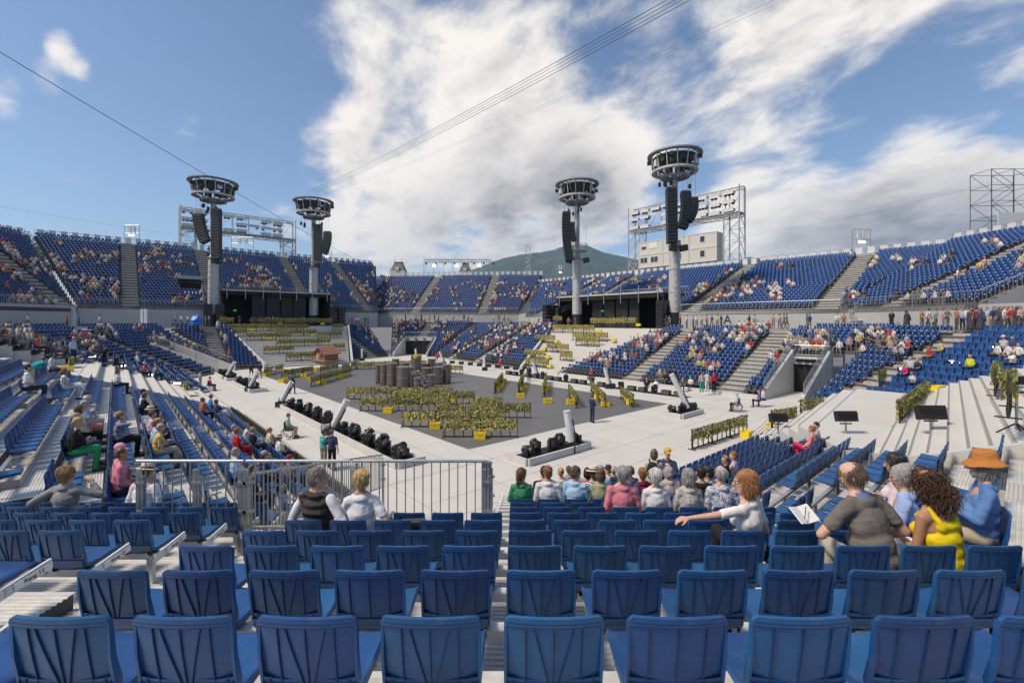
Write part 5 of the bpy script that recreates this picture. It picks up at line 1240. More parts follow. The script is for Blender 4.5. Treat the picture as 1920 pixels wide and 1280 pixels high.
trough('third left floor trough from the photographer', NU(9.0, 45.2), NU(9.0, 53.5), -1.3, 7); trough('farthest floor trough at the left', NU(9.0, 56), NU(9.0, 64), -1.3, 7)
trough('trough in front of the seated spectators', NU(17.6, 14.2), NU(13.4, 14.2), -1.3, 5); trough('trough at the right stage corner', NU(30.2, 14.6), NU(27.4, 14.6), -1.3, 4)
sl_ = MB(); a, b = NU(35.2, 18.5), NU(35.2, 41.5); sl_.quad(a+Vector((0, 0, .008)), a+Vector((.9, .5, .008)), b+Vector((.9, .5, .008)), b+Vector((0, 0, .008))); tag(sl_.build('light_slot', 'black_cloth', loc=(a.x, a.y, 0)), 'dark slot in the floor holding low lights at the right', 'slot')
for i in range(20):
    q = NU(35.6, 19.2+1.15*i, .012)
    if i % 3 == 2: moving(q, i, f'{ORD[i]} low moving light in the right floor slot')
    else:
        t = thing('floor_light', f'{ORD[i]} low box light in the right floor slot', 'stage light', tuple(q), 'low box lights', math.atan2(EU.y, EU.x)); inst('lamp_box', MB().box((0, 0, .2), (.75, .4, .4)).mesh('lamp_box', 'black_plastic') if i == 0 else bpy.data.meshes['lamp_box'], t); inst('lamp_glass', MB().box((0, .21, .22), (.65, .02, .3)).mesh('lamp_glass', 'dark_steel') if i == 0 else bpy.data.meshes['lamp_glass'], t)
for i in range(9):
    q = PZ(848+17*i, 681+1.7*i, .012); t = thing('floor_light', f'{ORD[i]} low box light from the left before the far right block', 'stage light', tuple(q), 'low box lights'); inst('lamp_box', bpy.data.meshes['lamp_box'], t); inst('lamp_glass', bpy.data.meshes['lamp_glass'], t)
def tube(bx, by_, tx, ty, lab, r=.175):
    b = PZ(bx, by_, .45); t = PD(tx, ty, b.y); root = thing('beam_tube', lab, 'tube light', (b.x, b.y, 0), 'white tilting tube lights'); d = (t-b).normalized()
    MB().tube(b, t, r, r, 14).build('tube_body', 'cover_white', root); MB().tube(t, t+d*.06, r*1.06, r*1.06, 14).build('end_cap', 'white_paint', root); MB().tube(b-d*.15, b, r*1.05, r*1.05, 12).build('lower_cap', 'black_plastic', root)
    MB().box((b.x, b.y, .2), (.7, .55, .38)).build('base', 'black_plastic', root); MB().beam(b+Vector((r+.05, -.1, -.1)), b+d*1.1+Vector((r+.05, -.1, 0)), .06, .06).build('arm', 'black_metal', root)
    MB().tube((b.x+.1, b.y-.55, 0), (b.x+.1, b.y-.55, .75), .035, seg=6).build('post', 'black_metal', root)
for k, (a, b, c, d_) in enumerate(((528, 751, 546, 717), (624, 799, 650, 751), (426, 703, 440, 679), (469, 724, 483, 697), (1071, 827, 1063, 772), (1289, 764, 1260, 703), (1141.5, 719, 1134.5, 691), (1006.5, 699, 998, 676), (909, 688, 907.5, 667), (832, 677, 824, 659), (781, 668, 779, 654), (679, 671, 679, 654), (514, 674, 519, 660))):
    tube(a, b, c, d_, 'white tilting tube light ' + ['before the guard at the left', 'between the two near left troughs', 'at the farthest left trough', 'at the third left trough', 'in front of the seated spectators', 'at the right stage corner', 'before the right black chairs', 'beside the far guard', 'before the far right block', 'right of the far tunnel', 'behind the tallest vat', 'left of the far tunnel', 'below the left terraces'][k])
# floodlights on stands and lit prompter screens
def flood(px, py, Y, w, lab):
    c = PD(px, py, Y); W = w/F*Y; root = thing('stand_light', lab, 'floodlight', (c.x, c.y, c.z-1.2), 'black floodlights on stands')
    MB().box(c, (W, .2, W*.52), Matrix.Rotation(R_(-14), 3, 'X')).build('housing', 'black_plastic', root); MB().box(c+Vector((0, -.115, -W*.14)), (W*.9, .02, W*.09), Matrix.Rotation(R_(-14), 3, 'X')).build('lens', 'hood', root); [MB().box(c+Vector((0, -.125-.01*j, W*(.02+.08*j))), (W*.92, .03, W*.04)).build('fin', 'black_metal', root) for j in range(3)]
    MB().tube(c-Vector((0, 0, .2)), c-Vector((0, 0, 1.25)), .03, seg=6).build('stand', 'galv', root); MB().tube(c-Vector((.2, 0, .25)), c+Vector((.2, 0, -.25)), .025, seg=5).build('bracket', 'black_metal', root)
    for i in range(3): a = i*2.1; MB().tube(c-Vector((0, 0, 1.0)), c+Vector((.35*math.cos(a), .35*math.sin(a), -1.3)), .02, seg=5).build('foot', 'black_metal', root)
for k, (x, y, Y, w) in enumerate(((1745, 773, 13.6, 50), (1586, 780, 15.5, 37), (1459, 783, 19, 31), (1906, 716, 11, 40), (166, 695, 34, 23), (239, 714, 34, 21), (304, 731, 33, 19), (361, 745, 32, 17))):
    flood(x, y, Y, w, f'black floodlight on a stand, {ORD[k] if x > 900 else ORD[k-4]} beside the {"right" if x > 900 else "left"} steps')
def screen(px, py, Y, w, lab):
    c = PD(px, py, Y); W = w/F*Y; root = thing('prompter_screen', lab, 'screen', (c.x, c.y, c.z-1.2), 'lit prompter screens')
    MB().box(c, (W, .14, W*.36), Matrix.Rotation(R_(-20), 3, 'X')).build('housing', 'black_plastic', root); MB().box(c+Vector((0, -.085, .03)), (W*.9, .02, W*.26), Matrix.Rotation(R_(-20), 3, 'X')).build('lit_face', 'lit_screen', root)
    MB().tube(c-Vector((0, 0, .1)), c-Vector((0, 0, 1.2)), .05, seg=7).build('post', 'galv', root); MB().box(c-Vector((0, 0, 1.2)), (.5, .5, .06)).build('base_plate', 'galv', root)
for k, (x, y, Y, w) in enumerate(((34, 645, 38, 14), (110, 657, 38, 16), (176, 668, 38, 16), (230, 686, 37, 16), (283, 703, 36, 15), (334, 719, 35, 15), (1694, 692, 32, 20), (1787, 679, 30, 22), (1869, 652, 30, 22), (1668, 703, 34, 12))):
    screen(x, y, Y, w, f'lit prompter screen on a post, {ORD[k] if x < 900 else ORD[k-6]} at the {"left" if x < 900 else "right"} steps')
# blue tarpaulin over a camera near the left stage house, kiosk on the right walkway
p = PD(368, 592, 66); tb = thing('covered_camera', 'camera under a bright blue tarpaulin by the left tower', 'camera', (p.x, p.y, 5.6)); 
rr = random.Random(3); tm = MB(); tm.lathe((p.x, p.y, 5.9), [(.75, 0), (.7, .4), (.8, .75), (.45, 1.3), (.1, 1.45)], 9); tm.v = [(x+rr.uniform(-.12, .12), y+rr.uniform(-.12, .12), z+rr.uniform(-.1, .1)) for x, y, z in tm.v]; tm.build('tarpaulin', 'sky_blue_tarp', tb)
for i in range(3): a = i*2.1; MB().tube((p.x+.5*math.cos(a), p.y+.5*math.sin(a), 5.5), (p.x, p.y, 6.2), .04, seg=5).build('tripod_leg', 'black_metal', tb)
p = PD(1623, 600, 45); kb = thing('drinks_kiosk', 'grey kiosk with white notices on the right walkway', 'kiosk', (p.x, p.y, 5.4))
MB().box((p.x, p.y, 5.9), (2.5, .9, 1.0)).build('counter', 'grey_wall', kb); MB().box((p.x, p.y-.05, 6.43), (2.7, 1.1, .06)).build('counter_top', 'cover_white', kb); MB().box((p.x, p.y+.5, 7.0), (2.5, .1, 1.1)).build('back_panel', 'grey_wall', kb)
for dx, dz in ((-.2, 7.1), (.35, 7.25), (.35, 6.9)): MB().box((p.x+dx, p.y+.43, dz), (.4, .02, .25)).build('notice', 'label_white', kb)
print('STAGE t', round(time.time()-T0, 1))
# ================================================================== people
def sph(nu=12, nv=8):
    V = [(0, 0, 1)]; Fs = []
    for j in range(1, nv):
        t = math.pi*j/nv
        for i in range(nu): a = 2*math.pi*i/nu; V.append((math.sin(t)*math.cos(a), math.sin(t)*math.sin(a), math.cos(t)))
    V.append((0, 0, -1)); b = len(V)-1
    for i in range(nu): Fs.append((0, 1+i, 1+(i+1) % nu)); Fs.append((b, b-nu+(i+1) % nu, b-nu+i))
    for j in range(nv-2):
        for i in range(nu): Fs.append((1+j*nu+i, 1+(j+1)*nu+i, 1+(j+1)*nu+(i+1) % nu, 1+j*nu+(i+1) % nu))
    return np.array(V), Fs
SPH = {q: sph(*q) for q in ((14, 10), (10, 8), (7, 5), (6, 4))}
def frame_z(d):
    d = Vector(d).normalized(); u = Vector((0, 0, 1)) if abs(d.z) < .95 else Vector((0, 1, 0)); a = u.cross(d).normalized(); b = d.cross(a); return np.array([a, b, d]).T
def cap(p, r1, q, r2, flat=None, res=(14, 10)):
    V0, Fs = SPH[res]; p, q = np.array(p, float), np.array(q, float); d = q-p; l = np.linalg.norm(d)
    M_ = frame_z(d if l > 1e-6 else (0, 0, 1)); up = V0[:, 2:3] >= -1e-6
    V = (V0 @ M_.T)*np.where(up, r2, r1)+np.where(up, q, p)
    if flat is not None:
        ax = np.array(flat[0], float); ax /= np.linalg.norm(ax); c = (p+q)/2; V = V-((V-c) @ ax)[:, None]*ax[None]*(1-flat[1])
    return V, Fs
def ell(c, r, M_=None, res=(14, 10)):
    V0, Fs = SPH[res]; V = V0*np.array(r)
    if M_ is not None: V = V @ np.array(M_).T
    return V+np.array(c, float), Fs
def prims_mb(prims):
    mb = MB()
    for V, Fs in prims: mb.add(V.tolist(), Fs)
    return mb
def vnoise(P, seed=0):
    rs = np.random.RandomState(int(abs(seed)*10)+1); out = np.zeros(len(P)); amp = 1.
    for f in (.9, 1.7, 3.1):
        for _ in range(4):
            v = rs.normal(size=3); v /= np.linalg.norm(v); w = rs.normal(size=3); out += amp*.35*np.sin(f*(P @ v)*2.2+rs.uniform(0, 6)+1.6*np.sin(f*(P @ w)*1.1+rs.uniform(0, 6)))
        amp *= .6
    return out
def blob(name, prims, voxel, matn, smooth=3, wrinkle=0., wfreq=9., seed=0, wstretch=(1, 1, 1), trim=None):
    mb = prims_mb(prims); me = mb.mesh('tmp', matn); o = bpy.data.objects.new('tmp', me)
    r = o.modifiers.new('r', 'REMESH'); r.mode = 'VOXEL'; r.voxel_size = voxel; r.adaptivity = 0
    s = o.modifiers.new('s', 'SMOOTH'); s.factor = .5; s.iterations = smooth
    out = bake(o); bpy.data.meshes.remove(me)
    out.name = name; out.materials.clear(); out.materials.append(MATS[matn]); n = len(out.vertices)
    if wrinkle:
        co = np.empty(n*3); out.vertices.foreach_get('co', co); co = co.reshape(-1, 3); no = np.empty(n*3); out.vertices.foreach_get('normal', no); no = no.reshape(-1, 3)
        d = vnoise(co*np.array(wstretch)*wfreq, seed); co += no*(d*wrinkle)[:, None]; out.vertices.foreach_set('co', co.ravel())
    out.polygons.foreach_set('use_smooth', [True]*len(out.polygons)); out.update(); return out
def ik(A, T, l1, l2, pole):
    A, T, pole = Vector(A), Vector(T), Vector(pole); d = T-A; L0 = d.length; L1 = min(L0, (l1+l2)*.995); d = d.normalized(); T = A+d*L1
    x = (l1*l1-l2*l2+L1*L1)/(2*L1); h = math.sqrt(max(0, l1*l1-x*x)); pp = (pole-d*pole.dot(d)); pp = pp.normalized() if pp.length > 1e-4 else Vector((0, 0, -1))
    return A+d*x+pp*h, T
def hand_prims(wrist, d, palm_n, side, curl=.5, sc_=1.0):
    """palm and five fingers; d: forearm direction, palm_n: way the palm faces"""
    d = Vector(d).normalized(); pn = Vector(palm_n); pn = (pn-d*pn.dot(d)).normalized(); s = d.cross(pn).normalized()*side; w = Vector(wrist); P = []
    P.append(cap(w, .024*sc_, w+d*.055*sc_, .034*sc_, (pn, .55))); P.append(cap(w+d*.04*sc_-s*.02*sc_, .020*sc_, w+d*.08*sc_-s*.028*sc_, .016*sc_)); P.append(cap(w+d*.04*sc_+s*.02*sc_, .020*sc_, w+d*.082*sc_+s*.026*sc_, .016*sc_))
    for i, (off, l) in enumerate(((.030, .072), (.010, .082), (-.011, .076), (-.031, .060))):
        b = w+d*.088*sc_+s*off*sc_; a1 = curl*.75; v1 = (d*math.cos(a1)+pn*math.sin(a1)).normalized(); m1 = b+v1*l*.5*sc_; a2 = curl*1.7; v2 = (d*math.cos(a2)+pn*math.sin(a2)).normalized(); m2 = m1+v2*l*.5*sc_
        P += [cap(b-d*.02, .0098*sc_, m1, .009*sc_, res=(10, 8)), cap(m1, .009*sc_, m2, .0075*sc_, res=(10, 8))]
    tb = w+d*.03*sc_+s*.03*sc_; tv = (d*.65+s*.55+pn*.45).normalized(); t1 = tb+tv*.042*sc_; t2 = t1+(d*.9+pn*.35*(1+curl)).normalized()*.03*sc_
    P += [cap(tb-d*.01, .014*sc_, t1, .0115*sc_, res=(10, 8)), cap(t1, .0115*sc_, t2, .009*sc_, res=(10, 8))]
    return P
def skeleton(seated=True, fem=False, lean=0., twist=0., roll=0., head=(0., 0., 0.), hands=None, h=1.0, legs='sit', belly=0., shift=(0, 0)):
    """joints in the seat's own frame: origin on the floor below the backrest, +y forward"""
    K = dict(fem=fem, belly=belly); pz = .53 if seated else .93*h; py = .20 if seated else 0.
    pel = Vector((shift[0], py+shift[1], pz)); K['pel'] = pel
    Rt = Matrix.Rotation(twist, 3, 'Z') @ Matrix.Rotation(-lean, 3, 'X') @ Matrix.Rotation(roll, 3, 'Y'); K['Rt'] = Rt
    tl = .50*h if not fem else .465*h; sw = .175 if not fem else .150
    up = Rt @ Vector((0, 0, 1)); K['up'] = up; K['tl'] = tl; K['sw'] = sw
    nb = pel+up*tl+Rt @ Vector((0, .0, 0)); K['nb'] = nb
    Rh = Matrix.Rotation(twist+head[0], 3, 'Z') @ Matrix.Rotation(-head[1], 3, 'X') @ Matrix.Rotation(head[2], 3, 'Y'); K['Rh'] = Rh
    K['head'] = nb+(up*.6+Vector((0, 0, .4)))*.185+Rh @ Vector((0, .025, 0)); K['sh'] = []; K['el'] = []; K['wr'] = []
    al1, al2 = (.29, .25) if not fem else (.265, .23)
    for i, s in enumerate((-1, 1)):
        S_ = pel+Rt @ Vector((s*sw, 0, tl-.055)); K['sh'].append(S_)
        T = hands[i][0] if hands else Vector((s*.13, .42 if seated else .05, .60 if seated else .82)); pole = hands[i][1] if hands and len(hands[i]) > 1 else (s*.6, -.7, -.5)
        if isinstance(T, tuple): T = Vector(T)
        e, w = ik(S_, T, al1, al2, pole); K['el'].append(e); K['wr'].append(w)
    K['hip'] = []; K['kn'] = []; K['an'] = []
    for i, s in enumerate((-1, 1)):
        hp = pel+Vector((s*.095, .02, -.02)); K['hip'].append(hp)
        if legs == 'sit': kn = Vector((s*.13+shift[0]*.5, .63, .515)); an = Vector((s*.14+shift[0]*.5, .60, .085))
        elif legs == 'cross': kn = Vector((s*.06, .64, .53 if s > 0 else .63)); an = Vector((s*.12, .58, .085)) if s > 0 else Vector((.22, .82, .32))
        elif legs == 'stand': kn = Vector((s*.105, .03, .50*h)); an = Vector((s*.115, .0, .085))
        elif legs == 'walk': kn = Vector((s*.10, .03+s*.13, .50*h)); an = Vector((s*.10, s*.22-.06, .09))
        K['kn'].append(kn); K['an'].append(an)
    return K
def body_prims(K, res=(14, 10), hands=True, shorts=True):
    f = K['fem']; P = []; Rt = K['Rt']; pel = K['pel']; T = lambda x, y, z: pel+Rt @ Vector((x, y, z)); tl = K['tl']; R3 = np.array(Rt)
    P += [ell(pel, (.16 if f else .155, .12, .11), R3, res), ell(T(0, 0, tl*.33), (.128 if f else .145, .105, .14), R3, res), ell(T(0, .005, tl*.66), (.142 if f else .162, .105, .16), R3, res)]
    P.append(cap(T(-K['sw']+.02, 0, tl-.06), .052, T(K['sw']-.02, 0, tl-.06), .052, None, res))
    for s in (-1, 1): P.append(cap(T(s*(K['sw']-.03), 0, tl-.04), .042, T(s*.03, 0, tl+.035), .04, None, res))
    P.append(cap(T(0, 0, tl-.03), .054 if not f else .046, K['head']-Vector((0, 0, .05)), .05 if not f else .043, None, res))
    if f: P += [ell(T(s*.07, .085, tl*.62), (.062, .06, .062), R3, res) for s in (-1, 1)]
    Rh = K['Rh']; H = lambda x, y, z: K['head']+Rh @ Vector((x, y, z)); R4 = np.array(Rh)
    P += [ell(H(0, -.012, .03), (.075, .093, .088), R4, res), ell(H(0, .025, -.035), (.061, .068, .085), R4, res), ell(H(0, .042, -.088), (.045, .046, .04), R4, res)]
    P += [cap(H(0, .092, .008), .010, H(0, .112, -.03), .0145, None, res), ell(H(0, .08, .018), (.05, .02, .012), R4, res)]
    P += [ell(H(s*.077, -.008, -.008), (.010, .02, .031), R4, res) for s in (-1, 1)]
    a = 1.0 if not f else .84
    for i in (0, 1):
        P += [cap(K['sh'][i], .052*a, K['el'][i], .040*a, None, res), cap(K['el'][i], .041*a, K['wr'][i], .027*a, None, res)]
        d = (K['wr'][i]-K['el'][i]).normalized()
        P.append(cap(K['wr'][i], .026*a, K['wr'][i]+d*(.03 if hands else .11), .027*a if hands else .03*a, None, res))
        P += [cap(K['hip'][i], .085, K['kn'][i], .056, None, res), cap(K['kn'][i], .055, K['an'][i], .037, None, res), cap(K['an'][i]+Vector((0, -.03, -.04)), .035, K['an'][i]+Vector((0, .14, -.05)), .03, None, res)]
    return P
def top_prims(K, sleeve=.45, infl=.014, length=0., res=(14, 10), straps=False, hem=.07):
    f = K['fem']; Rt = K['Rt']; pel = K['pel']; T = lambda x, y, z: pel+Rt @ Vector((x, y, z)); tl = K['tl']; R3 = np.array(Rt); i_ = infl; b = K['belly']
    P = [ell(T(0, 0, .03-length), (.165+i_, .128+i_, .12), R3, res), ell(T(0, b*.4, tl*.33), (.138+i_+b*.4, .112+i_+b*.7, .15), R3, res), ell(T(0, -.002, tl*.62), (.150+i_ if f else .172+i_, .112+i_, .165), R3, res)]
    if f: P += [ell(T(s*.07, .087, tl*.62), (.066+i_, .062+i_, .066), R3, res) for s in (-1, 1)]
    if straps: return P[:2]+[ell(T(0, -.006, tl*.52), (.145+i_, .108+i_, .125), R3, res)]+P[3:]
    P.append(ell(T(0, -.012, tl-.018), (.105, .086, .052), R3, res))
    P.append(cap(T(-K['sw']+.015, 0, tl-.06), .056+i_*.8, T(K['sw']-.015, 0, tl-.06), .056+i_*.8, None, res))
    for s in (-1, 1): P.append(cap(T(s*(K['sw']-.03), 0, tl-.045), .046+i_*.6, T(s*.06, 0, tl+.005), .042+i_*.4, None, res))
    a = 1.0 if not f else .86
    for i in (0, 1):
        S_, E, W_ = K['sh'][i], K['el'][i], K['wr'][i]
        if sleeve > 0:
            q = S_.lerp(E, min(1, sleeve*2)); P.append(cap(S_, .056*a+i_, q, (.056-.012*min(1, sleeve*2))*a+i_*1.2, None, res))
            if sleeve > .5: P.append(cap(E, .044*a+i_*1.2, E.lerp(W_, (sleeve-.5)*2*.96), .033*a+i_, None, res))
    return P
def bottom_prims(K, infl=.012, length=1.0, res=(14, 10)):
    P = [ell(K['pel'], (.165+infl, .125+infl, .115), np.array(K['Rt']), res)]
    for i in (0, 1):
        h, k, a = K['hip'][i], K['kn'][i], K['an'][i]; P.append(cap(h, .088+infl, h.lerp(k, min(1, length*2)), .06+infl, None, res))
        if length > .5: P.append(cap(k, .060+infl, k.lerp(a, (length-.5)*2*.95), .045+infl*1.2, None, res))
    return P
def shoe_prims(K, side, res=(10, 8)):
    P = []
    for i, s in enumerate((-1, 1)):
        if i != side: continue
        a = K['an'][i]; P += [cap(a+Vector((0, -.04, -.045)), .042, a+Vector((s*.015, .15, -.052)), .036, None, res)]
    return P
def hair_prims(K, style, res=(14, 10)):
    Rh = K['Rh']; H = lambda x, y, z: K['head']+Rh @ Vector((x, y, z)); R4 = np.array(Rh); P = []
    if style == 'bald': P = [ell(H(s*.055, -.055, -.012), (.03, .045, .035), R4, res) for s in (-1, 1)]+[ell(H(0, -.088, -.01), (.055, .02, .04), R4, res)]
    elif style == 'thin': P = [ell(H(s*.05, -.028, .012), (.037, .066, .064), R4, res) for s in (-1, 1)]+[ell(H(0, -.062, .02), (.070, .050, .080), R4, res), ell(H(0, .022, .068), (.058, .05, .042), R4, res)]
    else:
        P = [ell(H(0, -.020, .042), (.083, .098, .086), R4, res), ell(H(0, -.055, -.005), (.076, .062, .075), R4, res)]
        if style in ('bob', 'curly', 'long'):
            dz = {'bob': -.052, 'curly': -.11, 'long': -.15}[style]; w = {'bob': .088, 'curly': .102, 'long': .085}[style]
            P += [ell(H(0, -.045, dz*.5), (w, .075 if style != 'curly' else .095, .10), R4, res), ell(H(0, -.05, dz), (w*1.02, .06 if style != 'curly' else .085, .075), R4, res)]
            P += [ell(H(s*.07, .0, dz*.6), (.022, .05, .09), R4, res) for s in (-1, 1)]
        if style == 'full': P += [ell(H(0, -.035, .05), (.09, .1, .088), R4, res)]
        if style == 'pony': P += [cap(H(0, -.10, .03), .03, H(0, -.125, -.06), .032, None, res), cap(H(0, -.125, -.06), .032, H(0, -.105, -.21), .014, None, res)]
        if style == 'bun': P += [ell(H(0, -.10, .06), (.045, .04, .04), R4, res)]
    return P
def hair_strands(K, style, n, seed, mesh):
    """fine locks over the hair mass so that the outline is uneven"""
    rr = random.Random(seed); Rh = K['Rh']; Ri = Rh.transposed(); mb = MB(); vs = mesh.vertices; N_ = len(vs)
    L0 = {'short': .035, 'full': .05, 'thin': .035, 'bald': .02, 'bob': .045, 'curly': .065, 'long': .11, 'pony': .05, 'bun': .05}[style]; cu = .9 if style == 'curly' else .12
    for _ in range(n):
        v = vs[rr.randrange(N_)]; p = v.co.copy(); nrm = v.normal; loc = Ri @ (p-K['head'])
        down = Vector((0, 0, -1)); back = Rh @ Vector((0, -1, 0)); d = (down*.75+back*(.55 if loc.z > .05 else .05)+Vector((rr.uniform(-.25, .25), rr.uniform(-.25, .25), rr.uniform(-.15, .15)))).normalized(); d = (d-nrm*d.dot(nrm)*.85+nrm*.10).normalized()
        l = L0*rr.uniform(.6, 1.5); k = 5 if style != 'curly' else 8; w = rr.uniform(.0022, .0048) if style != 'curly' else rr.uniform(.003, .006); s = d.cross(nrm).normalized(); ph = rr.uniform(0, 6); pts = []
        p = p-nrm*.004
        for i in range(k+1):
            t = i/k; o_ = (s*math.sin(ph+t*9)+nrm*math.cos(ph+t*9))*.011*cu*min(1, t*3); pts.append(p+d*l*t+Vector((0, 0, -.25*l*t*t))+o_+nrm*(.010*t if style != 'curly' else .02*t))
        V = []
        for i, q in enumerate(pts): ww = w*(1-.8*(i/k)**2); V += [q-s*ww, q+s*ww, q+nrm*ww*.8]
        mb.add(V, [(3*i+a, 3*i+b, 3*i+3+b, 3*i+3+a) for i in range(k) for a, b in ((0, 1), (1, 2), (2, 0))])
    return mb.mesh('hair_locks', 'hair')
def face_parts(K):
    Rh = K['Rh']; H = lambda x, y, z: K['head']+Rh @ Vector((x, y, z)); R4 = np.array(Rh)
    ew = prims_mb([ell(H(s*.031, .078, .002), (.0125, .009, .0085), R4, (10, 8)) for s in (-1, 1)]); ed = prims_mb([ell(H(s*.031, .085, .002), (.0055, .004, .0055), R4, (7, 5)) for s in (-1, 1)]+[cap(H(s*.045, .08, .022), .004, H(s*.016, .088, .024), .0045, None, (7, 5)) for s in (-1, 1)])
    lp = prims_mb([ell(H(0, .088, -.062), (.022, .010, .006), R4, (10, 8)), ell(H(0, .087, -.071), (.018, .010, .006), R4, (10, 8))]); return ew, ed, lp
def glasses(K):
    Rh = K['Rh']; H = lambda x, y, z: K['head']+Rh @ Vector((x, y, z)); mb = MB()
    for s in (-1, 1):
        n = 12; c = [H(s*.032+.025*math.cos(2*math.pi*i/n), .100, .0+.019*math.sin(2*math.pi*i/n)) for i in range(n+1)]; mb.path(c, .0018, 5); mb.tube(H(s*.057, .098, .004), H(s*.083, -.005, .008), .0018, seg=5)
    mb.tube(H(-.008, .102, .003), H(.008, .102, .003), .0018, seg=5); return mb
def hat_mesh(kind):
    mb = MB()
    if kind == 'orange':
        n = 28; V = []; pr = [(.002, .118), (.06, .122), (.088, .11), (.098, .06), (.103, .02), (.125, .005), (.158, -.018), (.172, -.035), (.170, -.040), (.15, -.025), (.108, -.002), (.095, .0)]
        for i in range(n):
            a = 2*math.pi*i/n
            for r, z in pr: V.append((r*math.cos(a)*.92, r*math.sin(a)*1.06, z+(.012*math.sin(2*a+.6)+.006*math.sin(5*a) if r > .11 else .003*math.sin(7*a))))
        k = len(pr); Fs = [(i*k+q, ((i+1) % n)*k+q, ((i+1) % n)*k+q+1, i*k+q+1) for i in range(n) for q in range(k-1)]; mb.add(V, Fs); return mb.mesh('hat', 'hat_orange', smooth=True)
    if kind == 'panama':
        mb.lathe((0, 0, 0), [(.155, -.012), (.16, -.006), (.105, .0), (.1, .01), (.098, .075), (.085, .10), (.05, .09), (.001, .085)], 24, 0); mb.lathe((0, 0, 0), [(.1025, .008), (.1035, .012), (.1015, .034), (.1, .035)], 24, 1); return mb.mesh('hat', ['straw', 'hatband'])
    if kind == 'cap':
        mb.lathe((0, 0, 0), [(.092, -.01), (.094, .02), (.085, .06), (.05, .092), (.001, .10)], 18, 0); mb.add([(-.07, .07, .0), (.07, .07, .0), (.055, .16, -.02), (-.055, .16, -.02), (-.07, .07, .008), (.07, .07, .008), (.055, .16, -.012), (-.055, .16, -.012)], [(3, 2, 1, 0), (4, 5, 6, 7), (0, 1, 5, 4), (1, 2, 6, 5), (2, 3, 7, 6), (3, 0, 4, 7)]); return mb.mesh('cap', 'cloth')
HATS = {k: hat_mesh(k) for k in ('orange', 'panama', 'cap')}
# ---- free seats and how to find one under a pixel
SP = [(i, s, pix((s[0]-math.sin(s[3])*.2, s[1]+math.cos(s[3])*.2, s[2]+1.20))) for i, s in enumerate(SEATS) if s[1] > 1.2]
SPX = np.array([p for _, _, p in SP]); TAKEN = set()
def free_seat(px, py, tol=1e9, stands=None, k=None):
    if k is not None:
        y, z = crow(k); x = (px-HX)/F*(y+.2); c = [(abs(s[0]-x), i) for i, s in enumerate(SEATS) if s[4] == 'near' and abs(s[1]-y) < .1 and i not in TAKEN]; d_, i = min(c); TAKEN.add(i); return SEATS[i]
    d = (SPX[:, 0]-px)**2+(SPX[:, 1]-py)**2
    for j in np.argsort(d)[:40]:
        i, s, _ = SP[j]
        if i in TAKEN or (stands and s[4] not in stands): continue
        if d[j] > tol*tol: return None
        TAKEN.add(i); return s
    return None
SKIN = [(.52, .31, .215), (.56, .35, .25), (.45, .25, .165), (.50, .29, .20)]
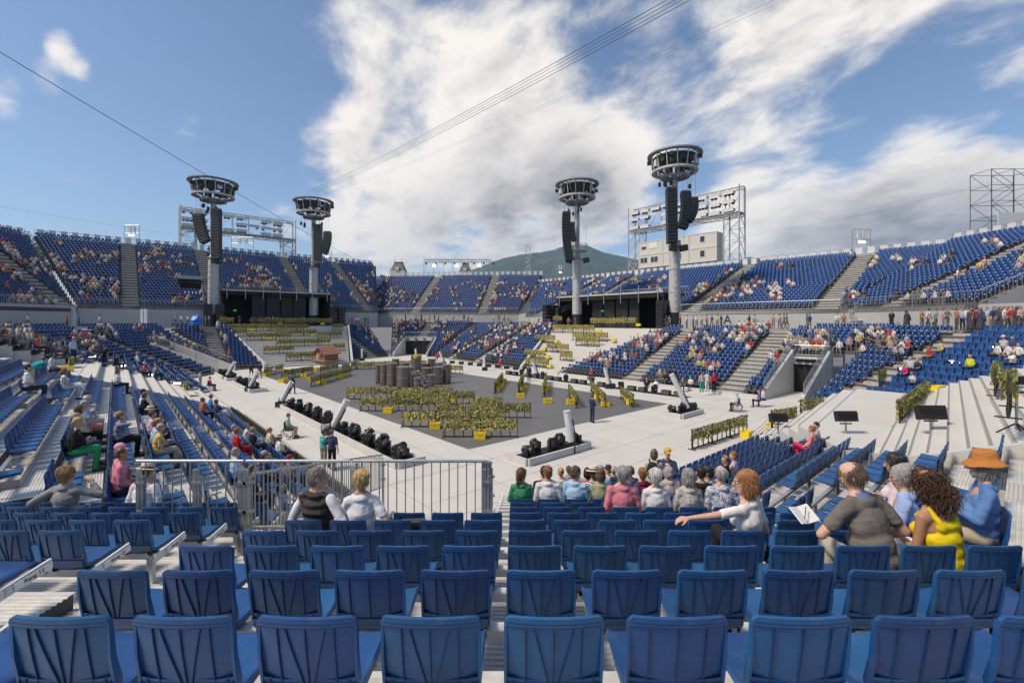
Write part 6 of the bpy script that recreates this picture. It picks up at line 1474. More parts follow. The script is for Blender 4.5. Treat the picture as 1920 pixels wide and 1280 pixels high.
def person(label, pos, rz, K, top=((.6, .6, .6), .45), bottom=((.06, .07, .1), 1.0), hair=('short', (.10, .06, .035)), skin=(.52, .31, .215), topmat='cloth', hat=None, spec=False, voxel=.011, beard=None, straps=False, shoes=True, curl=(.5, .5), palm=((0, 0, -1), (0, 0, -1)), locks=420, collar=None, group='spectators seated in the nearest rows', seed=0, wr=.0055, sunglasses_up=False, length=0.):
    root = bpy.data.objects.new('person', blob('body', body_prims(K), voxel, 'skin', 4)); COL.objects.link(root); root.location = pos; root.rotation_euler = (0, 0, rz); root.color = (*skin, 1); tag(root, label, 'person', group)
    def ch(name, me, col=None, par=root): return inst(name, me, par, color=col)
    tp = top_prims(K, top[1], straps=straps, length=length, infl=.010 if not K['fem'] else .008)
    if straps:
        Rt, pel, tl = K['Rt'], K['pel'], K['tl']; T = lambda x, y, z: pel+Rt @ Vector((x, y, z))
        for s in (-1, 1): tp += [cap(T(s*.085, -.075, tl*.80), .030, T(s*.095, -.02, tl+.012), .022), cap(T(s*.095, -.02, tl+.012), .022, T(s*.085, .075, tl*.84), .03)]
        tp.append(cap(T(-.075, -.075, tl*.74), .045, T(.075, -.075, tl*.74), .045))
    ch('shirt', blob('shirt', tp, voxel, topmat, 6, wr, 8., seed*3.1, (1.0, 1.0, 1.6)), top[0])
    if bottom: ch('trousers', blob('trousers', bottom_prims(K, length=bottom[1]), voxel*1.1, 'cloth', 3, .005, 8., seed+5), bottom[0])
    for i in (0, 1): ch('shoe', blob('shoe', shoe_prims(K, i), voxel, 'shoe', 2))
    for i, s in enumerate((-1, 1)):
        d = (K['wr'][i]-K['el'][i]); ch('hand', blob('hand', hand_prims(K['wr'][i]+d.normalized()*.015, d, palm[i], -s, curl[i], .95 if not K['fem'] else .86), .0048, 'skin', 2), skin)
    if hair:
        hm = blob('hair', hair_prims(K, hair[0]), .008, 'hair', 2, .006 if hair[0] != 'curly' else .02, 28. if hair[0] != 'curly' else 22, seed, (1, 1, .5)); ho = ch('hair', hm, hair[1])
        ch('hair_locks', hair_strands(K, hair[0], locks if hair[0] != 'curly' else locks*2, seed, hm), hair[1], ho)
    ew, ed, lp = face_parts(K); ch('eyes', ew.mesh('eyes', 'eye_white')); ch('pupils', ed.mesh('pupils', 'eye_dark')); ch('lips', lp.mesh('lips', 'lips'))
    H = lambda x, y, z: K['head']+K['Rh'] @ Vector((x, y, z))
    if beard: ch('beard', blob('beard', [ell(H(0, .05, -.085), (.052, .05, .05), np.array(K['Rh'])), ell(H(0, .03, -.06), (.066, .055, .04), np.array(K['Rh']))], .007, 'hair', 2, .006, 40), beard)
    if spec: ch('glasses', glasses(K).mesh('glasses', 'glass_frame'))
    if hat:
        h = ch('hat', HATS[hat[0]], hat[1] if len(hat) > 1 else None); h.location = H(0, -.012, .062); h.rotation_euler = (K['Rh'] @ Matrix.Rotation(R_(-8), 3, 'X')).to_euler()
    if collar:
        Rt, pel, tl = K['Rt'], K['pel'], K['tl']; n = 18; mb = MB(); V = []
        for i in range(n):
            a = 2*math.pi*i/n; c_, s_ = math.sin(a), math.cos(a)
            for r, z in ((.078, .0), (.064, .05), (.058, .048)): V.append(pel+Rt @ Vector((r*c_*1.05, r*s_-.005, tl+z)))
        mb.add(V, [(3*i+q, 3*((i+1) % n)+q, 3*((i+1) % n)+q+1, 3*i+q+1) for i in range(n) for q in range(2)]); ch('collar', mb.mesh('collar', 'cloth'), collar)
    return root
def seat_pos(k, x): y, z = crow(k); return (x, y, z)
GREY, WHITE_H, BLOND, BROWN, DARK, AUB = (.30, .29, .28), (.52, .51, .49), (.40, .26, .11), (.11, .065, .035), (.022, .016, .013), (.26, .105, .04)
NAVY, BLACK, WHITE, BEIGE = (.025, .035, .07), (.014, .014, .016), (.68, .67, .65), (.42, .36, .27)
# -- the foreground figures, one by one
person('man in a dark quilted vest with white sleeves, seated at the barrier, looking right', seat_pos(4, -2.25), 0, skeleton(lean=-.02, twist=R_(-12), head=(R_(-62), .05, 0), hands=(((-.2, .38, .60),), ((.30, .30, .66),)), belly=.07), ((.050, .043, .040), 0), ((.05, .045, .04), 1), ('short', (.20, .17, .14)), topmat='cloth_quilt', spec=True, seed=1, group='couple at the barrier')
vs_ = bpy.data.objects['person']; kk = skeleton(lean=-.02, twist=R_(-12), hands=(((-.2, .38, .60),), ((.30, .30, .66),))); [inst('sleeve', blob('sleeve', [cap(kk['sh'][i], .058, kk['el'][i], .054), cap(kk['el'][i], .054, kk['wr'][i], .042)], .011, 'cloth', 2, .006), vs_, color=(.66, .63, .64)) for i in (0, 1)]
person('woman in a white top with short blond hair, seated beside the man in the vest', seat_pos(4, -1.74), 0, skeleton(fem=True, lean=.0, twist=R_(8), head=(R_(32), .02, 0), hands=(((-.16, .40, .62),), ((.42, .22, .56), (.5, -.4, -.6))), belly=.06), ((.66, .645, .66), .38), ((.42, .41, .40), 1), ('short', (.46, .30, .13)), skin=(.50, .27, .17), seed=2, group='couple at the barrier', locks=700)
person('woman in a white blouse with an auburn bob, arm laid along the seat backs', seat_pos(3, 2.33), 0, skeleton(fem=True, lean=.05, twist=R_(38), head=(R_(38), .05, 0), hands=(((-.62, .14, .86), (0, -1, .15)), ((.05, .42, .62),))), ((.68, .655, .61), .34), (BLACK, 1), ('bob', (.30, .135, .05)), skin=(.56, .33, .23), spec=True, seed=3, curl=(.55, .5), palm=((0, .2, -1), (0, 0, -1)), locks=900, group='spectators in the right foreground')
person('man in a grey-brown polo shirt with a blue collar, bent over a white book', seat_pos(2, 2.95), 0, skeleton(lean=.30, twist=R_(16), roll=-.04, head=(R_(40), .62, 0), hands=(((-.22, .50, .72), (-.8, -.3, -.5)), ((.16, .52, .70), (.7, -.5, -.5))), belly=.06, h=1.05), ((.155, .138, .122), .30), ((.40, .36, .30), 1), ('thin', (.105, .068, .045)), skin=(.56, .33, .24), spec=True, seed=4, collar=(.14, .18, .36), curl=(.7, .7), palm=((.5, 0, .6), (-.5, 0, .6)), locks=900, group='spectators in the right foreground')
person('woman in a yellow knit halter top with long dark curls', seat_pos(2, 3.50), R_(10), skeleton(fem=True, lean=.14, twist=R_(4), roll=R_(-3), head=(R_(30), .35, 0), hands=(((-.10, .46, .66), (-.45, -.6, -.6)), ((.14, .46, .62), (.9, -.3, -.4)))), ((.70, .53, .01), 0), (WHITE, 1), ('curly', (.062, .030, .017)), skin=(.40, .20, .115), topmat='cloth_knit', straps=True, seed=5, curl=(.8, .6), locks=700, group='spectators in the right foreground')
RZ = ang(EU)
person('grey-haired man in a pale blue shirt holding a phone', (4.32, 4.62, 3.36), RZ+R_(6), skeleton(lean=.04, head=(R_(20), .22, 0), hands=(((-.10, .46, .82),), ((.12, .46, .78),)), belly=.05), ((.33, .43, .68), .95), (NAVY, 1), ('full', GREY), skin=(.48, .28, .19), spec=True, seed=6, curl=(.8, .8), group='spectators in the right foreground', locks=700)
person('dark-haired woman in a pale pink blouse beyond the man in pale blue', (4.66, 5.12, 3.38), RZ, skeleton(fem=True, lean=.02, head=(R_(8), .25, 0), hands=(((-.12, .42, .72),), ((.12, .44, .72),))), ((.62, .50, .52), .7), (NAVY, 1), ('bob', (.018, .014, .013)), seed=7, group='spectators in the right foreground', locks=700)
person('bearded man in an orange straw hat and blue denim shirt', (5.10, 4.62, 3.46), RZ+R_(10), skeleton(lean=-.06, head=(R_(2), -.05, 0), hands=(((-.12, .46, .80),), ((.08, .47, .80),)), belly=.09, h=1.03), ((.105, .21, .43), .85), ((.42, .36, .27), 1), ('bob', (.26, .24, .22)), skin=(.52, .29, .21), hat=('orange',), beard=(.48, .46, .44), spec=True, seed=8, curl=(.9, .9), group='spectators in the right foreground', locks=500)
person('dark trousered knee of a spectator at the right picture border', (4.62, 3.35, crow(2)[1]), R_(84), skeleton(lean=-.05, legs='cross', hands=(((-.12, .40, .66),), ((.12, .40, .66),))), ((.05, .05, .055), .9), ((.022, .022, .024), 1), ('short', DARK), seed=9, group='spectators in the right foreground')
def seated(px, py, label, top=None, bottom=(NAVY, 1.0), hair=('short', BROWN), fem=False, head=(0, .05, 0), lean=.02, twist=0, hands=None, stands=('near',), **k):
    s = free_seat(px, py, stands=stands, k=k.pop('k', None))
    return person(label, (s[0], s[1], s[2]), s[3], skeleton(fem=fem, lean=lean, twist=twist, head=head, hands=hands, belly=k.pop('belly', .03), legs=k.pop('legs', 'sit')), top, bottom, hair, voxel=k.pop('voxel', .0135), locks=k.pop('locks', 320), **k)
G2 = 'spectators in the middle rows'
seated(965, 902, 'woman in a green blouse with a long brown ponytail', k=8, top= ((.05, .26, .12), .45), fem=True, hair=('pony', (.12, .06, .032)), head=(R_(-40), .05, 0), seed=11, group=G2)
seated(1015, 903, 'red-haired man in a white shirt with thin stripes', k=8, top= ((.66, .65, .66), .45), hair=('short', (.20, .085, .035)), topmat='cloth', spec=True, head=(R_(20), .05, 0), seed=12, group=G2, belly=.05)
seated(1072, 902, 'man in a sky blue shirt turning to his neighbour', k=8, top= ((.36, .53, .70), .95), head=(R_(-48), .05, 0), twist=R_(-14), seed=13, group=G2, hair=('short', (.10, .07, .05)))
seated(1044, 893, 'dark-haired young man in a dark green shirt', k=9, top= ((.035, .05, .04), .5), hair=('short', DARK), head=(R_(-20), 0, 0), seed=14, group=G2)
seated(1103, 884, 'woman in a straw hat and black and white stripes', k=9, top= ((.03, .03, .035), .7), topmat='cloth_stripe', fem=True, hair=('short', BROWN), hat=('panama',), seed=15, group=G2)
seated(1140, 902, 'grey-haired man in a salmon pink shirt', k=6, top= ((.60, .20, .24), .9), hair=('full', GREY), belly=.07, seed=16, group=G2, locks=600)
seated(1204, 908, 'white-haired woman in a white blouse', k=6, top= ((.66, .63, .63), .9), fem=True, hair=('full', WHITE_H), seed=17, group=G2, locks=600)
seated(1262, 904, 'grey-haired woman in a beige patterned blouse', k=6, top= ((.52, .49, .45), .85), fem=True, topmat='cloth_floral2', hair=('bob', (.27, .26, .25)), seed=18, group=G2, locks=600)
seated(1328, 904, 'balding man in a white shirt with blue flowers', k=6, top= ((.58, .59, .62), .8), topmat='cloth_floral', hair=('thin', (.33, .31, .30)), belly=.08, seed=19, group=G2, locks=500)
seated(1308, 888, 'young man with glasses in a blue striped shirt', k=8, top= ((.10, .15, .26), .45), topmat='cloth_stripe', hair=('short', DARK), spec=True, head=(R_(45), .1, 0), twist=R_(25), seed=20, group=G2)
seated(1190, 878, 'woman in burgundy with pinned up light brown hair', k=9, top= ((.16, .012, .03), .5), fem=True, hair=('bun', (.26, .12, .05)), seed=21, group=G2)
seated(140, 905, 'fair-haired person in a grey jacket photographing with a phone', k=6, top= ((.25, .25, .245), .95), hair=('full', (.36, .21, .085)), hands=(((-.50, .22, .66), (-.3, -.9, 0)), ((.24, .38, 1.02), (.8, -.2, -.6))), head=(R_(-8), .08, 0), seed=22, group='spectators at the left', locks=800, voxel=.0115)
seated(258, 872, 'stout person in a white shirt and banded straw hat behind the barrier', k=7, top= ((.70, .69, .68), .6), hat=('panama',), hair=('short', BROWN), lean=.15, head=(R_(-20), .1, 0), seed=23, group='spectators at the left', belly=.1)
# things in hands
def held(name, label, cat, p, size, rot, m, kids=()):
    o = MB().box((0, 0, 0), size).mesh(name, m); o = inst(name, o, None, p, rot=rot); tag(o, label, cat)
    for nm, sz, off, mm in kids: inst(nm, MB().box((0, 0, 0), sz).mesh(nm, mm), o, off)
pz = crow(2); 
bk_ = thing('open_book', 'open white book held by the man in the polo shirt', 'book', (2.60, pz[0]+.62, pz[1]+.78), None, R_(20)); bk_.rotation_euler = (R_(38), 0, R_(20))
for s in (-1, 1): inst('page_block', MB().box((s*.055, 0, 0), (.11, .16, .012), Matrix.Rotation(R_(-14*s), 3, 'Y')).mesh('page_block', 'paper'), bk_)
inst('pen', MB().tube((-.06, -.05, .03), (.03, .04, .05), .004, seg=6).mesh('pen', 'sign_black'), bk_)
held('phone', 'black phone in the hands of the woman in yellow', 'phone', (3.36, pz[0]+.58, pz[1]+.70), (.075, .15, .009), (R_(35), 0, R_(20)), 'phone', (('screen', (.068, .14, .002), (0, 0, .006), 'dark_steel'),))
s_ = crow(6); held('phone', 'phone held up by the person in the grey jacket', 'phone', (-6.03, s_[0]+.5, s_[1]+1.12), (.008, .075, .15), (0, R_(10), R_(70)), 'window_pale', (('phone_case', (.006, .08, .155), (-.006, 0, 0), 'phone'),))
held('handbag', 'dark handbag standing on the seat right of the blond woman', 'bag', (-1.15, crow(5)[0]+.05-.6, crow(5)[1]+.86), (.26, .12, .14), (0, 0, .1), 'black_cloth', (('flap', (.27, .13, .05), (0, 0, .06), 'black_plastic'),))
print('HEROES t', round(time.time()-T0, 1))
# seats for the three who sit on the slanting rows beside the landing
for x, y, z, a, lab in ((4.32, 4.62, 3.36, RZ+R_(6), 'blue plastic seat under the man in the pale blue shirt'), (4.66, 5.12, 3.38, RZ, 'blue plastic seat under the dark-haired woman in pale pink'), (5.10, 4.62, 3.46, RZ+R_(10), 'blue plastic seat under the man in the orange hat')):
    c = thing('stadium_seat', lab, 'seat', (x, y, z), 'blue stadium seats', a); bk = inst('backrest', C_BACK, c); inst('seat', C_SEAT, c); inst('bracket', C_BRK, c); inst('seat_stand', MB().box((0, .17, .17), (.4, .06, .06)).box((0, .17, .17), (.06, .06, .36)).mesh('seat_stand', 'alu_white'), c)
# ================================================================== middle distance people: shared figures in their own colours
LEGS0 = dict(lap=((-.13, .42, .62), (.13, .42, .62)))
POSES = {
 'lap': skeleton(lean=.02, belly=.05), 'lapf': skeleton(fem=True, lean=.02, belly=.03),
 'readf': skeleton(fem=True, lean=.12, head=(0, .45, 0), hands=(((-.08, .42, .76),), ((.10, .42, .76),))), 'read': skeleton(lean=.15, head=(.1, .4, 0), hands=(((-.08, .46, .74),), ((.10, .46, .74),)), belly=.06),
 'turnl': skeleton(lean=.0, twist=R_(18), head=(R_(45), .05, 0), belly=.05), 'turnr': skeleton(fem=True, twist=R_(-15), head=(R_(-45), .05, 0)),
 'drink': skeleton(fem=True, lean=.05, hands=(((-.12, .42, .64),), ((.08, .34, 1.06), (.8, .1, -.7)))), 'cross': skeleton(lean=-.08, legs='cross', belly=.05), 'crossf': skeleton(fem=True, lean=-.03, legs='cross'),
 'stand': skeleton(seated=False, legs='stand', hands=(((-.26, .05, .84),), ((.26, .05, .84),)), belly=.04), 'standf': skeleton(seated=False, fem=True, legs='stand', hands=(((-.12, .28, 1.10),), ((.10, .28, 1.08),))),
 'walk': skeleton(seated=False, legs='walk', hands=(((-.25, .18, .88),), ((.25, -.12, .86),))), 'guard': skeleton(seated=False, legs='stand', hands=(((-.08, .26, 1.14),), ((.10, .24, 1.16),)), head=(.2, .05, 0)), 'bent': skeleton(seated=False, legs='stand', lean=.95, head=(.2, .5, 0), hands=(((-.2, .5, .62),), ((.2, .55, .62),)), belly=.06)}
LIB = {}
for nm, K in POSES.items():
    LIB[nm] = dict(body=blob('body', body_prims(K, (10, 8), False), .021, 'skin', 2), shirt=blob('shirt', top_prims(K, .42, res=(10, 8)), .020, 'cloth', 3, .006, 8, 3), shirtl=blob('shirt', top_prims(K, .95, res=(10, 8)), .020, 'cloth', 3, .006, 8, 4), tank=blob('shirt', top_prims(K, 0, res=(10, 8)), .020, 'cloth', 3), trousers=blob('trousers', bottom_prims(K, res=(10, 8)), .021, 'cloth', 2, .005), shorts=blob('trousers', bottom_prims(K, length=.42, res=(10, 8)), .021, 'cloth', 2), shoe0=blob('shoe', shoe_prims(K, 0), .02, 'shoe', 1), shoe1=blob('shoe', shoe_prims(K, 1), .02, 'shoe', 1))
    for st in ('short', 'bob', 'thin', 'bun'): LIB[nm]['h_'+st] = blob('hair', hair_prims(K, st, (10, 8)), .014, 'hair', 2, .006, 26)
def mid(label, pos, rz, pose, top, bottom=NAVY, hair=('short', BROWN), sleeve='shirt', skin=None, hat=None, shorts=False, group='spectators in the left stand'):
    L_ = LIB[pose]; K = POSES[pose]; p = inst('person', L_['body'], None, pos, rz, color=skin or random.choice(SKIN)); tag(p, label, 'person', group)
    inst('shirt', L_[sleeve], p, color=top); inst('trousers', L_['shorts' if shorts else 'trousers'], p, color=bottom); inst('shoe', L_['shoe0'], p); inst('shoe', L_['shoe1'], p)
    if hair: inst('hair', L_['h_'+hair[0]], p, color=hair[1])
    if hat:
        h = inst('hat', HATS[hat[0]], p, tuple(K['head']+K['Rh'] @ Vector((0, -.012, .062))), color=hat[1] if len(hat) > 1 else None); h.rotation_euler = K['Rh'].to_euler()
    return p
def msit(px, py, label, pose, top, tol=40, **k):
    s = free_seat(px, py+3, tol)
    if s: mid(label, (s[0], s[1], s[2]), s[3], pose, top, **k)
GREEN, RED, PINK, LBLUE, TURQ, ORANGE, YEL, DENIM, CREAM, PALE = (.03, .30, .10), (.52, .018, .025), (.58, .20, .26), (.32, .48, .66), (.02, .30, .32), (.58, .14, .05), (.60, .42, .12), (.13, .19, .33), (.58, .50, .36), (.60, .57, .56)
msit(102, 779, 'blond woman in a black jacket and bright green trousers', 'readf', BLACK, bottom=GREEN, hair=('short', BLOND), sleeve='shirtl')
msit(104, 769, 'bald man in dark clothes behind the woman in green trousers', 'lap', NAVY, hair=('thin', GREY), sleeve='shirtl')
msit(189, 775, 'woman in a grey denim blouse drinking, in dark trousers', 'drink', (.19, .22, .30), bottom=BLACK, hair=('short', (.22, .11, .05)))
msit(174, 778, 'woman in a cream cardigan beside the drinking woman', 'lapf', CREAM, bottom=BLACK, hair=('bob', BROWN), sleeve='shirtl')
msit(124, 744, 'grey-haired woman in white with a red scarf', 'readf', WHITE, bottom=(.60, .22, .16), hair=('short', GREY)); msit(141, 738, 'bald man in a light blue shirt beside the woman with the red scarf', 'read', LBLUE, bottom=(.5, .42, .40), hair=('thin', WHITE_H))
msit(138, 709, 'woman in white trousers and tank top with sunglasses', 'crossf', WHITE, bottom=WHITE, hair=('bob', AUB), sleeve='tank')
msit(257, 737, 'dark-haired man in a white shirt in the left stand', 'lap', WHITE, hair=('short', DARK)); msit(273, 742, 'auburn woman in black in the left stand', 'lapf', BLACK, hair=('bob', (.16, .07, .03)))
msit(283, 772, 'brown-haired woman in pale pink in the left stand', 'lapf', (.60, .42, .50), hair=('short', BROWN)); msit(293, 767, 'person in a straw hat and checked shirt in the left stand', 'turnl', (.3, .32, .42), hat=('panama',))
msit(287, 796, 'man in a light blue shirt in the left stand', 'lap', LBLUE, hair=('short', AUB)); msit(298, 799, 'woman in a yellow tank top reading a paper', 'readf', YEL, bottom=BEIGE, hair=('short', GREY), sleeve='tank'); msit(307, 788, 'fair woman in white with jeans reading in the left stand', 'readf', WHITE, bottom=DENIM, hair=('bob', BLOND))
msit(438, 806, 'woman in a bright red jacket and red trousers', 'lapf', RED, bottom=RED, hair=('short', AUB), sleeve='shirtl'); msit(459, 800, 'woman in a white top talking beside the woman in red', 'turnr', WHITE, bottom=LBLUE, hair=('short', BROWN), sleeve='tank'); msit(449, 795, 'person in a grey-blue shirt near the woman in red', 'lap', (.2, .24, .34), hair=('short', GREY))
msit(478, 799, 'blond woman in black at the left front row', 'lapf', BLACK, hair=('short', BLOND)); msit(502, 806, 'man in a pale yellow shirt at the left front row', 'lap', CREAM, hair=('thin', AUB)); msit(519, 816, 'woman in white under a white hat at the left front row', 'lapf', WHITE, hat=('panama',))
msit(242, 850, 'brown-haired person in a pink shirt behind the straw hat', 'lap', PINK, hair=('short', (.16, .08, .04)), sleeve='shirtl'); msit(258, 842, 'woman in a pink hat in the left stand', 'turnr', PINK, hat=('cap', (.68, .32, .40)))
msit(438, 858, 'grey-haired person in a light blue shirt near the barrier', 'lap', LBLUE, hair=('short', GREY)); msit(462, 858, 'man in black near the barrier', 'lap', BLACK, hair=('short', BROWN)); msit(486, 858, 'person in a grey cap and dark shirt near the barrier', 'lapf', NAVY, hat=('cap', (.3, .3, .3)))
msit(545, 846, 'woman with dyed red hair in a patterned blouse at the front row', 'lapf', (.25, .15, .14), hair=('short', (.22, .015, .012)))
msit(381, 743, 'person in orange at the left front row', 'lap', ORANGE, hair=('short', BROWN)); msit(392, 742, 'person in bright blue at the left front row', 'lap', (.05, .28, .55), hair=('short', AUB)); msit(409, 744, 'person in dark patterned shirt at the left front row', 'crossf', (.07, .08, .12), bottom=PALE, hair=('bob', BROWN))
msit(262, 684, 'man in a coral shirt and white cap in the left stand', 'lap', (.62, .09, .06), hat=('cap', WHITE)); msit(284, 690, 'man in light blue beside the coral shirt', 'lap', LBLUE, hair=('thin', GREY)); msit(291, 680, 'person in red further along the left stand', 'lap', RED); msit(212, 681, 'woman in white in the left stand near the steps', 'lapf', WHITE, hair=('short', BROWN)); msit(228, 663, 'person in black in the left stand', 'lap', BLACK); msit(250, 665, 'person in white shirt far along the left stand', 'lap', WHITE, hair=('short', GREY)); msit(262, 662, 'person in light blue far along the left stand', 'lap', LBLUE); msit(48, 688, 'man in white seated beside the bending man', 'lap', WHITE, hair=('short', DARK))
s = free_seat(74, 690, 80); mid('man in a turquoise polo and dark cap bending forward', (s[0], s[1], s[2]), s[3]+R_(40), 'bent', TURQ, bottom=CREAM, hat=('cap', NAVY), shorts=True)
for px, py, lab, c in ((120, 650, 'man in a light blue shirt standing in the left stand', LBLUE), (138, 640, 'man with a rucksack standing in the left stand', (.25, .27, .2)), (200, 652, 'woman in black standing in the left stand aisle', BLACK)):
    s = free_seat(px, py+12, 80); mid(lab, (s[0]-math.sin(s[3])*.3, s[1]+math.cos(s[3])*.3, s[2]), s[3]+random.uniform(-1, 1), 'stand', c)
# right side
GR = 'spectators in the right stand'
msit(1517, 796, 'woman in pink with bright pink trousers and sandals', 'crossf', (.60, .24, .26), bottom=(.55, .03, .10), hair=('short', AUB), group=GR); msit(1528, 790, 'person in a grey shirt shading the eyes beside the woman in pink', 'turnl', (.35, .36, .36), hair=('short', DARK), group=GR)
msit(1820, 668, 'man in a high visibility yellow shirt', 'lap', (.50, .62, .02), hair=('thin', GREY), group=GR); msit(1710, 659, 'man in a pale shirt in the right corner block', 'lap', (.4, .46, .55), hair=('short', GREY), group=GR); msit(1722, 662, 'woman in dark blue in the right corner block', 'lapf', NAVY, hair=('bob', BLOND), group=GR); msit(1700, 678, 'woman in magenta and black in the right corner block', 'lapf', (.5, .02, .16), hair=('short', GREY), group=GR); msit(1712, 695, 'woman in a pale patterned dress in the right corner block', 'readf', (.5, .46, .48), hair=('short', AUB), group=GR)
msit(1878, 636, 'man in a white cap at the far right', 'lap', (.4, .43, .48), hat=('cap', WHITE), group=GR); msit(1898, 652, 'woman in a straw hat and white vest at the far right', 'readf', WHITE, hat=('panama',), sleeve='tank', group=GR)
msit(1370, 855, 'woman in a floral blouse seen beyond the striped shirt', 'turnl', (.55, .45, .45), hair=('short', AUB), group=GR); msit(1350, 862, 'man in a black shirt with a red band', 'turnl', BLACK, hair=('thin', BROWN), group=GR); msit(1222, 822, 'man in a navy waistcoat in the right front row', 'lap', (.06, .08, .15), hair=('thin', GREY), group=GR); msit(1228, 815, 'person in a lime green top in the right front row', 'lapf', (.4, .5, .05), hair=('short', DARK), group=GR)
msit(1143, 860, 'man in a dark cap and white shirt at the front', 'turnl', WHITE, hat=('cap', (.05, .04, .05)), group=GR, tol=60); msit(1165, 858, 'white-haired woman in navy at the front', 'lapf', NAVY, hair=('bob', WHITE_H), group=GR, tol=60)
for k, x, lab, pose, c, kw in ((11, 3.45, 'woman standing with a dark brown backpack and beige top', 'standf', (.52, .46, .40), dict(bottom=BEIGE, hair=('bob', (.13, .09, .06)))), (12, 4.05, 'steward standing in a dark printed jacket and yellow cap', 'guard', (.05, .055, .11), dict(hat=('cap', (.62, .36, .04)), sleeve='shirtl'))):
    y, z = crow(k); pn_ = mid(lab, (x, y+.35, z), R_(-25 if k == 11 else 160), pose, c, group=GR, **kw)
    if k == 11:
        b = thing('backpack', 'dark brown backpack worn by the standing woman', 'backpack', (x, y+.35, z), None, R_(-25)); inst('pack_body', blob('pack_body', [ell((0, -.19, 1.22), (.15, .10, .23)), ell((0, -.26, 1.12), (.11, .06, .12))], .018, 'black_cloth', 3, .006), b)
        for s in (-1, 1): inst('strap', MB().path([Vector((s*.09, -.12, 1.40)), Vector((s*.11, 0, 1.45)), Vector((s*.11, .12, 1.36)), Vector((s*.12, .10, 1.12)), Vector((s*.12, -.1, 1.02))], .016, 5).mesh('strap', 'black_cloth'), b)
# the loose group in the lower rows of the middle block
for k, x, pose, c, hr, lab in ((8, 1.75, 'turnr', (.30, .33, .20), ('bob', BROWN), 'woman in olive green two rows before the salmon shirt'), (8, 2.25, 'lap', (.10, .12, .2), ('short', GREY), 'man in slate blue before the white-haired woman'), (10, .70, 'lap', WHITE, ('thin', GREY), 'balding man in white three rows before the green blouse'), (10, 1.70, 'lapf', (.45, .12, .2), ('bob', DARK), 'dark-haired woman in raspberry before the striped straw hat'), (10, 2.70, 'turnl', (.12, .13, .15), ('short', BROWN), 'man in charcoal before the striped young man'),
        (11, 1.2, 'lapf', CREAM, ('bun', BLOND), 'fair woman in cream near the vomitory edge'), (11, 2.2, 'read', LBLUE, ('short', GREY), 'man in light blue bent over a paper in the lower middle rows'), (12, 1.7, 'lapf', WHITE, ('short', AUB), 'red-haired woman in white in the lower middle rows'), (12, 2.7, 'lap', NAVY, ('thin', GREY), 'man in navy in the lower middle rows'), (9, 3.2, 'turnl', (.5, .42, .4), ('bob', GREY), 'grey-haired woman in beige at the right end of the middle rows'), (7, 3.2, 'lap', BLACK, ('short', DARK), 'man in black at the right end behind the flowered shirt'), (13, 2.2, 'lapf', (.42, .2, .2), ('bob', BROWN), 'woman in dusty red in the lowest middle rows'), (14, 1.7, 'lap', (.3, .33, .38), ('short', BROWN), 'man in grey in the lowest middle rows')):
    s = free_seat(HX+F*x/(crow(k)[0]+.2), 0, k=k); mid(lab, (s[0], s[1], s[2]), s[3]+random.uniform(-.2, .2), pose, c, hair=hr, group='spectators in the middle rows')
# guards and others on the stage
GS = 'people on the arena floor'
def onfloor(px, py, label, pose, top, rz=0., z=0., **k): p = PZ(px, py, z); return mid(label, (p.x, p.y, z), rz, pose, top, group=GS, **k)
onfloor(1110, 792, 'guard in navy overalls and cap at the right edge of the dark stage', 'guard', NAVY, R_(-60), bottom=NAVY, hat=('cap', (.03, .06, .25)), sleeve='shirtl'); onfloor(992, 714, 'far guard in navy beside the tilted tube light', 'stand', NAVY, R_(160), bottom=NAVY, hat=('cap', NAVY), sleeve='shirtl'); onfloor(549, 738, 'guard in navy walking at the left edge of the dark stage', 'walk', NAVY, R_(-70), bottom=NAVY, hat=('cap', (.03, .06, .25)), sleeve='shirtl')
onfloor(471, 708, 'man in navy shirt and shorts walking away at the left', 'walk', NAVY, R_(10), bottom=NAVY, shorts=True); onfloor(487, 709, 'man in dark shirt and jeans walking away at the left', 'walk', (.03, .03, .04), R_(15), bottom=DENIM); onfloor(512, 683, 'crouching technician in navy below the left terraces', 'stand', NAVY, R_(100), bottom=NAVY)
onfloor(606, 880, 'person in a turquoise shirt standing at the left front', 'standf', (.10, .42, .36), R_(-30), bottom=BEIGE); onfloor(622, 882, 'steward in a dark printed shirt seen from behind', 'stand', (.05, .055, .11), R_(-10), bottom=BLACK)
onfloor(923, 683, 'dark figure standing before the far right block', 'stand', (.05, .045, .045), R_(180)); onfloor(938, 691, 'steward in a red shirt seated at the far edge', 'lap', RED, R_(180), hat=('cap', WHITE)); onfloor(821, 676, 'person in red near the far tunnel', 'lap', RED, R_(170))
onfloor(375, 728, 'man in a lilac shirt bending over the wheelchair', 'stand', (.36, .38, .55), R_(-40), bottom=BEIGE, hair=('short', DARK))
for i, (px, py, c, b, lab) in enumerate(((1316, 735, (.5, .35, .3), (.03, .30, .28), 'woman in green trousers standing in the right front rows'), (1326, 733, WHITE, WHITE, 'woman all in white standing in the right front rows'), (1339, 734, RED, BLACK, 'woman in red with a green rucksack in the right front rows'))): onfloor(px, py, lab, 'stand', c, R_(10), z=.3, bottom=b, sleeve='shirtl')
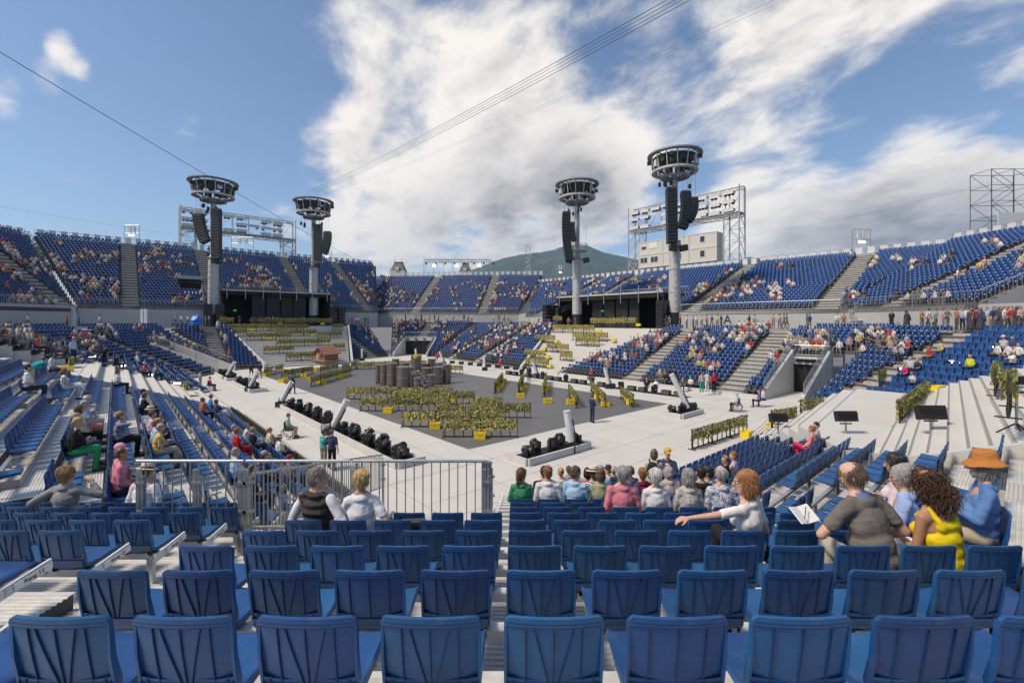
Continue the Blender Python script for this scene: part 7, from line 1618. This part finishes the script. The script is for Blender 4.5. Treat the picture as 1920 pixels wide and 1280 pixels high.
for i, (px, py, c, pose, lab) in enumerate(((1214, 735, BLACK, 'lap', 'man in a dark suit seated before the right front row'), (1231, 736, WHITE, 'lapf', 'woman in a white blouse seated before the right front row'), (1281, 733, (.08, .09, .12), 'lap', 'man in dark clothes and a cap seated at the right front row'), (1296, 731, WHITE, 'lapf', 'woman in white and red seated at the right front row'), (1430, 764, (.07, .12, .28), 'lap', 'boy in a blue shirt seated by the right wall'), (1440, 762, (.4, .42, .45), 'lap', 'man in a grey shirt seated by the right wall'))): onfloor(px, py, lab, pose, c, R_(150) if px < 1400 else R_(60))
# wheelchairs
wc = dict(frame=MB().path([Vector((-.25, .05, .95)), Vector((-.25, .10, .48)), Vector((-.25, .52, .48)), Vector((-.2, .62, .12))], .014, 6).path([Vector((.25, .05, .95)), Vector((.25, .10, .48)), Vector((.25, .52, .48)), Vector((.2, .62, .12))], .014, 6).box((0, .62, .12), (.4, .16, .02)))
WCM = {'frame': wc['frame'].mesh('wheelchair_frame', 'dark_steel'), 'seat': MB().box((0, .30, .47), (.46, .42, .05)).mesh('wheelchair_seat', 'black_cloth'), 'back': MB().box((0, .06, .70), (.46, .04, .42)).mesh('wheelchair_back', 'black_cloth')}
def wheel(R, r, m, n=18):
    mb = MB(); pts = [Vector((0, R*math.cos(2*math.pi*i/n), R*math.sin(2*math.pi*i/n))) for i in range(n+1)]; mb.path(pts, r, 6); return mb.mesh('wheel', m)
W_T, W_R = wheel(.30, .018, 'rubber'), wheel(.265, .009, 'galv'); sp = MB()
for i in range(8): a = math.pi*i/8; sp.tube((0, .27*math.cos(a), .27*math.sin(a)), (0, -.27*math.cos(a), -.27*math.sin(a)), .004, seg=4)
W_S = sp.mesh('spokes', 'galv'); W_C = wheel(.07, .018, 'rubber', 10)
def wheelchair(px, py, label, rz, plabel, pose, top, **k):
    p = PZ(px, py, 0); w = thing('wheelchair', label, 'wheelchair', (p.x, p.y, 0), 'wheelchairs on the arena floor', rz)
    for q in ('frame', 'seat', 'back'): inst(q if q != 'frame' else 'frame', WCM[q], w)
    for s in (-1, 1):
        h = inst('wheel', W_T, w, (s*.29, .20, .31)); inst('rim', W_R, h); inst('spokes', W_S, h); inst('castor', W_C, w, (s*.2, .55, .085))
    if plabel: mid(plabel, (p.x, p.y, .02), rz, pose, top, group=GS, **k)
wheelchair(532, 822, 'wheelchair at the left front with a large spoked wheel', R_(-75), 'man in a mint shirt and shorts sitting in the left wheelchair', 'lap', (.36, .55, .45), shorts=True, bottom=PINK, hair=('short', BROWN)); wheelchair(388, 733, 'wheelchair beside the bending man in lilac', R_(-60), 'person in a raspberry top in the farther wheelchair', 'lapf', (.45, .02, .12), hair=('short', BROWN)); wheelchair(1389, 772, 'wheelchair by the right wall', R_(60), 'man in light blue seated in the right wheelchair', 'lap', LBLUE, hair=('thin', WHITE_H)); wheelchair(1112, 711, 'wheelchair before the right black chairs', R_(120), 'person in dark red in the wheelchair before the black chairs', 'lap', (.25, .03, .03))
# dark-robed hooded figures, part of the show's staff
ROBE = blob('robe', [cap((0, 0, .25), .27, (0, 0, 1.2), .19), cap((-.17, 0, 1.32), .09, (.17, 0, 1.32), .09), cap((-.2, .02, 1.3), .085, (-.22, .18, .85), .06), cap((.2, .02, 1.3), .085, (.22, .18, .85), .06), ell((0, -.01, 1.55), (.13, .15, .17))], .03, 'cloth_floral', 3, .012, 6)
RFACE = blob('body', [ell((0, .07, 1.55), (.08, .09, .11)), cap((0, 0, .1), .1, (0, 0, 1.4), .1), ell((-.1, .05, .04), (.05, .12, .04)), ell((.1, .05, .04), (.05, .12, .04))], .022, 'skin', 2)
def robed(p, rz, label): o = inst('person', RFACE, None, p, rz, color=(.3, .18, .12)); tag(o, label, 'person', 'staff in dark hooded robes'); inst('robe', ROBE, o, color=(.030, .027, .033))
# ================================================================== far people
lowP = {}
def low(K, seated=True):
    r = (6, 4); ch = []
    def add(prims, m):
        for V, Fs in prims: ch.append((V, Fs, m))
    H = K['head']; Rh = np.array(K['Rh'])
    add([ell(H, (.078, .09, .11), Rh, r)], 0); add([ell(H+K['Rh'] @ Vector((0, -.025, .04)), (.084, .095, .088), Rh, r)], 1)
    T = K['pel']; U = K['up']; add([cap(T+U*.08, .15, T+U*.42, .165, (K['Rt'] @ Vector((0, 1, 0)), .72), r)], 2)
    for i in (0, 1):
        add([cap(K['sh'][i], .06, K['el'][i], .05, None, r)], 2); add([cap(K['el'][i], .045, K['wr'][i], .04, None, r)], 0); add([cap(K['hip'][i], .10, K['kn'][i], .075, None, r), cap(K['kn'][i], .07, K['an'][i], .055, None, r)], 3)
    mb = MB()
    for V, Fs, m in ch: mb.add(V.tolist(), Fs, m)
    return mb
LOWN = ['lap', 'readf', 'turnl', 'turnr', 'cross', 'lapf', 'stand', 'walk', 'standf']
LOW = {n: low(POSES[n]) for n in LOWN}
LOWM = {n: LOW[n].mesh('far_person', ['person_skin', 'person_hair', 'person_top', 'person_legs']) for n in LOWN}
PAL = [((.62, .60, .57), 'white'), ((.62, .60, .57), 'white'), ((.02, .02, .025), 'black'), ((.40, .04, .035), 'red'), ((.04, .07, .18), 'blue'), ((.48, .30, .27), 'salmon'), ((.33, .37, .43), 'pale blue'), ((.42, .17, .08), 'orange'), ((.50, .42, .18), 'yellow'), ((.10, .12, .14), 'slate grey'), ((.35, .29, .22), 'tan'), ((.16, .15, .15), 'dark grey'), ((.62, .60, .57), 'white'), ((.03, .035, .06), 'navy')]
CL = [(12,455,10,8,6),(20,500,14,12,9),(50,500,14,10,6),(15,475,8,8,5),(105,448,9,3,3),(150,470,22,4,13),(195,475,8,3,5),(228,470,6,5,5),(80,475,10,4,5),(65,487,14,5,7),(115,500,16,4,8),(50,545,18,7,9),(90,548,12,4,5),(150,522,18,4,7),(185,525,16,8,9),(215,520,8,8,6),(225,537,10,5,6),(165,545,8,3,3),(190,488,6,3,2),(143,486,4,3,2),
 (290,471,18,3,12),(270,493,8,3,4),(298,497,14,3,6),(310,488,10,4,4),(348,490,10,5,5),(328,512,4,5,3),(345,553,12,4,6),(383,550,4,8,5),(338,474,7,3,3),(300,461,8,2,5),
 (425,484,10,3,4),(445,482,6,2,3),(468,497,8,4,7),(465,518,14,5,14),(500,515,12,7,10),(515,520,8,6,6),(497,533,12,4,6),(430,532,3,3,1),(458,534,6,2,3),(490,500,8,4,5),
 (545,500,5,3,3),(622,510,8,4,5),(648,512,10,4,6),(665,519,6,3,3),(615,530,12,4,5),(622,550,8,4,4),(612,563,8,3,4),(690,535,14,8,16),(700,550,14,8,18),(715,565,10,6,9),(668,545,8,8,6),(702,505,8,5,8),(730,520,9,4,6),
 (735,550,16,10,26),(755,545,10,8,10),(800,556,12,5,8),(815,538,8,4,7),(830,515,5,3,3),(845,535,8,3,4),(855,546,6,3,5),(862,566,6,3,4),(880,526,4,3,2),(893,533,6,3,5),(915,545,6,8,8),(905,560,6,5,5),(930,552,8,5,7),(945,525,8,3,5),(960,538,10,6,9),(975,545,9,6,8),(990,548,10,5,7),(940,575,10,4,5),(980,527,6,4,5),
 (1005,535,10,6,9),(1030,550,9,4,6),(1045,525,14,5,14),(1060,545,10,6,8),(1085,520,9,4,6),(1110,525,14,5,12),(1115,547,6,4,4),(1130,530,6,3,4),(1090,510,10,3,5),(1165,518,12,3,6),(1195,520,10,4,9),(1217,515,4,3,3),(1240,515,5,3,4),(1255,515,6,3,4),(1225,532,8,3,5),(1240,535,3,3,2),
 (1320,530,6,4,6),(1320,548,12,5,14),(1345,540,9,5,8),(1385,528,16,4,12),(1400,538,8,4,6),(1365,545,6,3,3),(1445,532,6,3,4),(1455,545,8,4,5),(1460,490,6,3,3),(1475,489,5,3,3),(1520,491,3,2,1),(1487,522,5,3,3),(1455,533,10,3,4),(1380,508,16,4,7),(1420,520,10,5,5),
 (1635,478,8,4,5),(1680,480,8,3,3),(1720,484,12,4,5),(1780,475,12,4,4),(1615,545,10,3,3),(1690,553,14,4,6),(1720,553,10,4,4),(1770,553,12,4,5),(1870,445,10,4,4),(1917,475,5,8,4),
 (10,610,12,8,8),(40,612,16,6,8),(55,605,10,4,4),(100,640,14,6,8),(70,632,12,6,6),(145,620,10,4,4),(190,606,8,4,4),(205,614,8,4,5),(258,604,8,3,3),(175,628,8,5,4),(290,626,9,4,4),(310,630,8,4,4),(350,640,10,4,4),(365,645,6,4,3),(170,640,8,6,4),(425,655,6,3,3),(412,632,5,3,3),(395,607,6,3,3),
 (700,605,16,5,22),(735,607,14,5,18),(765,602,14,5,14),(790,600,12,5,14),(750,625,10,6,8),(820,605,10,5,8),(835,625,10,6,10),(700,625,8,8,5),(860,645,10,5,9),(900,635,10,6,10),(935,625,12,6,14),(940,608,10,5,12),(955,605,12,5,12),(985,615,10,6,10),(960,640,10,5,9),(935,655,10,5,8),(1000,605,10,5,9),(885,612,5,3,3),(920,640,8,4,6),(1020,600,10,4,6),
 (1100,640,10,5,10),(1110,620,6,5,5),(1125,660,8,4,6),(1150,665,10,5,7),(1180,655,8,4,5),(1205,640,8,5,6),(1235,620,12,5,10),(1245,630,8,4,6),(1195,628,8,4,5),(1250,690,8,4,5),(1310,620,12,5,8),(1320,630,8,4,5),(1345,640,8,4,5),(1305,655,10,5,7),(1380,615,10,5,8),(1395,625,8,4,5),(1330,672,8,3,4),(1400,615,14,4,8),(1420,605,12,4,7),(1450,650,12,5,10),(1480,640,14,5,14),(1500,640,14,5,12),(1530,640,12,5,10),(1545,625,10,5,8),(1460,615,10,4,5),(1410,640,8,4,5),(1600,640,10,6,6),(1620,618,10,5,5),(1650,615,12,5,8),(1665,625,8,5,5),(1690,640,8,4,4),(1890,640,10,5,4),(1740,640,10,5,4)]
rr = random.Random(42); FAR = []
for cx, cy, sx, sy, n in CL:
    for _ in range(int(n*1.45+.5)):
        s = free_seat(rr.gauss(cx, sx*.95), rr.gauss(cy, sy*.9)+2, 14)
        if s is not None and s[1] > 14: FAR.append((s[0], s[1], s[2], s[3]+rr.uniform(-.25, .25), rr.choice(['lap', 'readf', 'turnl', 'turnr', 'cross', 'lapf', 'lapf']), rr.choice((0, 0, 0, 1, 1, 12, 12, 2, 2, 3, 3, 4, 5, 6, 6, 9, 10, 11, 13, 8)), s[6]))
# standing on the walkways and stairs
WALK = []
def stand_at(px, where, lab, z=5.5):
    a = (px-HX)/F; dx, dy = a, 1.0
    nn, uu = EN.x*dx+EN.y, EU.x*dx+EU.y
    Y = {'L': 85.2/uu, 'R': 55.4/nn, 'F': 92.0}[where[0]]
    WALK.append((a*Y, Y, z, rr.uniform(0, 6.28), rr.choice(['stand', 'walk', 'standf']), rr.randrange(14), (lab, 0, 0)))
for px in (413, 417, 423, 449, 472, 478, 484, 491, 499, 505, 512, 520, 527, 565, 570, 620): stand_at(px, 'L', 'walkway before the left stage house', 5.6)
for px in (322, 330, 340, 352, 385, 392, 660, 667, 672, 685, 690): stand_at(px, 'L', 'left walkway', 5.7)
for px in (805, 815, 822, 838, 850, 870, 878, 885, 925, 935, 945, 952, 780, 790, 760): stand_at(px, 'F', 'far walkway', 6.25)
for px in (1066, 1078, 1144, 1150, 1170, 1182, 1240, 1250, 1255, 1275, 1288, 1300, 1306, 1316, 1325, 1335, 1345, 1352, 1405, 1415, 1450, 1462, 1470, 1475, 1513, 1518, 1570, 1582, 1600, 1640, 1665, 1690, 1700, 1713, 1716, 1735): stand_at(px, 'R', 'right walkway', 5.45)
for px, py, Y in ((245, 478, 78), (247, 500, 75), (260, 520, 72), (1588, 545, 52), (1590, 560, 50), (1596, 480, 62), (1565, 560, 48), (920, 540, 102), (912, 550, 100), (1350, 525, 66), (775, 545, 100), (1815, 500, 45), (1835, 498, 45), (1843, 492, 46), (1790, 515, 44), (660, 515, 96), (672, 530, 93), (553, 520, 90)):
    p = PD(px, py, Y); s = free_seat(px, py, 60)
    if s: WALK.append((s[0], s[1], s[2], rr.uniform(0, 6.28), rr.choice(['stand', 'walk']), rr.randrange(14), s[6]))
def wallY(px, back=1.1):
    a = (px-HX)/F; q = (EU.x*a+EU.y)/(EN.x*a+EN.y); s = (12.7-57*q)/(.8-.6*q); return (57-.6*s)/(EN.x*a+EN.y)-back
for px in (1728, 1741, 1755, 1768, 1776, 1793, 1812, 1829, 1862, 1868, 1884, 1899, 1914): Y = wallY(px, rr.uniform(.8, 1.5)); WALK.append(((px-HX)/F*Y, Y, 5.62, rr.uniform(0, 6.28), rr.choice(['stand', 'walk', 'standf']), rr.randrange(14), ('right corner walkway', 0, 0)))
for k, (px, Y) in enumerate(((1822, 37), (1838, 36), (1876, 34), (1908, 33), (1700, 44), (1752, 35))):
    Y = wallY(px) if k < 5 else Y; x = (px-HX)/F*Y; robed((x, Y, 5.62 if k < 5 else 4.6), R_(120+k*20), f'{ORD[k]} person in a dark hooded robe standing on the right walkway')
for px, Y, c, lab in ((1850, 35.5, (.3, .38, .5), 'man in a pale blue shirt and beige trousers among the robed staff'), (1890, 33.5, (.55, .12, .08), 'woman in a coral blouse with a red bag on the right walkway'), (1805, 38, (.3, .38, .5), 'man in a pale blue shirt at the foot of the right stair'), (1672, 42, BLACK, 'woman in black with a shoulder bag on the right walkway')):
    Y = wallY(px, .9); mid(lab, ((px-HX)/F*Y, Y, 5.62), R_(100), 'stand', c, bottom=BEIGE if 'beige' in lab else NAVY, group='people on the right walkway')
for px, Y, c, lab in ((30, 56, (.55, .3, .3), 'man in pink on the left walkway'), (22, 56, BLACK, 'woman in black on the left walkway'), (52, 56, WHITE, 'man in white on the left walkway'), (125, 58, (.55, .1, .06), 'man in a rust red shirt on the left walkway'), (147, 59, (.06, .2, .5), 'man in blue on the left walkway'), (187, 61, WHITE, 'woman in white on the left walkway')):
    mid(lab, ((px-HX)/F*Y, Y, 5.6), R_(-60), 'stand', c, bottom=BEIGE if px < 40 else NAVY, group='people on the left walkway')
ALL = sorted(FAR+WALK, key=lambda f: f[0]**2+f[1]**2); nind = 300-sum(1 for o in bpy.data.objects if o.name.split('.')[0] == 'person')
LABS = {}
for f in ALL[:nind]:
    o = inst('person', LOWM[f[4]], None, f[:3], f[3], color=PAL[f[5]][0]); st = f[4] in ('stand', 'walk', 'standf'); lab, r, s = f[6]
    if st and r == 0: t = f'person in a {PAL[f[5]][1]} top standing on the {lab}'
    else:
        short = ' '.join(lab.replace('grandstand ', '').split()[:6]); short = ' '.join(w for w in short.split()); 
        while short.split()[-1] in ('the', 'a', 'beyond', 'behind', 'with', 'at', 'and', 'over', 'below', 'of', 'facing', 'between', 'in', 'beside', 'three', 'broad', 'long', 'far'): short = ' '.join(short.split()[:-1])
        t = f'person in {PAL[f[5]][1]} {"standing in" if st else "in"} {short}, {ORD[min(r, 27)]} row'
    LABS.setdefault(t, []).append((pix((f[0], f[1], f[2]+1))[0], o))
for t, lst in LABS.items():
    lst.sort(key=lambda q: q[0]); n = len(lst)
    for i, (_, o) in enumerate(lst):
        suf = '' if n == 1 else [', left of two', ', right of two'][i] if n == 2 else f', {ORD[i]} from the left'
        tag(o, t+suf, 'person', 'far spectators')
chunks = {}
for f in ALL[nind:]: chunks.setdefault((f[4], f[5]), []).append(f[:4])
cm_ = []; mats_ = ['person_skin', 'person_hair', 'person_legs']+[f'crowd_top_{i}' for i in range(14)]
for (nm, ci), it in chunks.items():
    L_ = LOW[nm]; mi = np.array([{0: 0, 1: 1, 2: 3+ci, 3: 2}[m] for m in L_.m]); cm_.append(replicate('', (np.array(L_.v), L_.f, mi), it, None))
if cm_:
    o = bpy.data.objects.new('distant_crowd', merge('distant_crowd', cm_, mats_)); COL.objects.link(o); tag(o, 'scattered small spectators filling the farthest stands', 'crowd', kind='stuff')
print('PEOPLE far', len(FAR), 'walk', len(WALK), 'individual', nind, 't', round(time.time()-T0, 1))
# ================================================================== air: far hills fade in the haze
hz = MB().box((0, 2400, 420), (12000, 9000, 846)).build('haze', 'white_paint'); hz['kind'] = 'stuff'; hz['label'] = 'thin summer haze between the arena and the mountain'
hm_ = bpy.data.materials.new('haze'); hm_.use_nodes = True; t = hm_.node_tree; t.nodes.clear(); pv = t.nodes.new('ShaderNodeVolumePrincipled'); ou = t.nodes.new('ShaderNodeOutputMaterial')
pv.inputs['Color'].default_value = (.50, .72, 1.0, 1); pv.inputs['Density'].default_value = 8e-5; t.links.new(pv.outputs[0], ou.inputs['Volume'])
hz.data.materials.clear(); hz.data.materials.append(hm_)
bpy.data.scenes.remove(TMPS)
